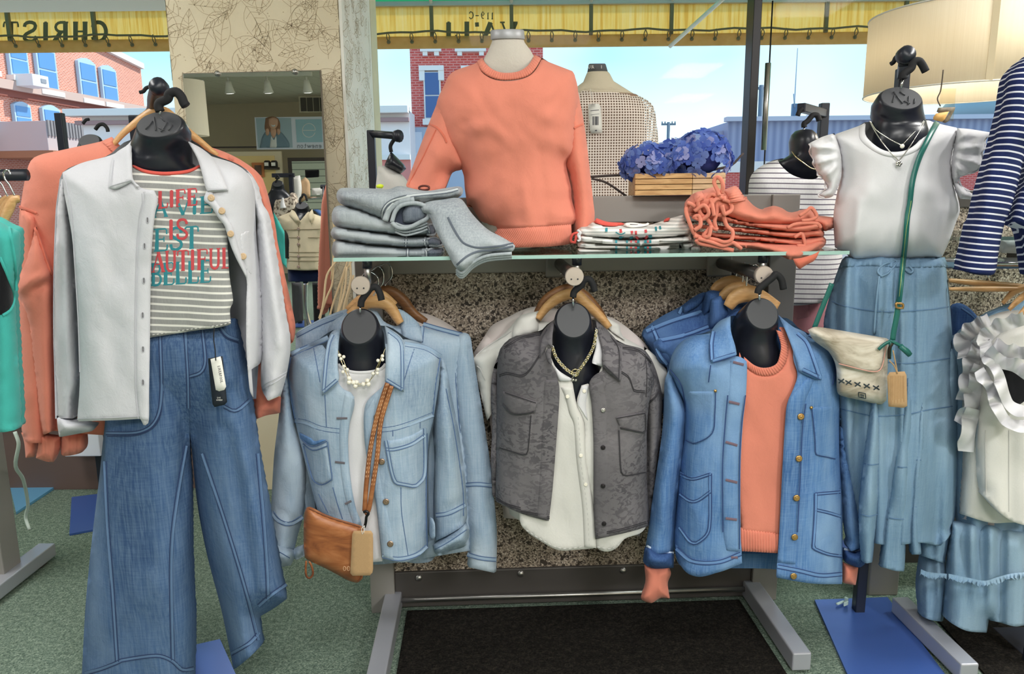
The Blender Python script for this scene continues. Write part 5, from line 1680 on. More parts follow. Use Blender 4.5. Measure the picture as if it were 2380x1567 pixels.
t3, b3 = folded('folded_jeans', 'second folded pair of grey jeans from the bottom of the stack', q(M1, "25,415 40,378 80,376 300,405 560,440 690,440 780,470 790,520 690,518 550,518 300,500 80,470 40,455"), 2.0, .075, 17, .10, gG, 'jeans', GS, 202)
t2, b2 = folded('folded_jeans', 'third folded pair of grey jeans from the bottom of the stack', q(M1, "32,290 50,240 100,228 250,262 450,330 600,330 700,350 745,430 690,442 560,440 300,415 80,380 40,350"), 2.0, .08, 20, .10, gG, 'jeans', GS, 203)
for t, b, l in ((t4, b4, ("555,522 552,595", "690,520 680,560 700,595")), (t3, b3, ("545,440 540,515", "680,445 668,480 690,515")), (t2, b2, ("572,370 568,435", "685,360 700,400 690,435"))):
    seam([q(M1, x) for x in l], b.depth, gk, gl_, t, .001, 6)
    for k in range(3):
        pass
for t, b, pts in ((t4, b4, "690,540 720,525 790,520 800,545 760,580 700,590"), (t3, b3, "690,460 740,450 790,480 780,505 700,505"), (t2, b2, "680,370 720,360 745,400 735,430 690,430")):
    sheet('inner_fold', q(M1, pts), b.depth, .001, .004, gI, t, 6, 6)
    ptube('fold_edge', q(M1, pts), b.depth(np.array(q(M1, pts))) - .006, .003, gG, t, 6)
t1 = thing('folded_jeans', 'top pair of grey jeans with one leg draped over the shelf edge', 'jeans', tuple(P(900, 560, 2.0)), GS)
b1 = Body(q(M1, "65,150 85,115 130,108 300,112 420,118 500,95 620,120 700,128 800,112 900,98 930,105 936,130 920,165 850,192 700,205 560,225 500,250 440,330 400,345 300,300 100,222 70,190"), 1.99, .085, 30, .09, seed=204, nz=((120, 40, .006), (40, 20, .003)))
shell('folded_leg', b1, gG, t1, step=8)
seam([q(M1, "380,330 385,260 440,200 560,165 800,140 900,118"), q(M1, "400,335 405,265 455,210")], b1.depth, gk, gl_, t1, .001, 6)
ptube('inner_leg_opening', q(M1, "445,345 470,270 520,225 620,215 690,250 695,310 640,345 560,382 490,382 445,345"), 1.905, .0055, gG, t1, 8)
ptube('opening_hem', q(M1, "400,335 430,260 500,205 600,190"), 1.91, .008, gG, t1, 8)
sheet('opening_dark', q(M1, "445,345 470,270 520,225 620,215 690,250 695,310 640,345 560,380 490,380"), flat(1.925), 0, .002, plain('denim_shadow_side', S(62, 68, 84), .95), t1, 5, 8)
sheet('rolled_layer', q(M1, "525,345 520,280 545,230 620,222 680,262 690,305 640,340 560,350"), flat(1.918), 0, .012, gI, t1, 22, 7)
for k in range(4):
    ptube('fold_edge', [(x, y + k * 7) for x, y in q(M1, "470,350 540,372 640,350 690,330")], 1.908 + .003 * k, .003, gG, t1, 6)
dl = Body(q(M1, "640,245 665,215 720,198 800,188 880,176 930,192 1000,290 1100,390 1200,445 1292,500 1290,522 1270,548 1180,558 1100,572 1040,600 985,640 930,682 880,652 830,560 760,430 700,300 655,275"), 1.925, .045, 45, .02, lean=-.00075, y0=470, seed=205, folds=[(985, 530, 1060, 590, 10, .008), (860 + 150, 470, 1075, 580, 14, -.008), (1120, 540, 1160, 575, 10, .006)], nz=((50, 60, .006), (22, 26, .003)))
shell('draped_leg', dl, gG, t1, step=7)
stitches('draped_seam', [q(M1, "830,310 870,390 920,470 960,500 1040,520 1180,510 1280,490"), q(M1, "890,640 960,580 1040,545 1150,535 1280,510")], dl.depth, 5, gk, t1, .0012, .0012)
for k in range(3):
    ptube('hem_layer', [(x, y + 5 + 5 * k) for x, y in q(M1, "890,650 930,678 1000,610 1100,562 1270,545")], 1.815 + .006 * k, .0045, gG, t1, 6)
ptube('waist_button', [(986 + 12 * math.cos(a), 437 + 5 * math.sin(a)) for a in np.linspace(0, 6.28, 14)], 1.99, .003, plain('dark_copper', S(96, 50, 44), .4, .5), t1, 6)
o = sheet('yellow_sticker', q(M1, "335,95 360,82 395,90 380,112 340,110"), flat(2.08), 0, .003, plain('neon_yellow', S(216, 236, 60), .6), t1, 4, 6)

# ------------------------------------------------------------------ bust with coral sweatshirt
YS = 2.10
bu = thing('dress_form', 'grey linen bust with silver neck cap wearing the coral sweatshirt', 'bust', (P(1190, 575, YS)[0], YS, ZS))
k_ = YS / FPX
def ringpx(x, y, rx, d, phi=0, Yc=YS):
    return (P(x, y, Yc), rx * Yc / FPX, d, phi)
loft('neck_and_shoulders', [ringpx(1180, 88, 33, .042, 8), ringpx(1181, 100, 37, .045, 6), ringpx(1184, 120, 48, .055, 4), ringpx(1184, 140, 58, .06), ringpx(1184, 165, 82, .065), ringpx(1184, 200, 118, .06), ringpx(1190, 300, 98, .06), ringpx(1200, 420, 84, .055), ringpx(1205, 540, 84, .055)], MAT['linen'], bu, 40)
loft('neck_cap', [ringpx(1180, 92, 37, .046, 8), ringpx(1180, 90, 37.5, .047, 8), ringpx(1179, 72, 37, .046, 8), ringpx(1179, 70, 35, .044, 8)], MAT['grey_cap'], bu, 40, flatcap=True)
lathe('stand', (P(1205, 560, YS)[0], YS, ZS), (0, 0, 1), [(.06, 0), (.06, .008), (.015, .012), (.015, .05)], MAT['steel'], bu, 24)
sw = thing('coral_sweatshirt', 'coral crewneck sweatshirt on the linen bust above the shelf', 'sweatshirt', tuple(P(1200, 570, YS)))
SWB = Body(q(T1, "1000,405 950,440 800,498 745,590 692,740 760,980 870,1170 888,1300 905,1420") + q(M1, "985,220 1050,330 1110,380 1150,400 1225,600 1400,603 1560,595 1695,580 1692,365 1722,330 1705,270 1680,180") + q(T1, "1620,1300 1585,1120 1640,1050 1655,870 1665,620 1635,492 1450,420 1390,385"), YS, .125, 120, .07,
    folds=[(1080, 285, 1095, 500, 10, -.012), (1180, 300, 1150, 330, 50, .01), (1290, 300, 1330, 500, 12, -.006), (1090, 300, 1130, 290, 16, .01), (1300, 280, 1250, 260, 20, .008), (1170, 420, 1200, 540, 16, .004), (1085, 440, 1100, 540, 10, .006), (1160, 330, 1130, 540, 9, -.005), (1255, 350, 1275, 540, 9, -.005), (1215, 400, 1225, 540, 7, .004), (1100, 180, 1150, 280, 14, -.004), (1310, 200, 1260, 270, 12, -.004)], nz=((95, 190, .008), (40, 75, .005), (20, 26, .0022)), seed=211, hem=.85)
swd = SWB.depth
cutp = q(T1, "975,425 1000,490 1060,535 1140,556 1240,552 1325,525 1378,475 1418,402 1450,420 1635,492 1665,620 1655,870 1640,1050 1585,1120 1620,1300") + q(M1, "1680,180 1705,270 1722,330 1690,360 1660,362 1500,372 1300,384 1130,392 1110,380 1050,330 985,220") + q(T1, "905,1420 888,1300 870,1170 760,980 692,740 745,590 800,498 950,440")
swback = q(T1, "1000,405 950,440 800,498 745,590 692,740 760,980 870,1170 888,1300 905,1420") + q(M1, "985,220 1050,330 1110,380 1150,400 1230,508 1400,510 1560,502 1680,488 1690,365 1722,330 1705,270 1680,180") + q(T1, "1620,1300 1585,1120 1640,1050 1655,870 1665,620 1635,492 1450,420 1390,385")
shell('body', SWB, MAT['coral'], sw, cutp, step=8, backpoly=swback)
ribbed_band('ribbed_neck', q(T1, "972,422 1000,485 1060,530 1140,552 1240,548 1322,522 1372,474 1414,402"), q(T1, "1008,395 1035,440 1090,482 1160,500 1250,492 1312,458 1348,412 1364,372"), swd, -.004, .008, MAT['coral'], sw, 6.0)
ribbed_band('ribbed_hem', q(M1, "1130,388 1300,380 1500,367 1678,356"), q(M1, "1235,517 1400,518 1560,510 1682,492"), swd, -.002, .007, MAT['coral'], sw, 4.6, .0012, 4)
SWL = Body(q(T1, "800,520 745,585 692,720 640,850 560,1060 480,1285 600,1330 740,1310 800,1190 872,1165 900,1120 880,960 840,800 830,640"), YS + .02, .08, 52, .05, folds=[(1000, 330, 1030, 380, 16, .01), (1050, 370, 1000, 430, 14, -.008)], seed=212, hem=.85)
shell('sleeve', SWL, MAT['coral'], sw)
SWR = Body(q(T1, "1560,500 1600,480 1640,500 1680,700 1708,850 1728,1000 1772,1400 1780,1480 1765,1570 1690,1660 1625,1600 1622,1400 1600,1250 1560,1110 1570,900 1560,700"), YS + .035, .08, 40, .05, folds=[(1325, 370, 1330, 420, 10, -.012), (1345, 300, 1365, 480, 12, .006)], seed=213, hem=.9)
shell('sleeve', SWR, MAT['coral'], sw)
stitches('shoulder_seam', [q(T1, "640,850 700,880 740,930 762,980")], SWL.depth, 5, MAT['coral_deep'], sw, .001, .003)
stitches('sleeve_line', [q(T1, "690,890 600,1080 500,1270")], SWL.depth, 3.5, MAT['coral_deep'], sw, .001, .002)
stitches('armhole_seam', [q(T1, "1640,880 1700,850")], SWR.depth, 5, MAT['coral_deep'], sw, .001, .003)

# ------------------------------------------------------------------ folded striped tees
GTs = 'striped tees folded on the glass shelf'
mts = striped('folded_stripe', S(206, 208, 206), S(244, 243, 240), .0085, .45, 'z', wob=.004, rot=.0)
lay = (("bottom folded striped tee of the shelf stack", "75,725 110,705 600,725 1000,705 1060,690 1117,695 1117,742 600,757 80,768"), ("second folded striped tee from the bottom of the stack", "82,672 130,660 600,690 1000,665 1055,655 1062,705 600,728 130,716 85,705"),
       ("third folded striped tee from the bottom of the stack", "85,612 130,602 500,640 1000,608 1045,625 1046,660 600,690 130,668"), ("top folded striped tee with red neckline on the stack", "75,565 105,535 160,528 215,492 330,515 470,525 600,525 700,512 850,462 970,430 990,500 1040,522 1045,580 1000,612 600,640 150,622 88,600"))
tb = []
for i, (lab, s_) in enumerate(lay):
    t, b = folded('folded_tee', lab, q(TS, s_), 2.03 - (.0 if i < 3 else -.03), .09 if i < 3 else .11, 14 if i < 3 else 40, .09, mts, 'shirt', GTs, 220 + i, ((60, 20, .003), (30, 10, .0015)), 2.4, 7)
    tb.append((t, b))
t, b = tb[3]
sheet('red_neckline', q(TS, "215,492 240,458 330,488 460,498 480,512 400,525 300,520"), b.depth, .001, .006, MAT['red_trim'], t, 8, 6)
sheet('red_neckline', q(TS, "800,490 815,462 860,450 850,478"), b.depth, .001, .005, MAT['red_trim'], t, 6, 6)
sheet('neck_label', q(TS, "462,520 480,500 540,495 640,505 680,492 685,515 620,530 520,538"), b.depth, .006, .002, MAT['card_white'], t, 4, 6)
stitches('label_print', [q(TS, "520,512 600,515")], b.depth, 2.2, MAT['ink'], t, .0095, .0004)
tl = [(q(TS, "322,538 322,572"), 6), (q(TS, "735,530 740,565"), 5), (q(TS, "770,525 775,552"), 5), (q(TS, "442,612 442,662"), 7), (q(TS, "425,622 470,615"), 2), (q(TS, "690,600 695,690"), 8), (q(TS, "530,615 545,650 600,660 640,680"), 8), (q(TS, "400,575 440,595 480,580"), 2.5)]
rl_ = [(q(TS, "440,550 445,580"), 6), (q(TS, "535,565 538,595"), 6), (q(TS, "570,565 570,600"), 5), (q(TS, "650,555 655,580"), 6), (q(TS, "570,610 600,640 650,630 660,605"), 6)]
stitches('teal_print', tl, b.depth, 5, MAT['ink_teal'], t, .0015, .0005, 5)
stitches('red_print', rl_, b.depth, 5, MAT['ink_red'], t, .0015, .0005, 5)
for (t, b), y in zip(tb[:3], (740, 708, 655)):
    stitches('teal_print', [(q(TS, "%d,%d %d,%d" % (x, y - 14, x, y + 12)), w) for x, w in ((405, 5), (495, 4), (590, 6), (650, 6), (690, 5))], b.depth, 5, MAT['ink_teal'], t, .0012, .0005, 4)
    stitches('red_print', [(q(TS, "%d,%d %d,%d" % (x, y - 10, x, y + 8)), w) for x, w in ((530, 4), (570, 5), (670, 4))], b.depth, 5, MAT['ink_red'], t, .0012, .0005, 4)
fr = tb[3][0]
for k in range(3):
    ptube('sleeve_fold', q(TS, "%d,560 %d,580 %d,600 %d,640 %d,650" % (85 - 4 * k, 100 + 3 * k, 85 + 6 * k, 100 + k, 80 + k)), 1.955 + .004 * k, .003, MAT['white'], fr, 6)
ptube('red_loop', q(TS, "85,580 40,595 25,650 60,665 70,600"), 2.0, .0035, MAT['red_trim'], tb[0][0], 6)

# ------------------------------------------------------------------ coral shorts stack with drawstrings
GSh = 'coral shorts folded on the glass shelf'
sh = (("bottom coral shorts of the stack, corner hanging off the shelf", "1070,640 1300,690 1600,725 1800,780 1850,805 1950,800 2080,740 2150,690 2165,660 2130,620 1900,660 1500,650 1080,610", 2.0, .09),
      ("second coral shorts from the bottom of the stack", "1060,590 1300,632 1600,655 1900,705 2000,715 2160,668 2165,640 2130,600 1900,620 1500,600 1080,570", 2.0, .095),
      ("middle coral shorts of the stack", "1040,540 1300,560 1600,598 1900,640 2140,622 2150,580 2120,540 1800,560 1400,530 1060,510", 2.0, .10),
      ("second coral shorts from the top of the stack", "1000,440 1300,490 1600,545 1900,590 2130,570 2150,520 2100,470 1900,500 1500,480 1300,430 1010,400", 2.0, .105),
      ("top coral shorts of the stack with gathered waistband", "1000,330 1060,250 1110,232 1230,195 1300,222 1390,188 1425,200 1470,265 1500,295 1560,355 1630,385 1715,355 1790,372 1870,410 2040,370 2085,430 2140,440 2232,452 2235,540 2150,572 2080,520 1950,525 1700,540 1450,500 1300,450 1100,440 990,420", 2.02, .11))
st_ = []
for i, (lab, s_, Y, bl) in enumerate(sh):
    t, b = folded('coral_shorts', lab, q(TS, s_), Y, bl, 18 if i < 4 else 30, .09, MAT['coral'], 'shorts', GSh, 240 + i, ((70, 24, .008), (26, 11, .004), (12, 8, .0015)), 2.2, 6, lean=-.0016 if i == 0 else 0, y0=560)
    st_.append((t, b))
t, b = st_[4]
ribbed_band('waist_gathers', q(TS, "1300,225 1330,255 1345,300 1340,330"), q(TS, "1395,188 1440,225 1475,275 1490,310"), b.depth, .004, .012, MAT['coral'], t, 5.5, .002)
ribbed_band('waist_gathers', q(TS, "1060,250 1055,290 1065,330"), q(TS, "1120,232 1135,262 1140,300"), b.depth, .004, .012, MAT['coral'], t, 5.5, .002)
stitches('waist_seam', [q(TS, "1350,345 1420,320 1500,285")], b.depth, 6, MAT['coral_deep'], t, .006, .004)
for s_ in ("1940,440 2000,400 2040,372 2085,440 2040,470 1960,480", "1840,540 1900,510 2000,500 2090,505 2120,540", "1900,620 1960,590 1990,690 1920,690"):
    ptube('leg_hem', q(TS, s_), 1.905, .0045, MAT['coral'], t, 6)
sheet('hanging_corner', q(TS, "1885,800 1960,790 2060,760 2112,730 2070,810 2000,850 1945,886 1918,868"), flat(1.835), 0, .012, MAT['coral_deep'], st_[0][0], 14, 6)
mc = MAT['coral']
for i, s_ in enumerate(("1290,250 1300,190 1280,130 1245,118 1225,160 1255,230 1270,270", "1120,280 1090,330 1110,420 1170,470 1220,540 1255,555", "1290,290 1200,260 1160,330 1150,400 1190,360 1240,300 1320,290", "1300,300 1360,330 1370,390 1310,430 1290,350",
    "1300,430 1330,520 1380,570 1370,640 1310,660 1240,640 1120,620 1060,610", "1010,340 990,400 1020,500 1060,590 1090,610", "1060,400 1140,350 1180,420 1120,470 1050,450 1100,440 1110,520 1060,560", "1200,520 1180,610 1130,610 1190,540", "1075,640 1100,670 1200,690 1300,710 1390,730", "1090,630 1200,660 1300,690 1380,665 1420,690 1450,715", "1230,430 1290,430 1320,410", "1240,320 1250,400 1230,480 1240,540", "1200,300 1215,380 1225,440", "1000,330 1030,340 1060,360")):
    pts = q(TS, s_)
    dd = np.minimum(1.90 + .003 * (i % 3), 9)
    ptube('drawstring', pts, [dd - .006 * math.sin(j * 1.3 + i) for j in range(len(pts))], .0052, mc, t if i < 12 else st_[2][0], 8)

# ------------------------------------------------------------------ hydrangeas in a wooden box on the unit's top
YH = 2.235
hy = thing('hydrangea_planter', 'blue hydrangeas in a wooden box on top of the display unit', 'flowers', tuple(P(1560, 456, YH)))
zb_ = ztop + .001
x0, x1 = P(1468, 430, YH)[0], P(1672, 430, YH)[0]
zt2 = P(1560, 402, YH - .05)[2]
for nm, lo, hi in (('back_board', (x0, YH + .05, zb_), (x1, YH + .06, zt2)), ('end_board', (x0, YH - .05, zb_), (x0 + .01, YH + .05, zt2)), ('end_board', (x1 - .01, YH - .05, zb_), (x1, YH + .05, zt2)), ('soil', (x0 + .01, YH - .05, zb_), (x1 - .01, YH + .05, zt2 - .01))):
    box2(nm, lo, hi, MAT['wood_box'] if nm != 'soil' else plain('moss', S(40, 50, 40), 1), hy, .002)
xj = P(1598, 430, YH)[0]; mws = [wood('planter_slat', S(176, 132, 82), S(226, 188, 132), 10, .6), wood('planter_slat_pale', S(186, 152, 112), S(222, 192, 152), 10, .6)]
for k in range(4):
    za, zb2_ = zb_ + (zt2 - zb_) * k / 4, zb_ + (zt2 - zb_) * (k + 1) / 4 - .0015
    for xa, xb, mm in ((x0, xj - .001, mws[0]), (xj, x1, mws[1])):
        box2('slat', (xa, YH - .062, za), (xb, YH - .05, zb2_), mm, hy, .0015)
def petal_mesh():
    V, Fc = [], []
    for k in range(4):
        a0 = k * math.pi / 2
        n0 = len(V)
        for j, (u, w, h) in enumerate(((.08, .05, 0), (.35, .42, .06), (.75, .56, .16), (1.08, .3, .10))):
            for s in (-1, 0, 1):
                x, y = u, s * w
                z = h - (.06 if s == 0 else 0)
                V.append((x * math.cos(a0) - y * math.sin(a0), x * math.sin(a0) + y * math.cos(a0), z))
        for j in range(3):
            for s in range(2):
                i = n0 + j * 3 + s
                Fc.append((i, i + 1, i + 4, i + 3))
    return V, Fc
pv, pf = petal_mesh()
pms = []
for i, c in enumerate((S(100, 124, 200), S(122, 146, 210), S(84, 106, 188), S(160, 166, 216))):
    m_ = m_translucent('blue_petal_%d' % i, c, .35)
    me = bpy.data.meshes.new('floret'); me.from_pydata(pv, [], pf); me.materials.append(m_)
    me.polygons.foreach_set('use_smooth', [True] * len(me.polygons)); pms.append(me)
rng = random.Random(5)
for (cx, cy, rx, ry, n) in ((1512, 382, 68, 42, 75), (1630, 370, 64, 60, 95), (1570, 368, 50, 38, 50)):
    c = P(cx, cy, YH)
    for i in range(n):
        u, v = rng.uniform(-1, 1), rng.uniform(0, 2 * math.pi)
        s = math.sqrt(1 - u * u)
        d = Vector((s * math.cos(v), -abs(s * math.sin(v)) if rng.random() < .72 else s * math.sin(v), u))
        p = Vector(c) + Vector((d.x * rx * YH / FPX, d.y * .075, d.z * ry * YH / FPX))
        o = bpy.data.objects.new('floret', pms[rng.choice((0, 0, 1, 1, 2, 3))])
        o.matrix_world = Matrix.Identity(4)
        COL.objects.link(o)
        o.parent = hy
        sc = rng.uniform(.015, .021)
        mw = Matrix.Translation(p) @ (d.to_track_quat('Z', 'Y').to_matrix().to_4x4()) @ Matrix.Rotation(rng.uniform(0, 6.28), 4, 'Z') @ Matrix.Rotation(rng.uniform(-.5, .5), 4, 'X') @ Matrix.Scale(sc, 4)
        o.matrix_parent_inverse = Matrix.Translation(-hy.location)
        o.matrix_basis = mw
    loft('flower_core', [(c + np.array([0, 0, z * ry * YH / FPX * .6]), rx * YH / FPX * .7 * math.sqrt(max(.02, 1 - z * z)), .06 * math.sqrt(max(.02, 1 - z * z)), 0) for z in (-.98, -.7, -.3, .1, .5, .8, .98)], plain('petal_core', S(48, 62, 132), .9) if 'petal_core' not in bpy.data.materials else bpy.data.materials['petal_core'], hy, 14)
tw = thing('twig', 'thin dark forked twig lying behind the hydrangea box', 'twig', tuple(P(1500, 410, YH + .08)))
ptube('stem', [(1372, 411), (1440, 407), (1560, 404), (1690, 388), (1728, 356)], YH + .09, [.004, .004, .005, .004, .003], plain('bark', S(78, 68, 66), .9), tw, 7)
ptube('branch', [(1375, 415), (1410, 425), (1456, 456)], YH + .09, .0035, bpy.data.materials['bark'], tw, 7)
# ------------------------------------------------------------------ things behind the centre unit, by the window
def m_net():
    t = NT('open_mesh_knit')
    sp = t.new('SeparateXYZ'); t.l.new(t.coord(), sp.inputs[0])
    s1 = t.math('SINE', t.math('MULTIPLY', t.math('ADD', sp.outputs[0], sp.outputs[2]), 2 * math.pi / .023))
    s2 = t.math('SINE', t.math('MULTIPLY', t.math('SUBTRACT', sp.outputs[0], sp.outputs[2]), 2 * math.pi / .023))
    h = t.math('GREATER_THAN', t.math('MULTIPLY', s1, s2), .28)
    t.color(S(240, 226, 216)).set(Roughness=.9)
    tr, mx = t.new('BsdfTransparent'), t.new('MixShader')
    t.l.new(h, mx.inputs[0]); t.l.new(t.b.outputs[0], mx.inputs[1]); t.l.new(tr.outputs[0], mx.inputs[2])
    t.l.new(mx.outputs[0], t.out.inputs[0])
    return t.m
YN = 3.45
nb = thing('dress_form', 'cream bust with patterned neck cap in the window behind the sweatshirt', 'bust', (P(1400, 500, YN)[0], YN, .375))
kk = YN / FPX
def rp(x, y, rx, d, phi=0):
    return (P(x, y, YN), rx * kk, d, phi)
loft('neck_and_body', [rp(1389, 166, 22, .04, 6), rp(1390, 172, 26, .05), rp(1391, 190, 34, .06), rp(1393, 205, 55, .07), rp(1396, 222, 78, .08)], MAT['cream_linen'], nb, 36)
loft('body_cover', [rp(1396, 221, 80, .081), rp(1398, 240, 95, .09), rp(1400, 320, 92, .11), rp(1400, 420, 75, .1), rp(1400, 560, 80, .1)], cloth('tan_cover', S(164, 132, 112), .05), nb, 36)
loft('neck_cap', [rp(1389, 168, 23, .042, 8), rp(1388, 150, 19, .036, 8), rp(1388, 148, 17, .033, 8)], plain('printed_cap', S(96, 98, 102), .7), nb, 28, flatcap=True)
stitches('cap_lettering', text_lines('UR WIN', 1366, 152, 42, 7, .25, 1.2), flat(YN - .045), 1, MAT['card_white'], nb, .002, .0004, 3)
zb0 = P(1400, 560, YN)[2]
tube('stand_pole', [(P(1400, 500, YN)[0], YN, .375), (P(1400, 500, YN)[0], YN, zb0)], .018, MAT['steel'], nb, 12, False)
lathe('stand_base', (P(1400, 500, YN)[0], YN, .373), (0, 0, 1), [(.16, 0), (.16, .008), (.03, .02)], MAT['steel'], nb, 28)
ns = thing('mesh_sweater', 'open-knit beige mesh sweater on the cream bust in the window', 'sweater', tuple(P(1420, 500, YN)))
NB = Body([(1352, 205), (1375, 203), (1420, 203), (1460, 212), (1500, 230), (1520, 250), (1528, 300), (1533, 360), (1535, 470), (1360, 470), (1300, 460), (1290, 300), (1310, 225)], YN, .14, 60, .13, nz=((60, 90, .006),), seed=301, hem=.85)
shell('knit_body', NB, m_net(), ns, step=10)
stitches('neck_edge', [[(1352, 207), (1380, 212), (1420, 212), (1458, 214)]], NB.depth, 6, MAT['cream_linen'], ns, .002, .004)
pt = thing('price_tag', 'white price tag on a string on the mesh sweater', 'tag', tuple(P(1383, 300, YN - .16)))
sheet('card', q(T1, "1735,715 1820,712 1832,912 1748,916"), flat(YN - .16), 0, .001, MAT['card_white'], pt, 1, 12, False)
stitches('print', [(q(T1, "1750,762 1810,755"), 1.5), (q(T1, "1752,790 1812,782"), .8)] + [(q(T1, "%d,800 %d,860" % (x, x)), w) for x, w in ((1770, 3), (1782, 2), (1792, 4), (1803, 2))] + [(q(T1, "1782,897 1796,896"), 3)], flat(YN - .16), 1, plain('print_grey', S(90, 90, 96), .8), pt, .0014, .0003, 4)
ptube('string', q(T1, "1750,610 1760,660 1775,722"), YN - .158, .001, MAT['card_white'], pt, 5)

# small black rack left of the sweatshirt
r1 = thing('garment_rack', 'small black square-arm rack left of the coral sweatshirt', 'rack', (P(862, 400, 2.9)[0], 2.9, 0))
c_ = P(862, 303, 2.9)
box('pole', (c_[0], 2.9, c_[2] / 2), (.028, .028, c_[2]), MAT['iron'], r1)
e_ = P(925, 316, 2.75)
tube('arm', [(c_[0], 2.9, c_[2] - .012), tuple(e_)], .014, MAT['iron'], r1, 4, False)
lathe('arm_end', e_, (1, -.6, 0), [(.02, -.01), (.022, 0), (.02, .01)], MAT['iron'], r1, 12)
box('base_plate', (c_[0] + .05, 2.85, .005), (.28, .34, .008), MAT['plate'], r1)
t_ = thing('torso_form', 'tilted black form with white top on the small rack', 'torso form', tuple(P(910, 430, 2.78)))
sheet('neck', q(T1, "380,1040 470,1130 485,1160 450,1195 400,1170 335,1140 350,1100"), flat(2.78), 0, .05, MAT['form'], t_, 16, 6, under=.03)
ptube('hook', q(T1, "382,1045 378,1000 410,950 430,935 447,975"), 2.76, .007, MAT['hook_foam'], t_, 8)
wt = thing('white_blouse', 'white top hanging on the tilted form left of the sweatshirt', 'top', tuple(P(910, 450, 2.8)))
shell('body', Body(q(T1, "290,1140 340,1140 400,1165 450,1195 500,1260 540,1400 500,1500 280,1500 275,1300 285,1200"), 2.8, .07, 30, .05, seed=311, hem=.8), MAT['offwhite'], wt)

# rack at the right with striped top and pink trousers
YR = 2.62
r2 = thing('garment_rack', 'black square-arm rack with the striped top right of the flowers', 'rack', (P(1914, 400, 2.75)[0], 2.75, 0))
c_ = P(1916, 240, 2.75)
box('pole', (c_[0], 2.75, c_[2] / 2), (.03, .03, c_[2]), MAT['iron'], r2)
e_ = P(1862, 258, 2.55)
box('arm', (np.array(c_) + e_) / 2 + np.array([0, 0, -.012]), (.028, float(np.linalg.norm(np.array(c_) - e_)), .028), MAT['iron'], r2, Matrix.Rotation(math.atan2(-(c_[0] - e_[0]), c_[1] - e_[1]), 3, 'Z'))
box('base_plate', (c_[0] - .02, 2.72, .005), (.3, .45, .008), MAT['plate'], r2)
ptube('side_hook', q(R1, "810,795 820,770 845,745"), 2.55, .008, MAT['hook_foam'], r2, 8)
loft_y = YR - .05
rf_ = thing('torso_form', 'black round-topped torso form wearing the striped top', 'torso form', tuple(P(1862, 560, YR)))
def rr_(x, y, rx, d, dy=0):
    return (P(x, y, YR - .03 + dy), rx * YR / FPX, d, 0)
loft('head_and_chest', [rr_(1868, 301, 6, .02), rr_(1868, 304, 16, .045), rr_(1868, 313, 25, .06), rr_(1868, 330, 30, .068), rr_(1868, 350, 29, .066), rr_(1866, 360, 28, .06), rr_(1864, 370, 42, .06), rr_(1862, 378, 58, .06, .01), rr_(1860, 400, 62, .06, .02), rr_(1858, 420, 60, .05, .04), rr_(1858, 520, 60, .05, .05)], MAT['form'], rf_, 32)
ptube('foam_hook', q(R1, "855,875 855,850 880,830 905,800 920,790 945,795 958,830"), YR - .05, .009, MAT['hook_foam'], rf_, 8)
ptube('hook_shank', q(R1, "856,930 855,865"), YR - .05, .003, MAT['chrome'], rf_, 6)
sp = thing('striped_blouse', 'white top with thin grey stripes hanging right of the shorts', 'top', tuple(P(1860, 680, YR)))
m_s = striped('thin_grey_stripe', S(232, 230, 232), S(112, 104, 118), .0165, .22, 'z', wob=.003, rot=-.03)
SPB = Body(q(R1, "470,1330 480,1230 520,1170 600,1120 690,1090 960,1090 1060,1160 1100,1300 1110,1900 1000,2080 800,2100 480,2100 460,1700"), YR, .10, 60, .05, seed=321, hem=.8)
shell('body', SPB, m_s, sp, q(R1, "470,1330 480,1230 520,1170 600,1120 675,1098 690,1130 760,1195 850,1228 940,1225 1000,1150 1060,1160 1100,1300 1110,1900 1000,2080 800,2100 480,2100 460,1700"))
nkc = thing('fine_necklace', 'thin pale chain on the black form above the striped top', 'necklace', tuple(P(1870, 390, YR - .15)))
ptube('chain', q(R1, "770,1040 800,1080 850,1120 900,1155 940,1165"), [YR - .06, YR - .085, YR - .095, YR - .095, YR - .09], .002, MAT['gold'], nkc, 6)
pk_ = thing('pink_trousers', 'dusty pink trousers hanging below the striped top', 'trousers', tuple(P(1860, 900, YR + .02)))
PKB = Body(q(R2, "735,430 880,380 1050,380 1060,800 1000,1500 740,1500 730,1000 735,650"), YR + .03, .07, 50, .04, seed=322, hem=.8)
shell('leg', PKB, cloth('dusty_pink_twill', S(216, 150, 160), .05), pk_)
sheet('pocket', q(R2, "760,500 895,520 890,700 800,720 755,640"), PKB.depth, .001, .004, bpy.data.materials['dusty_pink_twill'], pk_, 5, 8)
tt = sheet('paper_tag', q(R2, "735,470 745,455 762,565 740,575"), flat(YR - .05), 0, .001, plain('pale_blue_card', S(196, 216, 226), .6), None, 1, 10, False)
tag(tt, 'pale blue paper tag beside the pink trousers', 'tag')
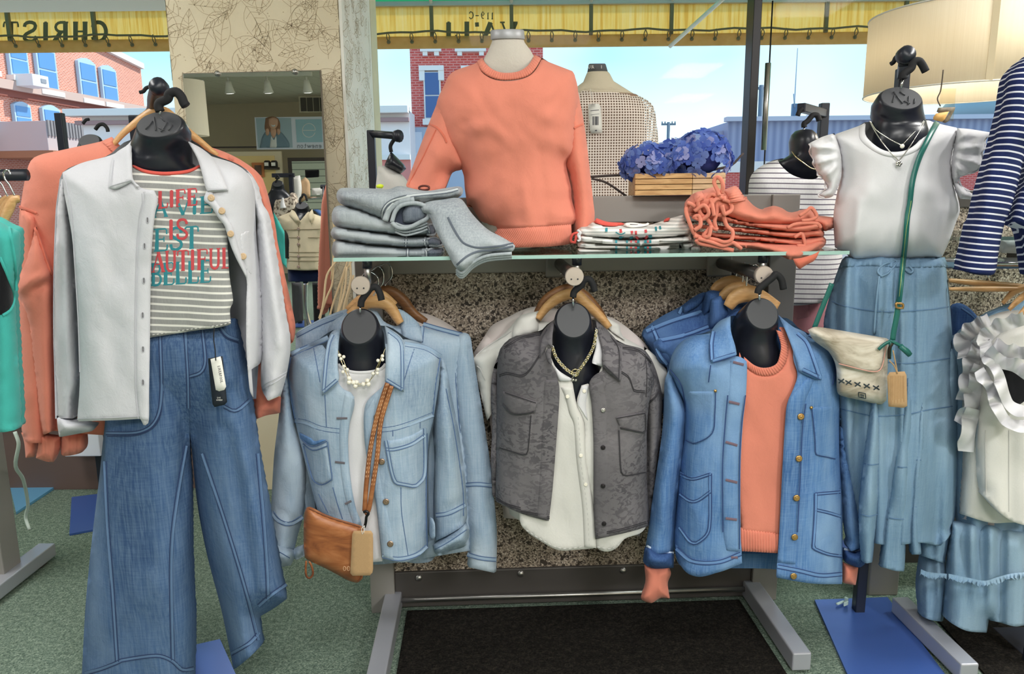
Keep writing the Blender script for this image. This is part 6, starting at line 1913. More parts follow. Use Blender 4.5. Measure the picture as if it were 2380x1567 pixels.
# pale willow twigs beside the mirror
wv = thing('willow_branches', 'pale bare willow branches standing beside the mirror', 'branches', (P(780, 900, 2.9)[0], 2.9, 0))
mwv = plain('pale_willow', S(226, 200, 160), .8)
for i, s_ in enumerate(("740,760 752,700 760,640 785,600 800,540", "760,780 770,720 790,660 810,600", "775,770 790,700 800,640 822,600", "790,770 800,710 815,650 812,590", "742,740 760,690 772,660 776,610", "800,770 806,700 822,640", "752,770 780,740 800,680 806,620", "770,650 778,560 774,500")):
    ptube('branch', q(FU, s_), 2.85 + .03 * (i % 3), [.005, .004, .004, .003] if len(s_.split()) == 4 else .0042, mwv, wv, 6)
lathe('vase', (P(775, 900, 2.88)[0], 2.88, 0), (0, 0, 1), [(.07, 0), (.1, .2), (.09, .45), (.06, .62), (.075, .68)], plain('grey_vase', S(120, 116, 112), .5), wv, 24)
# ------------------------------------------------------------------ left outfit: white shirt, striped tee, wide jeans
YW = 1.78
rk = thing('garment_rack', 'black steel rack carrying the white shirt and wide-leg jeans outfit', 'rack', tuple(onfloor(430, 1530)))
pb = onfloor(440, 1512); XP, YP = pb[0], pb[1]
ztop_ = P(352, 268, YP)[2]
box('pole', (XP, YP, ztop_ / 2), (.028, .028, ztop_), MAT['iron'], rk)
a_ = P(352, 255, YP); 
tube('riser', [(XP, YP, ztop_ - .02), tuple(P(352, 262, YP - .06)), tuple(P(357, 230, YP - .14)), tuple(P(364, 205, YP - .2))], .014, MAT['iron'], rk, 10)
lathe('arm_end', P(366, 200, YP - .2), (0, -1, .2), [(.012, -.03), (.019, -.02), (.021, .0), (.014, .012), (.0, .014)], MAT['iron'], rk, 16)
ptube('second_hook', q(L1, "960,635 985,628 1005,605 1040,592"), YP - .12, .0045, MAT['hook_foam'], rk, 8)
bp = [onfloor(x, y)[:2] for x, y in ((300, 1540), (512, 1492), (560, 1600), (330, 1680))]
V = [(x, y, .001) for x, y in bp] + [(x, y, .009) for x, y in bp]
mesh('base_plate', V, [(3, 2, 1, 0), (4, 5, 6, 7)] + [(i, (i + 1) % 4, 4 + (i + 1) % 4, 4 + i) for i in range(4)], MAT['plate'], rk, False)
torso_form('black torso form wearing the white shirt and striped tee', (371, 291, 50, 33), (371, 345, 66, .075), ((372, 380, 68, .075, YW - .105), (385, 430, 110, .06, YW - .06), (400, 560, 110, .05, YW - .05), (400, 740, 90, .05, YW - .05)), YW - .03,
    q(L1, "1100,765 1090,735 1100,705 1150,680 1165,645 1210,632 1245,665 1262,705 1278,728"), q(L1, "1100,790 1098,745"), tilt=50, emboss=True, capY=-.06, foam=.010)
# shared torso depth
WSB = Body(q(L1, "430,1185 560,1120 740,1070 900,960 1300,960 1440,1050 1640,1130 1720,1200 1760,1330") + q(L2, "1760,200 1790,700 1760,1270 1300,1420 530,1420 380,1420 365,600 380,0") + q(L1, "400,1310"), YW, .13, 120, .07,
    folds=[(175, 640, 185, 960, 14, -.012), (300, 600, 290, 960, 60, .006), (215, 560, 230, 700, 20, .006)], seed=71, hem=.8)
wd = WSB.depth
ws = thing('white_shirt', 'open white button-up shirt jacket over the striped tee on the left', 'shirt', tuple(P(300, 1010, YW)))
mW = MAT['white_twill']
V, F_, _ = triangulate(WSB.poly, 18); Bk = PP(V, YW); Bk[:, 1] += .06 * WSB.g(V)
mesh('back_panel', Bk, F_, mW, ws, True)
sheet('front_panel', q(L1, "430,1185 560,1120 750,1070 905,1000 915,1240 970,1290 1060,1310 1085,1375") + q(L2, "1065,0 1045,200 1035,500 1030,900 1025,1200 1022,1420 990,1452 965,1400 800,1410 530,1418 548,1080 520,500 500,200 470,0") + q(L1, "440,1320"), wd, .004, .004, mW, ws)
sheet('front_panel', q(L1, "1290,970 1420,1060 1600,1120 1700,1190 1745,1300 1755,1480") + q(L2, "1765,200 1805,600 1795,1000 1728,1060 1742,1262 1715,1200 1692,900 1692,600 1690,430 1600,250 1545,80 1530,0") + q(L1, "1470,1440 1405,1375 1420,1310 1400,1180"), wd, .004, .004, mW, ws)
pld = wd
band('placket', q(L1, "1060,1312 1083,1375") + q(L2, "1064,0 1044,200 1034,500 1029,900 1024,1200 1020,1415"), q(L1, "980,1320 985,1375") + q(L2, "965,0 945,200 935,500 930,900 935,1200 955,1400"), pld, .0075, .004, mW, ws)
wsm = plain('white_shirt_seam', S(188, 188, 196), .9)
seam([q(L1, "975,1330 978,1390") + q(L2, "958,0 940,200 930,500 926,900 930,1200 950,1400"), q(L2, "540,1400 800,1392 960,1382"), q(L1, "440,1200 470,1340 490,1470") + q(L2, "510,300 535,700 548,1080")], pld, wsm, None, ws, .009, 3, dw=2.4)
for x, y in ((1013, 35), (993, 213), (988, 450), (980, 688), (982, 922), (982, 1150)):
    c_ = q(L2, '%d,%d' % (x, y))[0]
    ptube('buttonhole', [(c_[0] + 3.2 * math.cos(a), c_[1] + 7 * math.sin(a)) for a in np.linspace(0, 6.28, 12)], wd(np.array([(c_[0] + 3.2 * math.cos(a), c_[1] + 7 * math.sin(a)) for a in np.linspace(0, 6.28, 12)])) - .0125, .0009, wsm, ws, 5)
    stitches('buttonhole_slit', [[(c_[0], c_[1] - 6), (c_[0], c_[1] + 6)]], pld, 2.4, plain('slit_dark', S(110, 108, 112), .9) if 'slit_dark' not in bpy.data.materials else bpy.data.materials['slit_dark'], ws, .0125, .0005)
# button stand on the open right side
band('button_stand', q(L1, "1420,1310 1400,1375 1450,1420 1500,1500") + q(L2, "1545,80 1600,250 1690,430"), q(L1, "1460,1310 1475,1370 1510,1420 1560,1500") + q(L2, "1600,80 1640,220 1700,400"), wd, .010, .005, mW, ws)
for x, y in ((1452, 1360), (1525, 1450), (1585, 1607), (1672, 1762)):
    c_ = q(L1, '%d,%d' % (x, y))[0]
    button(c_[0], c_[1], wd, .0075, plain('horn_button', S(206, 176, 140), .3) if 'horn_button' not in bpy.data.materials else bpy.data.materials['horn_button'], ws, off=.0155)
sheet('chest_pocket', q(L2, "1645,150 1665,115 1720,100 1735,300 1745,420 1700,400 1660,280"), wd, .006, .004, mW, ws, 5, 6)
# sleeves
WSL = Body(q(L1, "445,1180 430,1190 400,1310 385,1500") + q(L2, "372,300 364,700 372,1050 388,1300 392,1395 520,1400 530,1300 552,1080 530,600 505,200 480,0") + q(L1, "470,1330"), YW + .015, .075, 55, .06, folds=[(150, 960, 180, 870, 16, .012), (165, 900, 175, 960, 10, -.012)], seed=72, hem=.85)
shell('sleeve', WSL, mW, ws)
WCF = Body(q(L2, "390,1378 450,1395 535,1412 660,1440 640,1480 580,1495 407,1527 395,1450"), YW - .0, .08, 26, .05, seed=73)
shell('cuff', WCF, mW, ws, step=7)
WSR = Body(q(L1, "1640,1130 1720,1190 1775,1290 1805,1400") + q(L2, "1850,0 1905,300 1960,650 1997,880 1972,1080 1930,1240 1838,1275 1795,1180 1790,950 1775,600 1760,200 1745,0"), YW + .02, .07, 42, .05, folds=[(600, 560, 640, 860, 14, -.012), (622, 560, 650, 800, 9, .007)], seed=74, hem=.9)
shell('sleeve', WSR, mW, ws)
seam([q(L2, "1800,1175 1880,1130 1970,1075"), q(L2, "1808,1195 1888,1150 1966,1095")], WSR.depth, wsm, None, ws, .001, 3, dw=2.2)
# collar
sheet('collar', q(L1, "905,965 870,1000 770,1085 745,1295 800,1300 905,1250 940,1290 965,1285 915,1230 905,1100"), wd, .014, .008, mW, ws, 8, 6)
sheet('collar', q(L1, "1285,965 1400,1030 1480,1110 1575,1310 1430,1325 1412,1290 1370,1130 1330,1040"), wd, .014, .008, mW, ws, 8, 6)
seam([q(L1, "757,1280 900,1238"), q(L1, "757,1275 782,1100"), q(L1, "1560,1300 1425,1308")], wd, wsm, None, ws, .023, 3, dw=2)

# striped slogan tee
te = thing('striped_tee', 'grey and white striped slogan tee with red and teal lettering', 'shirt', tuple(P(430, 780, YW)))
TD = wrap_depth(WSB, .014)
mst = striped('grey_white_stripe', S(158, 158, 157), S(234, 232, 226), .0157, .30, 'z', wob=.004, rot=-.06)
sheet('tee_front', q(L1, "860,1060 910,1140 1000,1178 1130,1192 1290,1178 1385,1132 1420,1060 1500,1400 1560,1567") + q(L2, "1560,100 1575,400 1602,590 1580,650 1588,752 1500,772 1300,800 1030,842 960,845 940,400") + q(L1, "930,1500 880,1300"), TD, 0, .003, mst, te, 5)
band('red_neck_binding', q(L1, "908,1128 1000,1165 1130,1180 1290,1165 1388,1122"), q(L1, "912,1150 1000,1190 1130,1206 1290,1190 1385,1142"), TD, .002, .004, MAT['red_trim'], te, 6)
R_, T_ = [], []
R_ += text_lines('LIFE', 366, 446, 92, 38, .10, 8, skew=-8)
T_ += text_lines('LA VIE', 322, 470, 172, 38, .12, 8, skew=-14)
R_ += text_lines('IS', 390, 512, 48, 44, .1, 8, skew=-2)
T_ += text_lines('EST', 356, 534, 106, 50, .08, 9, skew=-8)
R_ += text_lines('BEAUTIFUL', 296, 590, 245, 46, .06, 7.5, skew=-14)
T_ += text_lines('BELLE', 350, 614, 140, 50, .08, 8.5, skew=-9)
def vis_clip(lines, poly):
    out = []
    for pts, w in lines:
        c = resample(smooth(pts, corner=60) if len(pts) > 2 else np.array(pts, float), 5)
        k = inside(c, poly)
        if k.sum() >= 2:
            out.append((c[k], w))
    return out
tp = smooth([(330, 440), (470, 430), (530, 560), (536, 660), (340, 690)], True)
stitches('teal_lettering', vis_clip(T_, tp), TD, 4, MAT['ink_teal'], te, .0036, .0004, 5)
stitches('red_lettering', vis_clip(R_, tp), TD, 4, MAT['ink_red'], te, .0044, .0004, 5)
stitches('hem_stitching', [q(L2, "960,830 1030,826 1300,786 1500,758 1585,738")], TD, 2, plain('tee_thread', S(214, 212, 206), .9), te, .0035, .0005, 7, 5)

# wide-leg jeans
je = thing('wide_leg_jeans', 'blue wide-leg jeans hanging under the striped tee', 'jeans', tuple(P(400, 1600, YW)))
mJ, jd, jl = MAT['denim_jean'], MAT['denim_jean_dk'], MAT['denim_jean_lt']
YJ2 = YW + .0
JL = Body([(262, 740), (445, 740), (440, 940), (443, 1060), (447, 1127), (450, 1326), (455, 1434), (453, 1610), (188, 1612), (197, 1434), (206, 1326), (217, 1224), (231, 1108), (238, 1036), (244, 980)], YJ2, .11, 105, .07, folds=[(345, 1060, 360, 1500, 45, .006), (440, 960, 420, 1200, 12, -.010), (250, 1100, 265, 1560, 12, .006)], seed=81, hem=.9)
JR = Body([(430, 740), (548, 740), (575, 860), (592, 970), (605, 1060), (622, 1150), (642, 1260), (655, 1330), (668, 1391), (640, 1412), (603, 1434), (612, 1496), (578, 1530), (543, 1558), (535, 1517), (514, 1416), (481, 1289), (459, 1174), (446, 1050), (436, 940)], YJ2 + .015, .10, 70, .07, folds=[(530, 1000, 600, 1420, 14, -.014), (560, 1000, 625, 1330, 12, .008), (470, 1040, 560, 1440, 18, .006)], seed=82, hem=.85)
jb = Body([(250, 730), (550, 730), (572, 850), (594, 980), (610, 1100), (232, 1100), (240, 985)], YJ2, .11, 100, .05, folds=[(438, 780, 438, 990, 12, -.006), (470, 960, 560, 990, 14, -.004)], seed=83, hem=.7)
def _blend(leg):
    old = leg.depth
    def f(xy):
        xy = np.asarray(xy, float)
        return np.minimum(old(xy), jb.depth(xy) + .11 * np.clip((xy[:, 1] - 860) / 200, 0, 1) ** 1.5)
    return f
JL.depth, JR.depth = _blend(JL), _blend(JR)
shell('leg', JL, mJ, je)
shell('leg', JR, mJ, je)
seam([q(L3, "672,200 690,600 720,1000 752,1490"), q(L3, "1195,100 1140,420 1105,700 1098,1000 1110,1480"), q(L3, "545,1565 650,1535 750,1495 780,1480 1000,1450 1100,1480 1170,1540 1245,1530")], JL.depth, jd, jl, je, .001, 8)
seam([q(L3, "1300,150 1400,450 1480,700 1570,1000 1660,1350"), q(L3, "1485,1440 1600,1370 1665,1300"), q(L3, "1655,150 1690,550 1715,900 1722,1100"), q(L3, "1660,1130 1740,1060 1840,990")], JR.depth, jd, jl, je, .001, 8)
jdep = lambda xy: np.minimum(JL.depth(xy), JR.depth(xy))
seam([q(L2, "1270,800 1290,1100 1295,1330"), q(L2, "725,1500 960,1490 1075,1400 1108,1200 1100,830"), q(L2, "1515,775 1560,830 1640,862"), q(L2, "1390,790 1410,1000 1380,1080 1300,1110"), q(L2, "1540,1315 1620,1345 1715,1270")], jdep, jd, jl, je, .001, 7)
seam([q(L2, "735,1520 960,1508 1090,1412 1122,1210"), q(L2, "1505,785 1552,845 1640,880")], jdep, jd, None, je, .001, 3)
tg = thing('hang_tag', 'black and white hang tag dangling on the wide-leg jeans', 'tag', tuple(P(507, 945, 1.64)))
td = flat(1.645)
sheet('black_card', q(L2, "1428,985 1530,968 1562,1300 1462,1322"), td, 0, .001, MAT['card_black'], tg, 1, 12, False)
sheet('white_label', q(L2, "1446,990 1518,970 1557,1198 1485,1216"), td, .0014, .0004, MAT['card_white'], tg, 1, 12, False)
ln = text_lines('LIVERPOOL', 0, 0, 40, 6, .3, 1.2)
ct = q(L2, "1512,1035")[0]
ln = [(rot2(np.array(p), (0, 0), 80) + np.array(ct), w) for p, w in ln]
stitches('lettering', ln, td, 1.1, MAT['ink'], tg, .0022, .0003, 2)
ln = text_lines('LOT', *q(L2, "1492,1250")[0], 8, 3.5, .3, .9) + text_lines('COVERT', *q(L2, "1487,1266")[0], 14, 3.5, .3, .9)
stitches('small_lettering', ln, td, .8, MAT['card_white'], tg, .0012, .0003, 2)
ptube('black_cord', q(L2, "1472,770 1468,850 1478,930 1482,1000"), 1.642, .0012, MAT['ink'], tg, 6)

# ------------------------------------------------------------------ coral sweatshirts hanging behind the left outfit
GC = 'coral sweatshirts behind the white shirt'
def sweat(label, dx, dy, Y, seed, cuffs, right, sl2, body=None):
    t = thing('coral_sweatshirt', label, 'sweatshirt', tuple(P(150, 1000, Y)), GC)
    o_ = lambda p: [(x + dx, y + dy) for x, y in p]
    b = Body(o_([(262, 322), (240, 330), (140, 352), (95, 362), (72, 378), (60, 420), (52, 466), (46, 520), (60, 800), (100, 1000), (300, 1010), (560, 960), (640, 800), (640, 560), (618, 440), (603, 405), (555, 370), (498, 346), (430, 330), (400, 420), (320, 420)]), Y, .05, 60, .03, seed=seed, hem=.8)
    shell('body', b, MAT['coral'], t, step=11)
    s1 = Body(o_([(50, 480), (42, 600), (40, 690), (44, 850), (52, 1000), (62, 1030), (108, 1030), (112, 800), (100, 600), (88, 500)]), Y - .01, .06, 36, .04, seed=seed + 1, hem=.9)
    shell('sleeve', s1, MAT['coral'], t, step=9)
    if sl2:
        s2 = Body(o_([(82, 520), (92, 545), (112, 600), (124, 640), (128, 1000), (100, 1012), (88, 960), (72, 820), (62, 740), (37, 672), (40, 660), (60, 600)]), Y - .05, .06, 32, .04, folds=[(45, 668, 122, 632, 12, .012), (60, 690, 120, 650, 12, -.012), (85, 700, 95, 960, 10, -.008)], seed=seed + 2, hem=.9)
        shell('sleeve', s2, MAT['coral'], t, step=8)
        stitches('shoulder_seam', [o_([(80, 528), (95, 570), (108, 610), (120, 640)])], s2.depth, 6, MAT['coral_deep'], t, .001, .003)
    stitches('sleeve_seam', [o_([(46, 482), (66, 488), (84, 495)])], b.depth, 6, MAT['coral_deep'], t, .003, .003)
    ribbed_band('ribbed_neck', o_([(238, 330), (262, 354)]), o_([(262, 320), (285, 345)]), b.depth, .002, .004, MAT['coral'], t)
    for c_, r_ in right:
        rb = Body(o_(c_), Y - .0, r_, 30, .03, seed=seed + 5, hem=.9)
        shell('sleeve', rb, MAT['coral'], t, step=9)
    for c_ in cuffs:
        cb = Body(q(L3, c_), Y - .02, .035, 22, .03, nz=((5.5, 400, .0028), (30, 40, .002)), seed=seed + 6)
        shell('ribbed_cuff', cb, MAT['coral'], t, step=2.6)
    return t
sweat('coral sweatshirt nearest behind the open white shirt', 0, 0, 1.90, 91, ["245,20 390,40 385,110 345,206 290,200 230,180 245,100", "395,30 550,15 553,100 530,140 470,160 408,167 392,150"],
      [(q(L1, "1500,1040 1640,1090 1780,1200 1830,1300 1890,1540") + q(L2, "1910,200 1990,560 2030,760 2015,870 1985,890 1940,700 1880,400 1820,100") + q(L1, "1720,1300"), .05), (q(L2, "1740,1130 1790,1060 1800,1180 1840,1280 1932,1240 1925,1362 1830,1377 1740,1412 1720,1250"), .04)], True)
sweat('coral sweatshirt furthest behind the open white shirt', -2, -2, 1.955, 95, ["135,15 240,20 240,110 222,172 165,180 155,80"], [], False)
hanger('wooden hanger of the coral sweatshirts behind the white shirt', [(255, 345), (300, 298), (371, 255), (435, 305), (505, 362)], 1.88, None, 20, None, [(371, 255), (371, 235), (382, 220), (368, 200), (352, 212)])

# ------------------------------------------------------------------ far-left rack: teal tops, hangers, fixture
GT = 'teal tops on the far left rail'
for i, (lab, Y, dx) in enumerate((('teal sleeveless top at the front of the far left rail', 1.56, 0), ('teal sleeveless top behind the front one on the far left rail', 1.63, 9))):
    t = thing('teal_top', lab, 'top', tuple(P(10, 1000, Y)), GT)
    b = Body([(x + dx, y - 8 * i) for x, y in q(L2, "-90,-20 -60,20 0,45 60,80 132,110 132,300 95,500 98,650 120,1000 140,1400 100,1480 0,1492 -90,1450")], Y, .05, 50, .03, seed=101 + i, hem=.85)
    shell('body', b, MAT['teal'], t)
    if i == 0:
        sheet('black_lining', q(L2, "-60,260 0,300 40,400 92,560 72,640 20,682 -60,690"), b.depth, .001, .002, MAT['black_cloth'], t, 4)
        stitches('edge_band', [q(L2, "0,290 42,395 95,555 74,645 20,688"), q(L2, "60,80 100,300 110,520")], b.depth, 7, MAT['teal'], t, .002, .003)
rl = thing('hanging_rail', 'black clothes rail with wire hooks at the far left', 'clothes rail', (-1.5, 1.69, 0))
zr1 = P(20, 407, 1.69)
tube('rail', [(zr1[0] - .27, 1.69, zr1[2]), (zr1[0] + .04, 1.69, zr1[2])], .013, MAT['iron'], rl, 12, False)
xl_ = zr1[0] - .25
tube('leg', [(xl_, 1.69, 0), (xl_, 1.69, zr1[2])], .013, MAT['iron'], rl, 12, False)
for i, (hx, s_) in enumerate(((0, "-60,1100 -20,990 30,900 60,880"), (1, "-10,1090 20,990 60,900 100,885"), (2, "20,1065 45,990 90,900 132,890"))):
    pth = q(LL, s_)
    hanger(('rearmost', 'middle', 'front')[i] + ' wooden hanger on the far left rail', pth, 1.72 - i * .035, 'hangers on the far left rail', 26, None,
           [(x - 36 + 17 * i, y) for x, y in q(LL, "110,885 100,860 70,800 40,760 30,715 60,700 75,730")])
fu = thing('side_fixture', 'grey steel fixture upright with floor bar at the far left edge', 'display unit', tuple(onfloor(20, 1370)))
pp = onfloor(22, 1358)
box('upright', (pp[0] - .03, pp[1], .5), (.10, .09, 1.0), MAT['fixture'], fu, 0, .004)
e0 = onfloor(128, 1262, .06); 
box2('foot_bar', (e0[0] - .06, pp[1] - .35, .012), (e0[0], e0[1], .06), MAT['foot'], fu, .004)
box2('glide', (e0[0] - .05, e0[1] - .08, 0), (e0[0] - .01, e0[1] - .04, .012), MAT['fixture_dk'], fu, .002)
cd = ptube('power_cable', q(L3, "95,10 120,90 100,230 150,320 180,480 165,560 190,640"), [2.35, 2.35, 2.4, 2.5, 2.6, 2.62, 2.6], .006, plain('pale_cord', S(206, 222, 214), .6), None, 8)
tag(cd, 'pale green-white cord hanging down beside the far left fixture', 'cord')
def plate_thing(name, pts, label, cat, z=.010, mat=None, group=None):
    bp = [onfloor(x, y)[:2] for x, y in pts]
    n = len(bp)
    V = [(x, y, .001) for x, y in bp] + [(x, y, z) for x, y in bp]
    o = mesh(name, V, [tuple(range(n - 1, -1, -1)), tuple(range(n, 2 * n))] + [(i, (i + 1) % n, n + (i + 1) % n, n + i) for i in range(n)], mat or MAT['plate'], None, False)
    return tag(o, label, cat, group)
plate_thing('floor_plate', [(20, 1120), (152, 1121), (38, 1197)], 'triangular base plate at the far left, blue sky reflection in its colour', 'base plate', .012, plain('sky_blue_plate', S(120, 190, 236), .12, .3))  # bright blue stands in for the sky mirrored in the plate
# second black rack behind the coral sweatshirts
rb = thing('garment_rack', 'black steel rack with a form behind the coral sweatshirts', 'rack', tuple(onfloor(250, 1215)))
b0 = onfloor(243, 1150)
zt_ = P(213, 262, b0[1])[2]
box('pole', (b0[0], b0[1], zt_ / 2), (.03, .03, zt_), MAT['iron'], rb)
ptube('hook', q(L1, "570,850 590,825 612,820"), b0[1] - .02, .006, MAT['hook_foam'], rb, 8)
bp = [onfloor(x, y)[:2] for x, y in ((167, 1160), (330, 1140), (330, 1215), (162, 1246))]
V = [(x, y, .001) for x, y in bp] + [(x, y, .009) for x, y in bp]
mesh('base_plate', V, [(3, 2, 1, 0), (4, 5, 6, 7)] + [(i, (i + 1) % 4, 4 + (i + 1) % 4, 4 + i) for i in range(4)], MAT['plate'], rb, False)
torso_form('small black torso form on the rack behind the coral sweatshirts', (208, 328, 24, 16), (208, 350, 32, .05), ((208, 380, 60, .06, b0[1] - .18), (208, 480, 70, .06, b0[1] - .18)), b0[1] - .1, q(L1, "655,890 680,860 710,855 735,880 742,905"), None, foam=.007)
# pale board leaning by the platform
o = box2('display_board', P(150, 1062, 3.12), P(237, 985, 3.16), plain('white_board', S(226, 232, 244), .5), None, .004)
o.location.z -= 0
tag(o, 'white board standing against the window platform behind the jeans', 'board')
# ------------------------------------------------------------------ right outfit: ruffle tee, chambray skirt, bag
YT = 1.98
pb = onfloor(1994, 1424); XP, YP = pb[0], pb[1]
rr = thing('garment_rack', 'black square-arm rack carrying the white ruffle tee outfit', 'rack', (XP, YP, 0))
c_ = P(2037, 160, YP)
box('pole', (XP, YP, c_[2] / 2), (.030, .030, c_[2]), MAT['iron'], rr)
e_ = P(2104, 128, YP - .22)
dv = e_ - np.array([XP, YP, c_[2]])
box('arm', (np.array([XP, YP, c_[2] - .015]) + e_ + np.array([0, 0, -.012])) / 2, (.028, float(np.hypot(dv[0], dv[1])), .028), MAT['iron'], rr, Matrix.Rotation(math.atan2(-dv[0], dv[1]), 3, 'Z'))
lathe('arm_end', e_ + np.array([0, -.01, 0]), (0, -1, .1), [(.012, -.03), (.02, -.02), (.022, 0), (.015, .012), (0, .014)], MAT['iron'], rr, 16)
ptube('side_hook', q(R1, "1450,440 1470,425 1485,395 1520,380"), YP - .18, .0055, MAT['hook_foam'], rr, 8)
bp = [onfloor(x, y)[:2] for x, y in ((1893, 1400), (2062, 1394), (2215, 1600), (1985, 1610))]
V = [(x, y, .001) for x, y in bp] + [(x, y, .009) for x, y in bp]
mesh('base_plate', V, [(3, 2, 1, 0), (4, 5, 6, 7)] + [(i, (i + 1) % 4, 4 + (i + 1) % 4, 4 + i) for i in range(4)], MAT['plate'], rr, False)
cl = thing('plastic_clip', 'small clear plastic clip lying on the blue base plate', 'clip', tuple(onfloor(1955, 1405, .009)))
mcl = plain('clear_plastic', S(206, 230, 226), .15)
f_ = onfloor(1953, 1404, .012)
box('clip_arm', f_ + np.array([0, 0, .004]), (.035, .009, .006), mcl, cl, .5)
box('clip_jaw', f_ + np.array([.018, .0, .012]), (.007, .012, .022), mcl, cl, .5)
box('clip_wing', f_ + np.array([.012, -.012, .008]), (.02, .004, .014), mcl, cl, .5)

torso_form('black torso form wearing the white ruffle tee', (2094, 230, 46, 29), (2087, 278, 57, .07), ((2080, 305, 54, .06, YT - .110), (2078, 345, 60, .055, YT - .096), (2080, 400, 100, .05, YT - .06), (2080, 560, 100, .05, YT - .05)), YT - .02,
    q(R1, "1535,540 1535,515 1555,495 1590,470 1605,430 1640,418 1665,445 1690,492"), q(R1, "1518,610 1535,540"), tilt=52, emboss=True, foam=.009)
rt = thing('ruffle_tee', 'white tee with ruffled cap sleeves on the right-hand rack', 'shirt', tuple(P(2080, 610, YT)))
RTB = Body(q(R1, "1270,840 1230,865 1060,925 1085,1050 1105,1200 1075,1350 1055,1500 1065,1700 1150,1750 1190,1790 1500,1800 1800,1770 1850,1660 1900,1520 1925,1440 1890,1270 1870,1100 1905,950 1912,880 1760,845 1690,820"), YT, .115, 100, .06,
    folds=[(2000, 470, 1985, 590, 12, .012), (1995, 460, 2050, 440, 30, .012), (2190, 450, 2185, 560, 12, .010), (2140, 440, 2190, 450, 26, .010), (2030, 590, 2060, 540, 12, .006), (2120, 600, 2140, 520, 14, .008), (2170, 600, 2190, 560, 10, .008)], seed=401, hem=None)
rd = RTB.depth
shell('body', RTB, MAT['white'], rt, q(R1, "1270,845 1268,930 1310,985 1380,1035 1450,1055 1540,1048 1620,1010 1680,940 1705,880 1700,822 1760,845 1912,880 1905,950 1870,1100 1890,1270 1925,1440 1900,1520 1850,1660 1800,1770 1500,1800 1190,1790 1150,1750 1065,1700 1055,1500 1075,1350 1105,1200 1085,1050 1060,925 1230,865"), 8)
band('neck_binding', q(R1, "1232,868 1235,950 1290,1010 1370,1058 1450,1080 1545,1072 1640,1030 1705,960 1735,880 1728,835"), q(R1, "1276,850 1276,925 1318,978 1385,1025 1450,1043 1540,1036 1610,1000 1668,935 1694,878 1690,825"), rd, .0, .005, MAT['white'], rt, 7)
for s_, fl, sd in (("1062,915 980,940 888,985 900,1050 920,1120 945,1190 995,1245 1012,1290 955,1338 985,1362 1050,1350 1085,1290 1112,1200 1108,1050", 1, 402), ("1908,880 2000,888 2135,910 2105,965 2085,1050 2060,1150 2000,1190 1925,1212 1912,1255 1990,1318 2028,1340 2010,1372 1925,1366 1888,1280 1868,1150 1890,1000", -1, 403)):
    pts = q(R1, s_)
    cx = np.mean([p[0] for p in pts]); 
    fo = []
    b0 = q(R1, "1095,1050" if fl > 0 else "1885,1050")[0]
    for k in range(9):
        a = -75 + k * 18
        ex, ey = b0[0] - fl * 75 * math.cos(math.radians(a)), b0[1] + 75 * math.sin(math.radians(a)) + 12
        fo.append((b0[0] - fl * 6, b0[1] + (k - 4) * 10, ex, ey, 4.5, .012 if k % 2 else -.008))
    rf = Body(pts, YT - .03, .05, 22, .02, folds=fo, nz=((30, 30, .004), (12, 14, .003)), seed=sd)
    shell('ruffle_sleeve', rf, MAT['white'], rt, step=5)
    edge = resample(smooth(pts[2:10]), 5)
    zig = [(x + 3 * math.sin(i * 1.1), y + 2 * math.cos(i * .9)) for i, (x, y) in enumerate(edge)]
    ptube('ruffle_edge', zig, [YT - .045 - .012 * math.sin(i * .9) for i in range(len(zig))], .0022, MAT['white'], rt, 6, False)
nk = thing('layered_necklace', 'two fine silver pendant chains over the white ruffle tee', 'necklace', tuple(P(2090, 380, YT - .13)))
nd = lambda xy: np.minimum(rd(xy), YT - .1) - .006
for s_ in ("1310,835 1350,895 1430,950 1525,1000 1590,930 1650,870 1675,830", "1305,830 1340,900 1400,990 1460,1060 1505,1105 1550,1050 1610,960 1660,880 1680,835"):
    xy = resample(smooth(q(R1, s_)), 3)
    ptube('chain', xy, nd(xy), .0013, MAT['silver'], nk, 5, False)
c_ = P(*q(R1, "1526,1005")[0], float(nd(np.array(q(R1, "1526,1005")))[0]) - .003)
lathe('round_pendant', c_, (0, -1, 0), [(.005, 0), (.0055, .002), (.002, .003)], MAT['pearl'], nk, 14)
for k in range(5):
    a = k * 1.257
    p_ = q(R1, "1503,1125")[0]
    p_ = (p_[0] + 4 * math.cos(a), p_[1] + 4 * math.sin(a))
    lathe('flower_petal', P(*p_, float(nd(np.array([p_]))[0]) - .003), (0, -1, 0), [(.0035, 0), (.004, .002), (.001, .003)], MAT['silver'], nk, 10)

cs_ = MAT['chambray_seam']
# tiered chambray skirt
sk = thing('tiered_skirt', 'light blue chambray tiered skirt with tie waist below the ruffle tee', 'skirt', tuple(P(2080, 1340, YT)))
SKB = Body([(1965, 596), (1948, 640), (1930, 700), (1918, 760), (1925, 850), (1945, 960), (1960, 1060), (1975, 1140), (1985, 1235), (2030, 1262), (2080, 1268), (2140, 1262), (2185, 1270), (2210, 1240), (2222, 1180), (2228, 1050), (2222, 900), (2212, 760), (2206, 680), (2196, 600), (2080, 590)], YT, .12, 90, .08, nz=((26, 700, .026), (12, 300, .008), (80, 200, .008)), seed=411, hem=.8)
shell('skirt_body', SKB, MAT['chambray'], sk, step=6)
seam([q(R2, "1040,590 1150,630 1350,660 1480,665 1700,650 1850,630"), q(R2, "1100,970 1300,990 1540,1020 1700,1005 1880,980"), q(R2, "1100,1330 1330,1380 1560,1370 1700,1340 1900,1310")], SKB.depth, cs_, None, sk, .001, 4, dw=2.6)
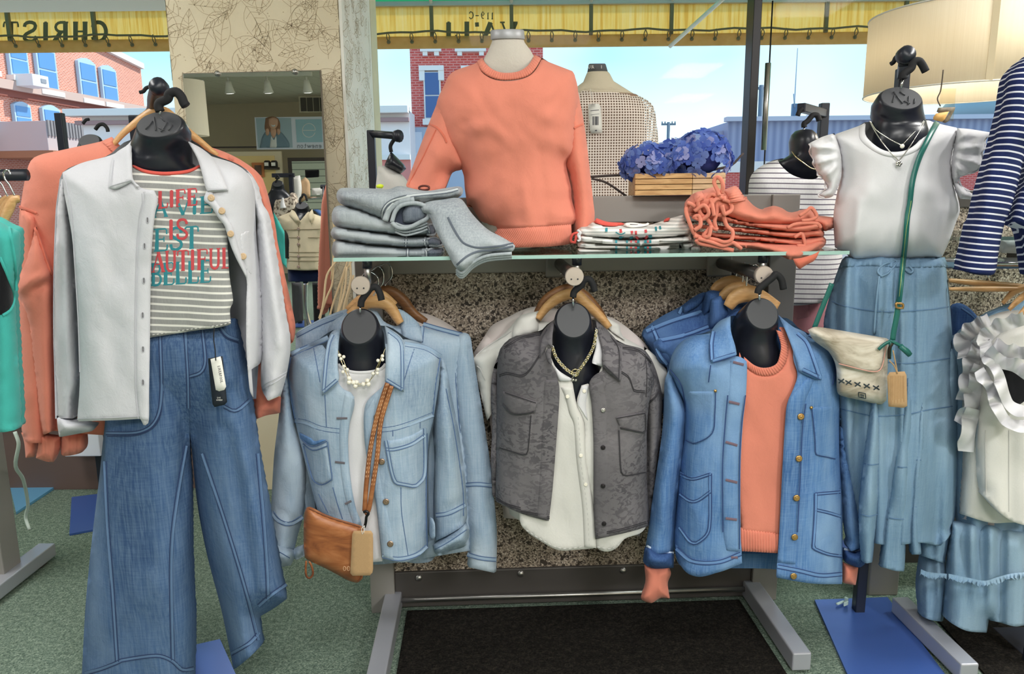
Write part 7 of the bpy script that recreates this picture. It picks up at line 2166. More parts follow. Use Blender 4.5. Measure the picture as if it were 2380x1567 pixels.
band('waistband', q(FU, "1962,600 2020,598 2100,600 2196,598"), q(FU, "1952,622 2020,618 2100,622 2204,620"), SKB.depth, .001, .006, MAT['chambray'], sk, 3, 4, .001, True, .002, 4)
for s_ in ("1480,320 1400,340 1360,385 1385,420 1430,400 1480,345 1500,325", "1500,325 1560,340 1600,380 1580,398 1545,370 1510,335", "1370,420 1350,600 1335,820"):
    ptube('drawstring', q(R2, s_), SKB.depth(np.array(q(R2, s_))) - .005, .0028, MAT['chambray'], sk, 6)

SKF = (1900, 1000, 2.7646)
for k, s_ in enumerate(("368,-330 382,-330 400,-100 402,220 396,400 385,560 352,850 312,856 285,835 268,560 290,300", "575,-360 595,-360 615,-100 600,230 590,400 580,560 558,908 500,905 440,888 400,880 440,560 490,230", "668,-300 682,-300 695,-60 690,180 650,480 660,700 668,800 600,800 585,700 600,480 615,200")):
    fb_ = Body(q(SKF, s_), YT - .112 + .004 * k, .045, 22, .03, nz=((14, 300, .008), (30, 60, .005)), seed=415 + k, hem=.85)
    shell('flounce', fb_, MAT['chambray'], sk, step=6)
    seam([q(SKF, ("300,215 350,225 400,215", "490,230 540,240 600,238", "612,180 650,195 690,185")[k]), q(SKF, ("272,535 330,555 385,540", "440,560 500,570 580,575", "590,490 620,500 655,480")[k])], fb_.depth, cs_, None, sk, .001, 4, dw=3)
# white handbag with green strap
hb = thing('handbag', 'distressed white leather handbag with green strap over the chambray skirt', 'bag', tuple(P(1990, 935, YT - .15)))
YHB = YT - .135
HBB = Body(q(R2, "900,792 1100,800 1435,855 1432,950 1420,1275 1375,1302 1250,1275 1100,1238 1078,1200 1060,1000"), YHB, .03, 28, .02, seed=421, nz=((50, 50, .003), (20, 20, .001)))
shell('bag_body', HBB, MAT['white_leather'], hb, step=7)
fl_ = sheet('flap', q(R2, "880,790 935,768 1100,792 1432,848 1428,880 1388,1060 1322,1086 1092,1032 1050,960 920,860"), HBB.depth, .006, .008, MAT['white_leather'], hb, 10, 7)
stitches('flap_edge', [q(R2, "1425,860 1386,1050 1322,1076 1092,1022")], HBB.depth, 2.5, plain('pink_thread', S(214, 160, 146), .8), hb, .0145, .001)
gl2 = MAT['green_leather']
SDp = lambda xy: np.minimum(rd(xy), SKB.depth(xy)) - .012
strap('strap', q(R1, "1772,838 1735,900 1690,990 1640,1100 1600,1240 1580,1400") + q(R2, "1565,0 1550,180 1530,360 1510,560 1495,620"), 13, SDp, 0, .003, gl2, hb, 7)
strap('strap', q(R2, "1500,620 1490,700 1470,800 1462,860"), 13, lambda xy: np.full(len(xy), YHB - .045), 0, .003, gl2, hb, 6)
strap('strap', q(R2, "1045,470 1010,560 965,670 925,775"), 12, lambda xy: np.full(len(xy), YHB + .01), 0, .003, gl2, hb, 6)
stitches('strap_thread', [q(R1, "1590,1380 1570,1500") + q(R2, "1556,100 1535,300 1508,560"), q(R2, "1480,640 1462,760 1452,850")], SDp, 1.2, plain('yellow_thread', S(170, 190, 110), .8), hb, .0035, .0006, 6)
ptube('buckle', q(R2, "1485,605 1530,612 1532,640 1490,635 1485,605"), YHB - .05, .003, MAT['brass'], hb, 6)
for s_ in ("1455,865 1420,880 1385,905 1365,925", "1455,868 1500,890 1560,925 1580,945", "1450,870 1445,920 1440,990"):
    strap('knot_end', q(R2, s_), 8, lambda xy: np.full(len(xy), YHB - .05), 0, .004, gl2, hb, 5)
ptube('tassel_bead', q(R2, "1515,900 1580,960"), YHB - .055, .007, gl2, hb, 8)
ptube('clasp', q(R2, "1460,880 1440,920 1438,985"), YHB - .052, .004, plain('dark_bronze', S(60, 56, 50), .35, .8), hb, 8)
xs = []
for x in (1110, 1160, 1222, 1285, 1350):
    y = 1140 + (x - 1100) * .19
    xs += [(q(R2, "%d,%d %d,%d" % (x - 22, y - 14, x + 22, y + 14)), 3), (q(R2, "%d,%d %d,%d" % (x - 18, y + 14, x + 18, y - 14)), 3)]
stitches('cross_stitch', xs, HBB.depth, 3, plain('navy_thread', S(44, 56, 62), .8), hb, .001, .001, 5)
stitches('maker_mark', [(q(R2, "1228,1218 1275,1226 1278,1262 1230,1252 1228,1218"), 2), (q(R2, "1240,1235 1266,1240"), 3), (q(R2, "1240,1250 1266,1250"), 2)], HBB.depth, 2, bpy.data.materials['navy_thread'], hb, .001, .0006, 4)
kt = thing('kraft_tag', 'brown kraft paper tag hanging from the white handbag', 'tag', tuple(P(2085, 945, YHB - .06)))
sheet('card', q(R2, "1440,1080 1545,1074 1558,1088 1563,1322 1548,1326 1432,1316 1424,1100"), flat(YHB - .06), 0, .001, MAT['kraft'], kt, 1, 12, False)
stitches('print', [(q(R2, "%d,%d %d,%d" % (x, 1105, x + 2, 1300 - (x * 7) % 50)), .9) for x in range(1450, 1545, 11)], flat(YHB - .06), .8, plain('kraft_ink', S(160, 118, 76), .9), kt, .0013, .0002, 10)
for s_ in ("1440,1000 1475,1040 1495,1090", "1465,930 1485,1030 1495,1085"):
    ptube('cord', q(R2, s_), YHB - .062, .0016, MAT['kraft'], kt, 5)

# ------------------------------------------------------------------ right display unit with its clothes
RX = thing('side_display_unit', 'grey display unit with stone panel and glass shelf at the right edge', 'display unit', tuple(onfloor(2200, 1400)))
YR2 = 2.28
xp0, xp1 = P(2022, 1200, YR2)[0], P(2092, 1200, YR2)[0]
zt2 = P(2250, 482, YR2)[2]
box2('post', (xp0, YR2 - .03, 0), (xp1, YR2 + .06, zt2), MAT['fixture'], RX, .004)
box2('stone_panel', (xp1, YR2, .3), (XR - 1.2, YR2 + .03, zt2), MAT['stone'], RX, .002)
box2('top_bar', (xp1, YR2 - .01, zt2 - .0), (XR - 1.2, YR2 + .05, zt2 + .05), MAT['fixture_dk'], RX, .003)
zk = P(2300, 1330, YR2)[2]
box2('kick_panel', (xp1, YR2 - .005, .1), (XR - 1.2, YR2 + .03, .3), MAT['fixture_dk'], RX, .003)
f0 = onfloor(2092, 1388, .06); f1 = onfloor(2255, 1545, .06)
fm = (f0 + f1) / 2; dv = f1 - f0
box('foot_bar', (fm[0], fm[1], .036), (.05, float(np.hypot(dv[0], dv[1])), .05), MAT['foot'], RX, Matrix.Rotation(math.atan2(-dv[0], dv[1]), 3, 'Z'), .004)
zg2 = P(2300, 556, 1.98)[2]
g2 = thing('glass_shelf', 'glass shelf of the right display under the folded white cloth', 'shelf', (1.8, 2.1, zg2))
box2('glass_sheet', (P(2205, 556, 1.98)[0], 1.932, zg2), (XR - 1.3, YR2 - .01, zg2 + .009), MAT['shelf_glass'], g2, 0)
box2('polished_edge', (P(2205, 556, 1.98)[0], 1.93, zg2), (XR - 1.3, 1.932, zg2 + .009), MAT['glass_edge'], g2, 0)
zr2 = P(2300, 612, 2.0)[2]
ra = thing('faceout_rail', 'chrome crossbar under the glass shelf at the right edge', 'clothes rail', (1.4, 2.0, zr2))
tube('bar', [(P(2195, 606, 2.0)[0], 2.02, zr2), (2.4, 1.96, zr2 - .01)], .015, MAT['chrome'], ra, 12, False)
for x in (1.5, 2.2):
    box('bracket', (x, 2.13, zr2), (.02, .28, .02), MAT['fixture_dk'], ra)
mt = plate_thing('dark_floor_sheet', [(2150, 1412), (2560, 1412), (2700, 1620), (2330, 1620)], 'thin dark carpet-textured sheet under the right display unit', 'mat', .008, MAT['carpet_dark'])  # thin dark carpet-textured sheet on the floor
fw = thing('folded_white_tee', 'folded white garment on the right glass shelf', 'shirt', (1.5, 2.0, zg2 + .01))
fb = Body([(2325, 560), (2345, 552), (2420, 552), (2460, 560), (2460, 585), (2400, 590), (2330, 588)], 2.0, .05, 14, .08, nz=((40, 12, .003),), seed=431)
shell('folded_cloth', fb, MAT['white'], fw, step=7)
GH = 'hangers at the right edge'
hanger('light wooden trouser hanger bar below the striped sleeve', [(2205, 652), (2290, 660), (2400, 668)], 1.97, GH, 16, None, [(2300, 655), (2298, 640), (2312, 625), (2300, 612)])
hanger('lower wooden trouser hanger bar below the striped sleeve', [(2205, 672), (2290, 672), (2400, 672)], 1.93, GH, 13, None, None)
for i, s_ in enumerate(("2330,705 2355,680 2385,668 2420,670", "2345,720 2365,700 2395,680 2430,684", "2365,740 2380,722 2400,705 2440,700")):
    hanger(('rear', 'middle', 'front')[i] + ' wooden hanger of the white ruffled tops', q(FU, s_), 1.93 - i * .05, 'hangers of the ruffled tops', 16, None, [(2400, 672 + 14 * i), (2398, 640), (2410, 615), (2395, 600)])
mtl = MAT['chambray']
cdr = thing('chambray_dress', 'light blue chambray dress hanging behind the white ruffled tops', 'dress', tuple(P(2300, 1250, 1.99)))
CDB = Body(q(FU, "2205,792 2235,765 2290,728 2345,705 2400,690 2480,700 2480,1300 2300,1290 2225,1225 2215,1000 2215,880"), 1.99, .06, 50, .04, nz=((30, 400, .018), (14, 200, .006)), seed=441, hem=.8)
shell('body', CDB, mtl, cdr)
CDS = Body(q(FU, "2207,790 2190,850 2172,960 2160,1080 2140,1180 2135,1290 2165,1300 2195,1310 2215,1220 2225,1100 2228,960 2232,850"), 1.975, .06, 36, .04, nz=((18, 400, .016), (40, 90, .006)), seed=442, hem=.85)
shell('sleeve', CDS, mtl, cdr, step=7)
seam([q(FU, "2210,795 2290,735 2345,712"), ], CDB.depth, cs_, None, cdr, .001, 4)
seam([q(FU, "2150,1170 2180,1180 2218,1170")], CDS.depth, cs_, None, cdr, .001, 4)
def ruffle(parent, path, w, Y, mat, amp=.014, per=22, name='ruffle'):
    c = resample(smooth(path), 3)
    e1, e2 = offset_line(c, -w / 2), offset_line(c, w / 2)
    n = len(c); m = 5
    s = np.cumsum(np.r_[0, np.hypot(*(c[1:] - c[:-1]).T)])
    V = []
    for j in range(m + 1):
        u = j / m
        xy = e1 + (e2 - e1) * u
        a = amp * u * (.55 + .9 * hsh(np.floor(s / per / 1.3), np.zeros(n), 3))
        xy = xy + np.stack([np.cos(s / per * 6.28 * .8 + 1) * 3 * u, np.sin(s / per * 6.28) * 3.5 * u], 1)
        V.append(PP(xy, Y - a * (1 + np.sin(s / per * 6.28 + 2.2 * np.sin(s / 31 + per)))))
    V = np.vstack(V)
    Fc = [(j * n + i, j * n + i + 1, (j + 1) * n + i + 1, (j + 1) * n + i) for j in range(m) for i in range(n - 1)]
    B_k = V.copy(); B_k[:, 1] += .0015
    N = len(V)
    Fc += [tuple(k + N for k in f[::-1]) for f in Fc]
    return mesh(name, np.vstack([V, B_k]), Fc, mat, parent, True)
GRf = 'white ruffled tops at the right edge'
w1 = thing('ruffled_top', 'white ruffled top hanging behind at the right edge, hem lower left', 'top', tuple(P(2290, 1200, 1.93)), GRf)
W1B = Body(q(FU, "2235,900 2240,820 2232,790 2255,760 2300,735 2345,722 2420,720 2420,1215 2350,1215 2300,1215 2232,1195 2238,1060"), 1.94, .06, 45, .04, nz=((26, 300, .008), (30, 60, .004)), seed=451, hem=.8)
shell('body', W1B, MAT['offwhite'], w1, step=8)
for k, s_ in enumerate(("2300,745 2260,765 2235,790 2245,830", "2290,790 2262,830 2250,880 2242,930", "2280,850 2265,900 2255,950 2232,985", "2262,950 2250,1000 2245,1050")):
    ruffle(w1, q(FU, s_), 36, 1.875 - .004 * k, MAT['white'], .024, 30 + 7 * k)
w2_ = thing('ruffled_top', 'white ruffled top with black lining nearest at the right edge', 'top', tuple(P(2340, 1220, 1.87)), GRf)
W2B = Body(q(FU, "2290,815 2310,780 2345,755 2420,735 2420,1222 2385,1222 2340,1205 2300,1165 2276,1135 2270,1050 2275,950 2285,880"), 1.87, .05, 40, .04, nz=((26, 300, .007), (30, 60, .003)), seed=452, hem=.8)
shell('body', W2B, MAT['offwhite'], w2_, step=8)
sheet('black_lining', q(R2, "2085,935 2180,1000 2300,1070 2420,1140 2420,1240 2310,1322 2260,1290 2220,1150 2160,1040 2095,985"), W2B.depth, .003, .004, MAT['black_cloth'], w2_, 6, 8)
for k, s_ in enumerate(("2380,740 2320,760 2285,790 2300,830", "2385,820 2340,815 2310,800", "2390,870 2360,850 2320,838 2295,815", "2290,820 2320,870 2335,920 2350,945 2390,960", "2275,860 2300,900 2320,950 2345,985 2385,990")):
    ruffle(w2_, q(FU, s_), 32 if k < 3 else 26, 1.80 - .004 * k, MAT['white'], .026, 34 + 5 * k)
stitches('seam', [q(FU, "2290,1000 2292,1150"), q(FU, "2345,1000 2345,1190")], W2B.depth, 2, wseam, w2_, .001, .0008)
bl_ = thing('blush_top', 'blush pink top whose hem shows under the white ruffled tops', 'top', tuple(P(2300, 1220, 1.965)))
shell('body', Body(q(FU, "2225,1000 2420,1000 2420,1235 2340,1222 2310,1222 2285,1218 2232,1205"), 1.965, .03, 30, .02, seed=455, hem=.7), MAT['blush'], bl_)
GSk = 'chambray skirts at the lower right'
for lab, pts, Y, tier, sd in (('chambray ruffle-hem skirt at the lower right edge', "1750,590 1960,600 2150,640 2300,650 2320,900 2300,1250 2211,1255 2150,1262 2050,1235 1985,1222 1972,1302 1850,1292 1760,1250 1700,1205 1710,1050 1722,930 1735,750", 1.95, "1725,930 1850,955 1960,975 2050,950 2160,925 2300,920", 461), ('narrow chambray skirt beside the ruffle-hem skirt at lower right', "1560,780 1700,790 1725,930 1712,1100 1690,1232 1610,1220 1540,1190 1525,1020 1540,880", 2.02, "1545,900 1600,920 1715,930", 462)):
    t = thing('chambray_skirt', lab, 'skirt', tuple(P(2250, 1460, Y)), GSk)
    b = Body(q(R3, pts), Y, .07, 45, .05, nz=((22, 400, .022), (10, 150, .006)), seed=sd, hem=.75)
    shell('skirt_body', b, mtl, t, step=6)
    ruffle(t, [(x, y + 4) for x, y in q(R3, tier)], 12, Y - .098, mtl, .006, 9, 'gathered_seam')
# navy striped garment
nv = thing('navy_striped_top', 'navy top with white stripes hanging at the far right edge', 'top', tuple(P(2300, 640, 1.72)))
mnv = striped('navy_white_stripe', S(36, 46, 92), S(226, 228, 240), .0136, .26, 'z', rot=-.10, var=.1)
NVB = Body(q(R1, "2480,330 2400,370 2310,440 2245,520 2222,620 2200,760 2140,1000 2080,1200 2040,1350 2005,1500") + q(R2, "1985,50 1950,200 1915,345 1925,380 2050,402 2150,412 2172,385 2200,200 2240,30") + q(R1, "2260,1480 2330,1250 2380,1050 2480,900"), 1.76, .085, 50, .06, seed=471, folds=[(2330, 230, 2280, 480, 14, .008), (2300, 260, 2260, 560, 10, -.006)], hem=.85)
shell('sleeve', NVB, mnv, nv, step=7)
NV2 = Body(q(R1, "2370,1180 2330,1290 2290,1385 2250,1555") + [(2368, 541), (2385, 640), (2690, 645), (2695, 300), (2650, 140), (2560, 100), (2450, 100), (2395, 135), (2410, 300), (2390, 380)], 1.80, .07, 40, .06, seed=472, hem=.85)
shell('body', NV2, striped('navy_white_stripe_tilted', S(36, 46, 92), S(226, 228, 240), .0136, .26, 'z', rot=-.45, var=.1), nv, step=7)
stitches('cuff_edge', [q(R2, "1918,360 1960,385 2050,405 2140,410")], flat(1.72), 4, plain('navy_knit', S(30, 38, 80), .9), nv, .0, .003)
# drum pendant lamp
LX, LY = P(2255, 150, 2.8)[0], 2.8
lm = thing('pendant_lamp', 'large cream linen drum lamp shade at the upper right', 'lamp', (LX, LY, 1.62))
rL = LX - P(2035, 120, 2.8)[0]
zL0, zL1 = 1.635, 1.90
def m_shade(t):
    return t.mix(t.noise((3, 500, 3), 2), S(236, 226, 204), S(248, 240, 222))
msh = m_translucent('linen_shade', m_shade, .35)
n = 64
V, Fc = [], []
for j, (z, r) in enumerate(((zL0, rL), (zL1, rL), (zL1, rL - .004), (zL0, rL - .004))):
    V += [(LX + r * math.cos(2 * math.pi * k / n), LY + r * math.sin(2 * math.pi * k / n), z) for k in range(n)]
for j in range(4):
    Fc += [(j * n + k, j * n + (k + 1) % n, ((j + 1) % 4) * n + (k + 1) % n, ((j + 1) % 4) * n + k) for k in range(n)]
mesh('shade', V, Fc, msh, lm, True)
aS = math.radians(-90 + 10)
for da, w in ((0, .016),):
    sx = P(2313, 100, LY - rL * .97)[0]
    a = -math.acos(max(-1, min(1, (sx - LX) / rL)))
    box('seam_strip', (LX + (rL + .001) * math.cos(a), LY + (rL + .001) * math.sin(a), (zL0 + zL1) / 2), (.02, .002, zL1 - zL0), plain('shade_seam', S(206, 190, 158), .9), lm, a + math.pi / 2, 0)
for z in (zL0, zL1):
    tube('rim_wire', [(LX + rL * math.cos(a), LY + rL * math.sin(a), z) for a in np.linspace(0, 2 * math.pi, 49)], .003, MAT['white_paint'], lm, 6, False)
tube('stem', [(LX, LY, zL1 - .03), (LX, LY, CEIL)], .006, MAT['white_paint'], lm, 8, False)
for a in (0, 2.09, 4.19):
    tube('spider_arm', [(LX, LY, zL1 - .02), (LX + rL * math.cos(a), LY + rL * math.sin(a), zL1 - .005)], .003, MAT['white_paint'], lm, 6, False)
lathe('bulb', (LX, LY, zL1 - .14), (0, 0, 1), [(.005, -.0), (.03, .02), (.035, .05), (.018, .09), (.016, .12)], m_emit('warm_bulb', (1, .9, .72, 1), 2.0), lm, 16)
ld_ = bpy.data.lights.new('pendant_bulb', 'POINT'); ld_.energy = 9.0; ld_.shadow_soft_size = .04; ld_.color = (1, .9, .75)
lo = bpy.data.objects.new('bulb_light', ld_); link(lo, lm); lo.location = (LX, LY, zL1 - .16)
# acrylic tag hanging beneath the lamp
at = lm
box2('clear_sleeve', P(2180, 282, 2.45), P(2222, 206, 2.452), m_pane('clear_sleeve', (.95, .92, .84, 1), .03), at, 0)
sheet('amber_card', q(R1, "1760,780 1850,765 1810,840 1730,820"), flat(2.445), 0, .001, plain('amber_card', S(226, 176, 104), .6), at, 1, 10, False)
sheet('grey_card', q(R1, "1775,740 1900,735 1840,845 1800,845 1860,765 1760,778"), flat(2.447), 0, .001, plain('dark_card', S(120, 108, 90), .6), at, 1, 10, False)
ptube('cord', q(R1, "1790,730 1770,680 1790,630 1800,570 1810,480"), 2.45, .002, plain('tag_cord_dark', S(80, 70, 60), .8), at, 5)

hj = thing('hanging_jeans', 'dark denim shorts hanging on the stone panel behind the chambray dress', 'shorts', tuple(P(2240, 772, 2.12)))
HJ = Body([(2212, 712), (2226, 704), (2248, 712), (2272, 736), (2290, 765), (2285, 800), (2212, 800)], 2.12, .04, 16, .03, seed=481, hem=.8)
shell('denim_body', HJ, MAT['denim_dark'], hj, step=7)
seam([[(2235, 716), (2262, 736), (2280, 760)]], HJ.depth, MAT['denim_mid_dk'], MAT['denim_mid_lt'], hj, .001, 5)
px_ = P(2560, 400, 1.86)[0]
nr = thing('garment_rack', 'black rack holding the navy striped top at the far right', 'rack', (px_, 1.88, 0))
zn = P(2560, 80, 1.86)[2]
box('pole', (px_, 1.88, zn / 2), (.03, .03, zn), MAT['iron'], nr)
box('arm', (px_, 1.82, zn - .015), (.03, .15, .03), MAT['iron'], nr)
box('base_plate', (px_ + .1, 1.9, .005), (.2, .3, .008), MAT['iron'], nr)
# ------------------------------------------------------------------ mirror on the column and what it reflects
TH = math.asin(.08)            # the mirror stands slightly turned to the left
YM = YC - .07
MC = P(599, 400, YM)
MN = np.array([-math.sin(TH), -math.cos(TH), 0.0])
mw = P(758, 480, YM)[0] - P(440, 480, YM)[0]
mz1, mz0 = P(590, 168, YM)[2], P(600, 860, YM)[2]
mi = thing('wall_mirror', 'tall frameless mirror on the leaf-wallpapered column', 'mirror', (MC[0], YM, mz0))
mc_ = np.array([MC[0], YM, (mz0 + mz1) / 2])
box('mirror_glass', mc_ - MN * .002, (mw, .004, mz1 - mz0), MAT['mirror'], mi, -TH, 0)
box('backing', mc_ - MN * .009, (mw + .006, .009, mz1 - mz0 + .006), plain('mirror_backing', S(120, 110, 96), .6), mi, -TH, 0)
for px in (503, 688):
    lathe('clip', (P(px, 168, YM)[0], YM - (P(px, 168, YM)[0] - MC[0]) * math.tan(TH) - .001, mz1 - .002), MN, [(.012, 0), (.012, .004), (.005, .009), (.0, .01)], MAT['steel'], mi, 14)
box('wall_bracket', mc_ - MN * .026, (mw * .5, .02, .06), MAT['steel'], mi, -TH, 0)

REFL[0] = (np.array([MC[0], YM, 0.0]), MN)   # from here on pixel positions are those seen in the mirror; the things stand behind the camera
YVB = 2 * YM - YB - .35  # back wall as the mirror sees it
back = YVB - .01
mdk = plain('dark_rail_paint', S(66, 58, 54), .6)
o = struct(box2('trim_3', P(300, 347, back), P(1000, 336, back + .0) + np.array([0, -.03, 0]), mdk, bev=0))
vt = thing('air_vent', 'dark louvred air vent high on the back wall in the mirror', 'vent', tuple(P(730, 262, back)))
box2('vent_frame', P(697, 262, back), P(762, 224, back) + np.array([0, -.02, 0]), plain('vent_cream', S(196, 186, 164), .6), vt, 0)
for k in range(4):
    box2('louvre', P(700 + 15 * k, 259, back - .02), P(711 + 15 * k, 227, back - .02) + np.array([0, -.01, 0]), plain('vent_dark', S(74, 70, 64), .7) if k == 0 else bpy.data.materials['vent_dark'], vt, 0)
po = thing('wall_poster', 'framed jewellery poster of a smiling person on the back wall', 'poster', tuple(P(675, 348, back - .03)))
yb = back - .03
def pan(name, x0, y0, x1, y1, mat, d):
    return box2(name, P(x0, y1, yb - d), P(x1, y0, yb - d) + np.array([0, -.004, 0]), mat, po, 0)
pan('poster_board', 597, 271, 753, 348, plain('poster_white', S(222, 230, 246), .5), 0)
pan('photo_ground', 600, 274, 676, 344, plain('poster_blue_grey', S(166, 190, 204), .6), .006)
pan('logo_ground', 690, 277, 747, 331, plain('poster_pale_blue', S(160, 200, 216), .6), .006)
fd = flat(yb - .012)
def shp(name, s_, mat, off=0):
    return sheet(name, q(MI, s_), fd, off, .002, mat, po, 2, 5)
shp('printed_hair', "490,310 525,300 560,310 575,345 572,400 555,400 500,400 485,370", plain('print_hair', S(150, 112, 88), .8))
shp('printed_jacket', "455,482 470,420 490,385 520,390 540,420 562,380 590,400 625,450 630,480", plain('print_denim', S(120, 146, 164), .8), .003)
shp('printed_shirt', "515,480 522,410 538,440 552,410 556,480", plain('print_white', S(226, 230, 232), .8), .006)
shp('printed_face', "508,315 535,305 562,315 560,350 545,372 535,378 522,370 510,350", plain('print_skin', S(214, 172, 148), .8), .006)
shp('printed_neck', "520,368 550,368 552,400 537,430 520,400", bpy.data.materials['print_skin'], .005)
shp('printed_hand', "492,372 508,368 512,400 500,415 490,400", bpy.data.materials['print_skin'], .009)
shp('printed_hand', "556,372 572,368 578,395 565,410 556,395", bpy.data.materials['print_skin'], .009)
shp('printed_smile', "522,346 535,352 550,345 545,357 535,361 525,356", bpy.data.materials['print_white'], .010)
wl2 = [([(718 + 15 * math.cos(a), 303 + 16 * math.sin(a)) for a in np.linspace(.35, 2 * math.pi, 24)], 1.6), ([(703, 303), (733, 303)], 1.6)]
stitches('logo_ring', wl2, fd, 1.5, bpy.data.materials['print_white'], po, .002, .001, 3)
stitches('poster_lettering', text_lines('enewton', 690, 333, 57, 11, .2, 1.6, mirror=True), fd, 1.4, plain('print_grey_blue', S(96, 108, 120), .8), po, .002, .001, 2)

# doorways on the back wall
dr = struct(box2('door_1', P(683, 560, back), P(790, 366, back) + np.array([0, -.06, 0]), mdk, bev=0))
box2('slat_wall', P(690, 560, back - .06), P(790, 374, back - .06) + np.array([0, -.01, 0]), striped('slatwall_green', S(196, 206, 190), S(120, 130, 120), .10, .12, 'z'), dr, 0)
d2 = struct(box2('door_2', P(545, 560, back), P(655, 352, back) + np.array([0, -.05, 0]), plain('door_cream', S(226, 214, 184), .6), bev=0))
box2('lit_alcove', P(562, 560, back - .05), P(638, 362, back - .05) + np.array([0, -.01, 0]), plain('alcove_warm_lit', S(240, 214, 150), .7), d2, 0)  # flat panel; the alcove's warm light is put into its yellow
pc = thing('wall_picture', 'orange framed picture in the lit alcove seen in the mirror', 'picture', tuple(P(600, 415, back - .08)))
box2('frame', P(588, 412, back - .08), P(613, 378, back - .08) + np.array([0, -.02, 0]), plain('picture_orange', S(206, 128, 74), .6), pc, 0)
box2('print', P(593, 407, back - .105), P(607, 384, back - .105) + np.array([0, -.004, 0]), plain('picture_brown', S(110, 84, 70), .7), pc, 0)
for k, lab in ((0, 'left dark jar on the alcove shelf in the mirror'), (1, 'right dark jar on the alcove shelf in the mirror')):
    p_ = P(622 + 16 * k, 389, back - .2)
    j = thing('dark_jar', lab, 'jar', tuple(p_), 'jars in the alcove')
    lathe('jar_body', p_, (0, 0, 1), [(.05, 0), (.05, .08), (.035, .1)], plain('jar_black', S(52, 48, 46), .4) if k == 0 else bpy.data.materials['jar_black'], j, 14)
    box('jar_label', p_ + np.array([0, -.05, .045]), (.06, .004, .05), MAT['card_white'], j, 0, 0)
sh_ = box2('alcove_shelf', P(614, 394, back - .2), P(650, 389, back - .06), plain('shelf_dark', S(70, 62, 56), .6), None, 0)
tag(sh_, 'small dark shelf holding two jars in the alcove', 'shelf')

# track lighting
def vz(px, py, z):
    d = rays([(px, py)])[0]
    return d * ((z - CAMH) / d[2]) + np.array([0, 0, CAMH])
ta, tb_ = vz(300, 173, CEIL - .03), vz(733, 178, CEIL - .03)
ty = (ta[1] + tb_[1]) / 2
tk = thing('track_light', 'white ceiling track with three spot heads seen in the mirror', 'track light', (tb_[0], ty, CEIL))
box2('track', (ta[0] - 1, ty - .02, CEIL - .045), (tb_[0], ty + .02, CEIL - .0005), MAT['white_paint'], tk, 0)
for px in (530, 620, 712):
    x = P(px, 185, ty)[0]
    zc = CEIL - .05
    tube('spot_stem', [(x, ty, zc), (x, ty, zc - .05)], .012, MAT['white_paint'], tk, 8, False)
    lathe('spot_head', (x, ty, zc - .04), (0, .25, -1), [(.03, 0), (.04, .05), (.055, .12), (.065, .15)], MAT['white_paint'], tk, 18)
    lathe('spot_lens', (x, ty + .035, zc - .185), (0, .25, -1), [(.055, 0), (.05, .004), (.0, .006)], m_emit('spot_lens', (1, .97, .9, 1), 6) if px == 530 else bpy.data.materials['spot_lens'], tk, 16)
    sd = bpy.data.lights.new('track_spot', 'SPOT'); sd.energy = 60; sd.spot_size = 1.5; sd.spot_blend = .8; sd.shadow_soft_size = .06
    so = bpy.data.objects.new('spot_light', sd); link(so, tk)
    so.location = tuple(reflect(np.array([[x, ty, zc - .22]]))[0])
# second drum lamp
lp = P(455, 252, 7.0)
l2 = thing('pendant_lamp', 'cream drum lamp shade hanging behind, seen at the mirror left edge', 'lamp', tuple(lp))
r_l, h_l = 24 / FPX * 7.0 * 1.9, 118 / FPX * 7.0
cxl = lp[0] - r_l + .09
loft('shade', [((cxl, 7.0, lp[2] - h_l / 2), r_l, r_l, 0), ((cxl, 7.0, lp[2] + h_l / 2), r_l * .97, r_l * .97, 0)], msh, l2, 40, False, False)
tube('stem', [(cxl, 7.0, lp[2] + h_l / 2), (cxl, 7.0, CEIL)], .008, MAT['white_paint'], l2, 8, False)
for a in (0, 2.09, 4.19):
    tube('spider_arm', [(cxl, 7.0, lp[2] + h_l / 2), (cxl + r_l * math.cos(a), 7.0 + r_l * math.sin(a), lp[2] + h_l / 2)], .004, MAT['white_paint'], l2, 6, False)

# mannequins and racks standing behind the camera
YK = 7.6
kr = thing('garment_rack', 'black rack with the knit vest form, seen in the mirror', 'rack', (P(678, 600, YK)[0], YK, 0))
c_ = P(676, 405, YK + .05)
box('pole', (c_[0], YK + .05, c_[2] / 2), (.04, .04, c_[2]), MAT['iron'], kr)
box('arm', (P(655, 407, YK)[0], YK + .05, c_[2] - .01), (.22, .04, .04), MAT['iron'], kr)
box('base_plate', (c_[0], YK + .03, .005), (.3, .4, .008), MAT['plate'], kr)
torso_form('black form wearing the knit vest, seen in the mirror', (645, 427, 12, 8), (645, 440, 15, .06), ((650, 452, 24, .06, YK - .14), (652, 475, 36, .07, YK - .12), (652, 520, 36, .07, YK - .1)), YK - .04, q(MI, "548,680 560,660 568,655 560,640 548,660"), None)
kv = thing('knit_vest', 'brown and cream knit vest on a form, seen in the mirror', 'vest', tuple(P(652, 540, YK)))
def m_knit():
    t = NT('brown_knit'); v = t.new('TexVoronoi'); v.inputs['Scale'].default_value = 1
    t.l.new(t.coord((40, 40, 40)), v.inputs['Vector'])
    t.color(t.ramp(v.outputs['Distance'], [(.2, S(92, 74, 64)), (.6, S(214, 200, 184))])).set(Roughness=.9)
    return t.m
KVB = Body(q(MI, "525,740 540,740 560,755 620,755 640,740 665,745 680,800 670,900 650,960 530,960 520,850"), YK, .14, 16, .1, seed=501, nz=((20, 30, .006),), hem=.8)
shell('body', KVB, m_knit(), kv, step=4)
ptube('tassel', q(MI, "590,770 588,800 592,830"), YK - .17, [.008, .02, .03], MAT['white'], kv, 8)
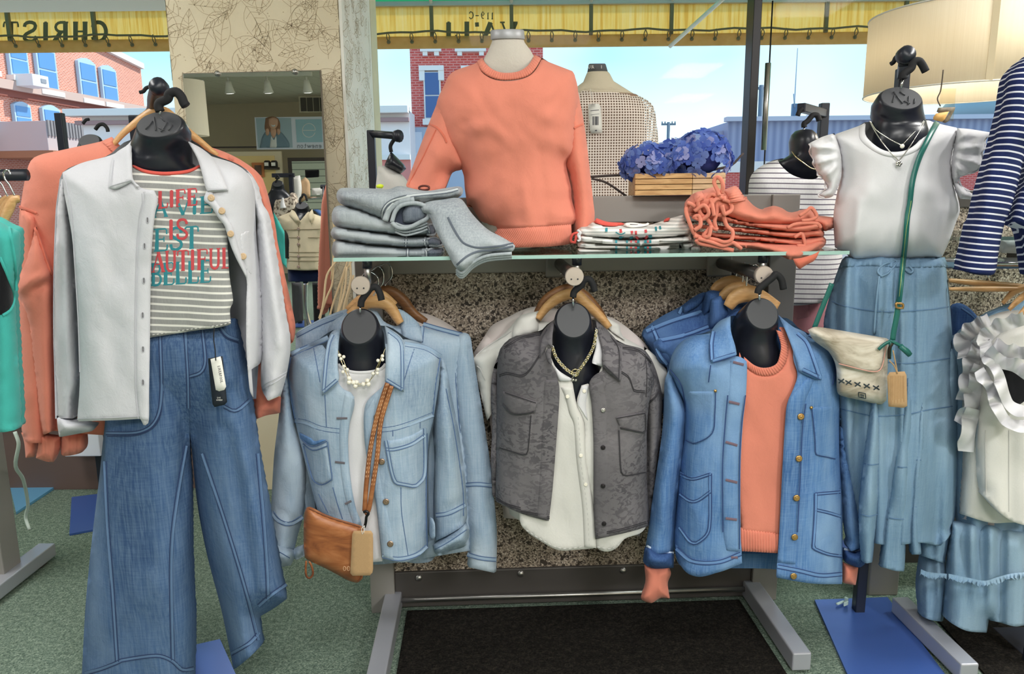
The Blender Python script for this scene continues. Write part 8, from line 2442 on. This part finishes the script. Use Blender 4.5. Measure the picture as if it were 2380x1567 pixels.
YBJ = 6.1
bf = torso_form('black form wearing the beige jacket, seen in the mirror', (701, 478, 14, 9), (702, 492, 17, .06), ((702, 505, 22, .07, YBJ - .14), (702, 530, 40, .08, YBJ - .12), (702, 600, 40, .08, YBJ - .1)), YBJ - .04, q(MI, "688,800 690,775 700,765 708,750 722,760 730,790"), None)
bj_ = thing('beige_jacket', 'beige denim jacket with pleated hem on a form, seen in the mirror', 'jacket', tuple(P(705, 630, YBJ)))
mbe = cloth('beige_denim', S(214, 200, 172), .05)
BJB = Body(q(MI, "565,880 600,865 640,835 760,835 790,870 835,885 845,930 835,1000 828,1185 720,1190 615,1185 610,1000 580,930"), YBJ, .15, 26, .1, seed=502, nz=((20, 40, .008), (9, 14, .003)), hem=.8)
shell('body', BJB, mbe, bj_, q(MI, "565,880 600,865 640,850 690,905 735,850 790,870 835,885 845,930 835,1000 828,1185 720,1190 615,1185 610,1000 580,930"), 4)
shell('sleeve', Body(q(MI, "828,890 848,930 855,1100 850,1260 838,1240 830,1050"), YBJ + .02, .05, 6, .04, seed=503), mbe, bj_, step=4)
sheet('collar', q(MI, "640,838 625,870 668,915 690,905 660,850"), BJB.depth, .012, .015, mbe, bj_, 4, 3)
sheet('collar', q(MI, "760,835 770,880 748,915 735,870"), BJB.depth, .012, .015, mbe, bj_, 4, 3)
stitches('seams', [q(MI, "600,955 840,950"), q(MI, "612,1085 835,1085"), q(MI, "612,1110 833,1110"), q(MI, "612,1135 832,1135"), q(MI, "680,920 682,1180"), q(MI, "620,1000 680,1000"), q(MI, "735,1000 825,1000")], BJB.depth, 1.6, plain('beige_seam', S(160, 146, 120), .9), bj_, .003, .004, 3)
for y in (950, 1000, 1040, 1110, 1170):
    c2 = q(MI, '680,%d' % y)[0]
    button(c2[0], c2[1], BJB.depth, .012, MAT['copper'], bj_, off=.008)
nvs = thing('navy_skirt', 'dark navy skirt on the chrome stand under the beige jacket', 'skirt', tuple(P(715, 655, YBJ)))
shell('body', Body(q(MI, "618,1180 835,1180 838,1250 760,1255 620,1255"), YBJ + .02, .1, 12, .08, seed=504, hem=.7), cloth('navy_cloth', S(30, 40, 76), .05), nvs, step=4)
sn = thing('chrome_stand', 'curved chrome stand under the beige jacket, seen in the mirror', 'stand', (P(712, 780, YBJ)[0], YBJ, 0))
ptube('pole', q(MI, "722,1240 722,1400 735,1480 760,1540"), YBJ + .05, .022, MAT['chrome'], sn, 10)
lathe('foot', (P(712, 780, YBJ)[0], YBJ + .05, 0), (0, 0, 1), [(.2, 0), (.2, .012), (.03, .03), (.022, .3)], MAT['chrome'], sn, 24)
GB_ = 'dark garments on the back rail'
rlb = thing('hanging_rail', 'chrome clothes rail with garments at the back, seen in the mirror', 'clothes rail', (P(740, 600, 8.4)[0], 8.4, 0))
a_, b_ = P(690, 462, 8.4), P(800, 458, 8.4)
tube('rail', [a_, b_], .018, MAT['chrome'], rlb, 10, False)
for p_ in (a_, b_):
    tube('upright', [(p_[0], 8.4, 0), tuple(p_)], .018, MAT['chrome'], rlb, 10, False)
for k, (nm, lab, s_, mat, dY) in enumerate((('tan_blouse', 'tan blouse on the back rail, seen in the mirror', "680,680 720,650 745,680 750,760 690,800", cloth('tan_cloth', S(196, 164, 130), .06), 0), ('white_blouse', 'white blouse on the back rail, seen in the mirror', "640,650 690,640 700,720 690,790 640,780", MAT['offwhite'], -.1), ('white_shorts', 'white shorts on the back rail, seen in the mirror', "755,715 850,710 845,750 760,755", MAT['offwhite'], -.1), ('navy_shirt', 'navy shirt hanging right of the beige jacket in the mirror', "760,840 800,840 850,880 850,900 800,900", MAT['denim_dark'], -.6), ('black_trousers', 'black trousers on the back rail, seen in the mirror', "760,1260 835,1260 835,1480 770,1500", MAT['black_cloth'], -1.0), ('charcoal_trousers', 'charcoal trousers left of the chrome stand in the mirror', "640,1260 700,1260 710,1480 650,1500", cloth('charcoal', S(70, 70, 74), .08), -1.0), ('black_bra_set', 'black tops on the slat wall, seen in the mirror', "718,610 800,608 800,650 720,655", MAT['black_cloth'], 2.9), ('teal_top', 'teal top at the left of the beige jacket in the mirror', "535,850 580,930 612,1000 612,1180 560,1100 545,950", MAT['teal'], -1.3))):
    t = thing(nm, lab, 'garment', tuple(P(*q(MI, s_.split()[0])[0], 8.4 + dY)))
    shell('cloth', Body(q(MI, s_), 8.4 + dY, .06, 8, .05, seed=510 + k, nz=((12, 30, .01),), hem=.8), mat, t, step=4)
REFL[0] = None
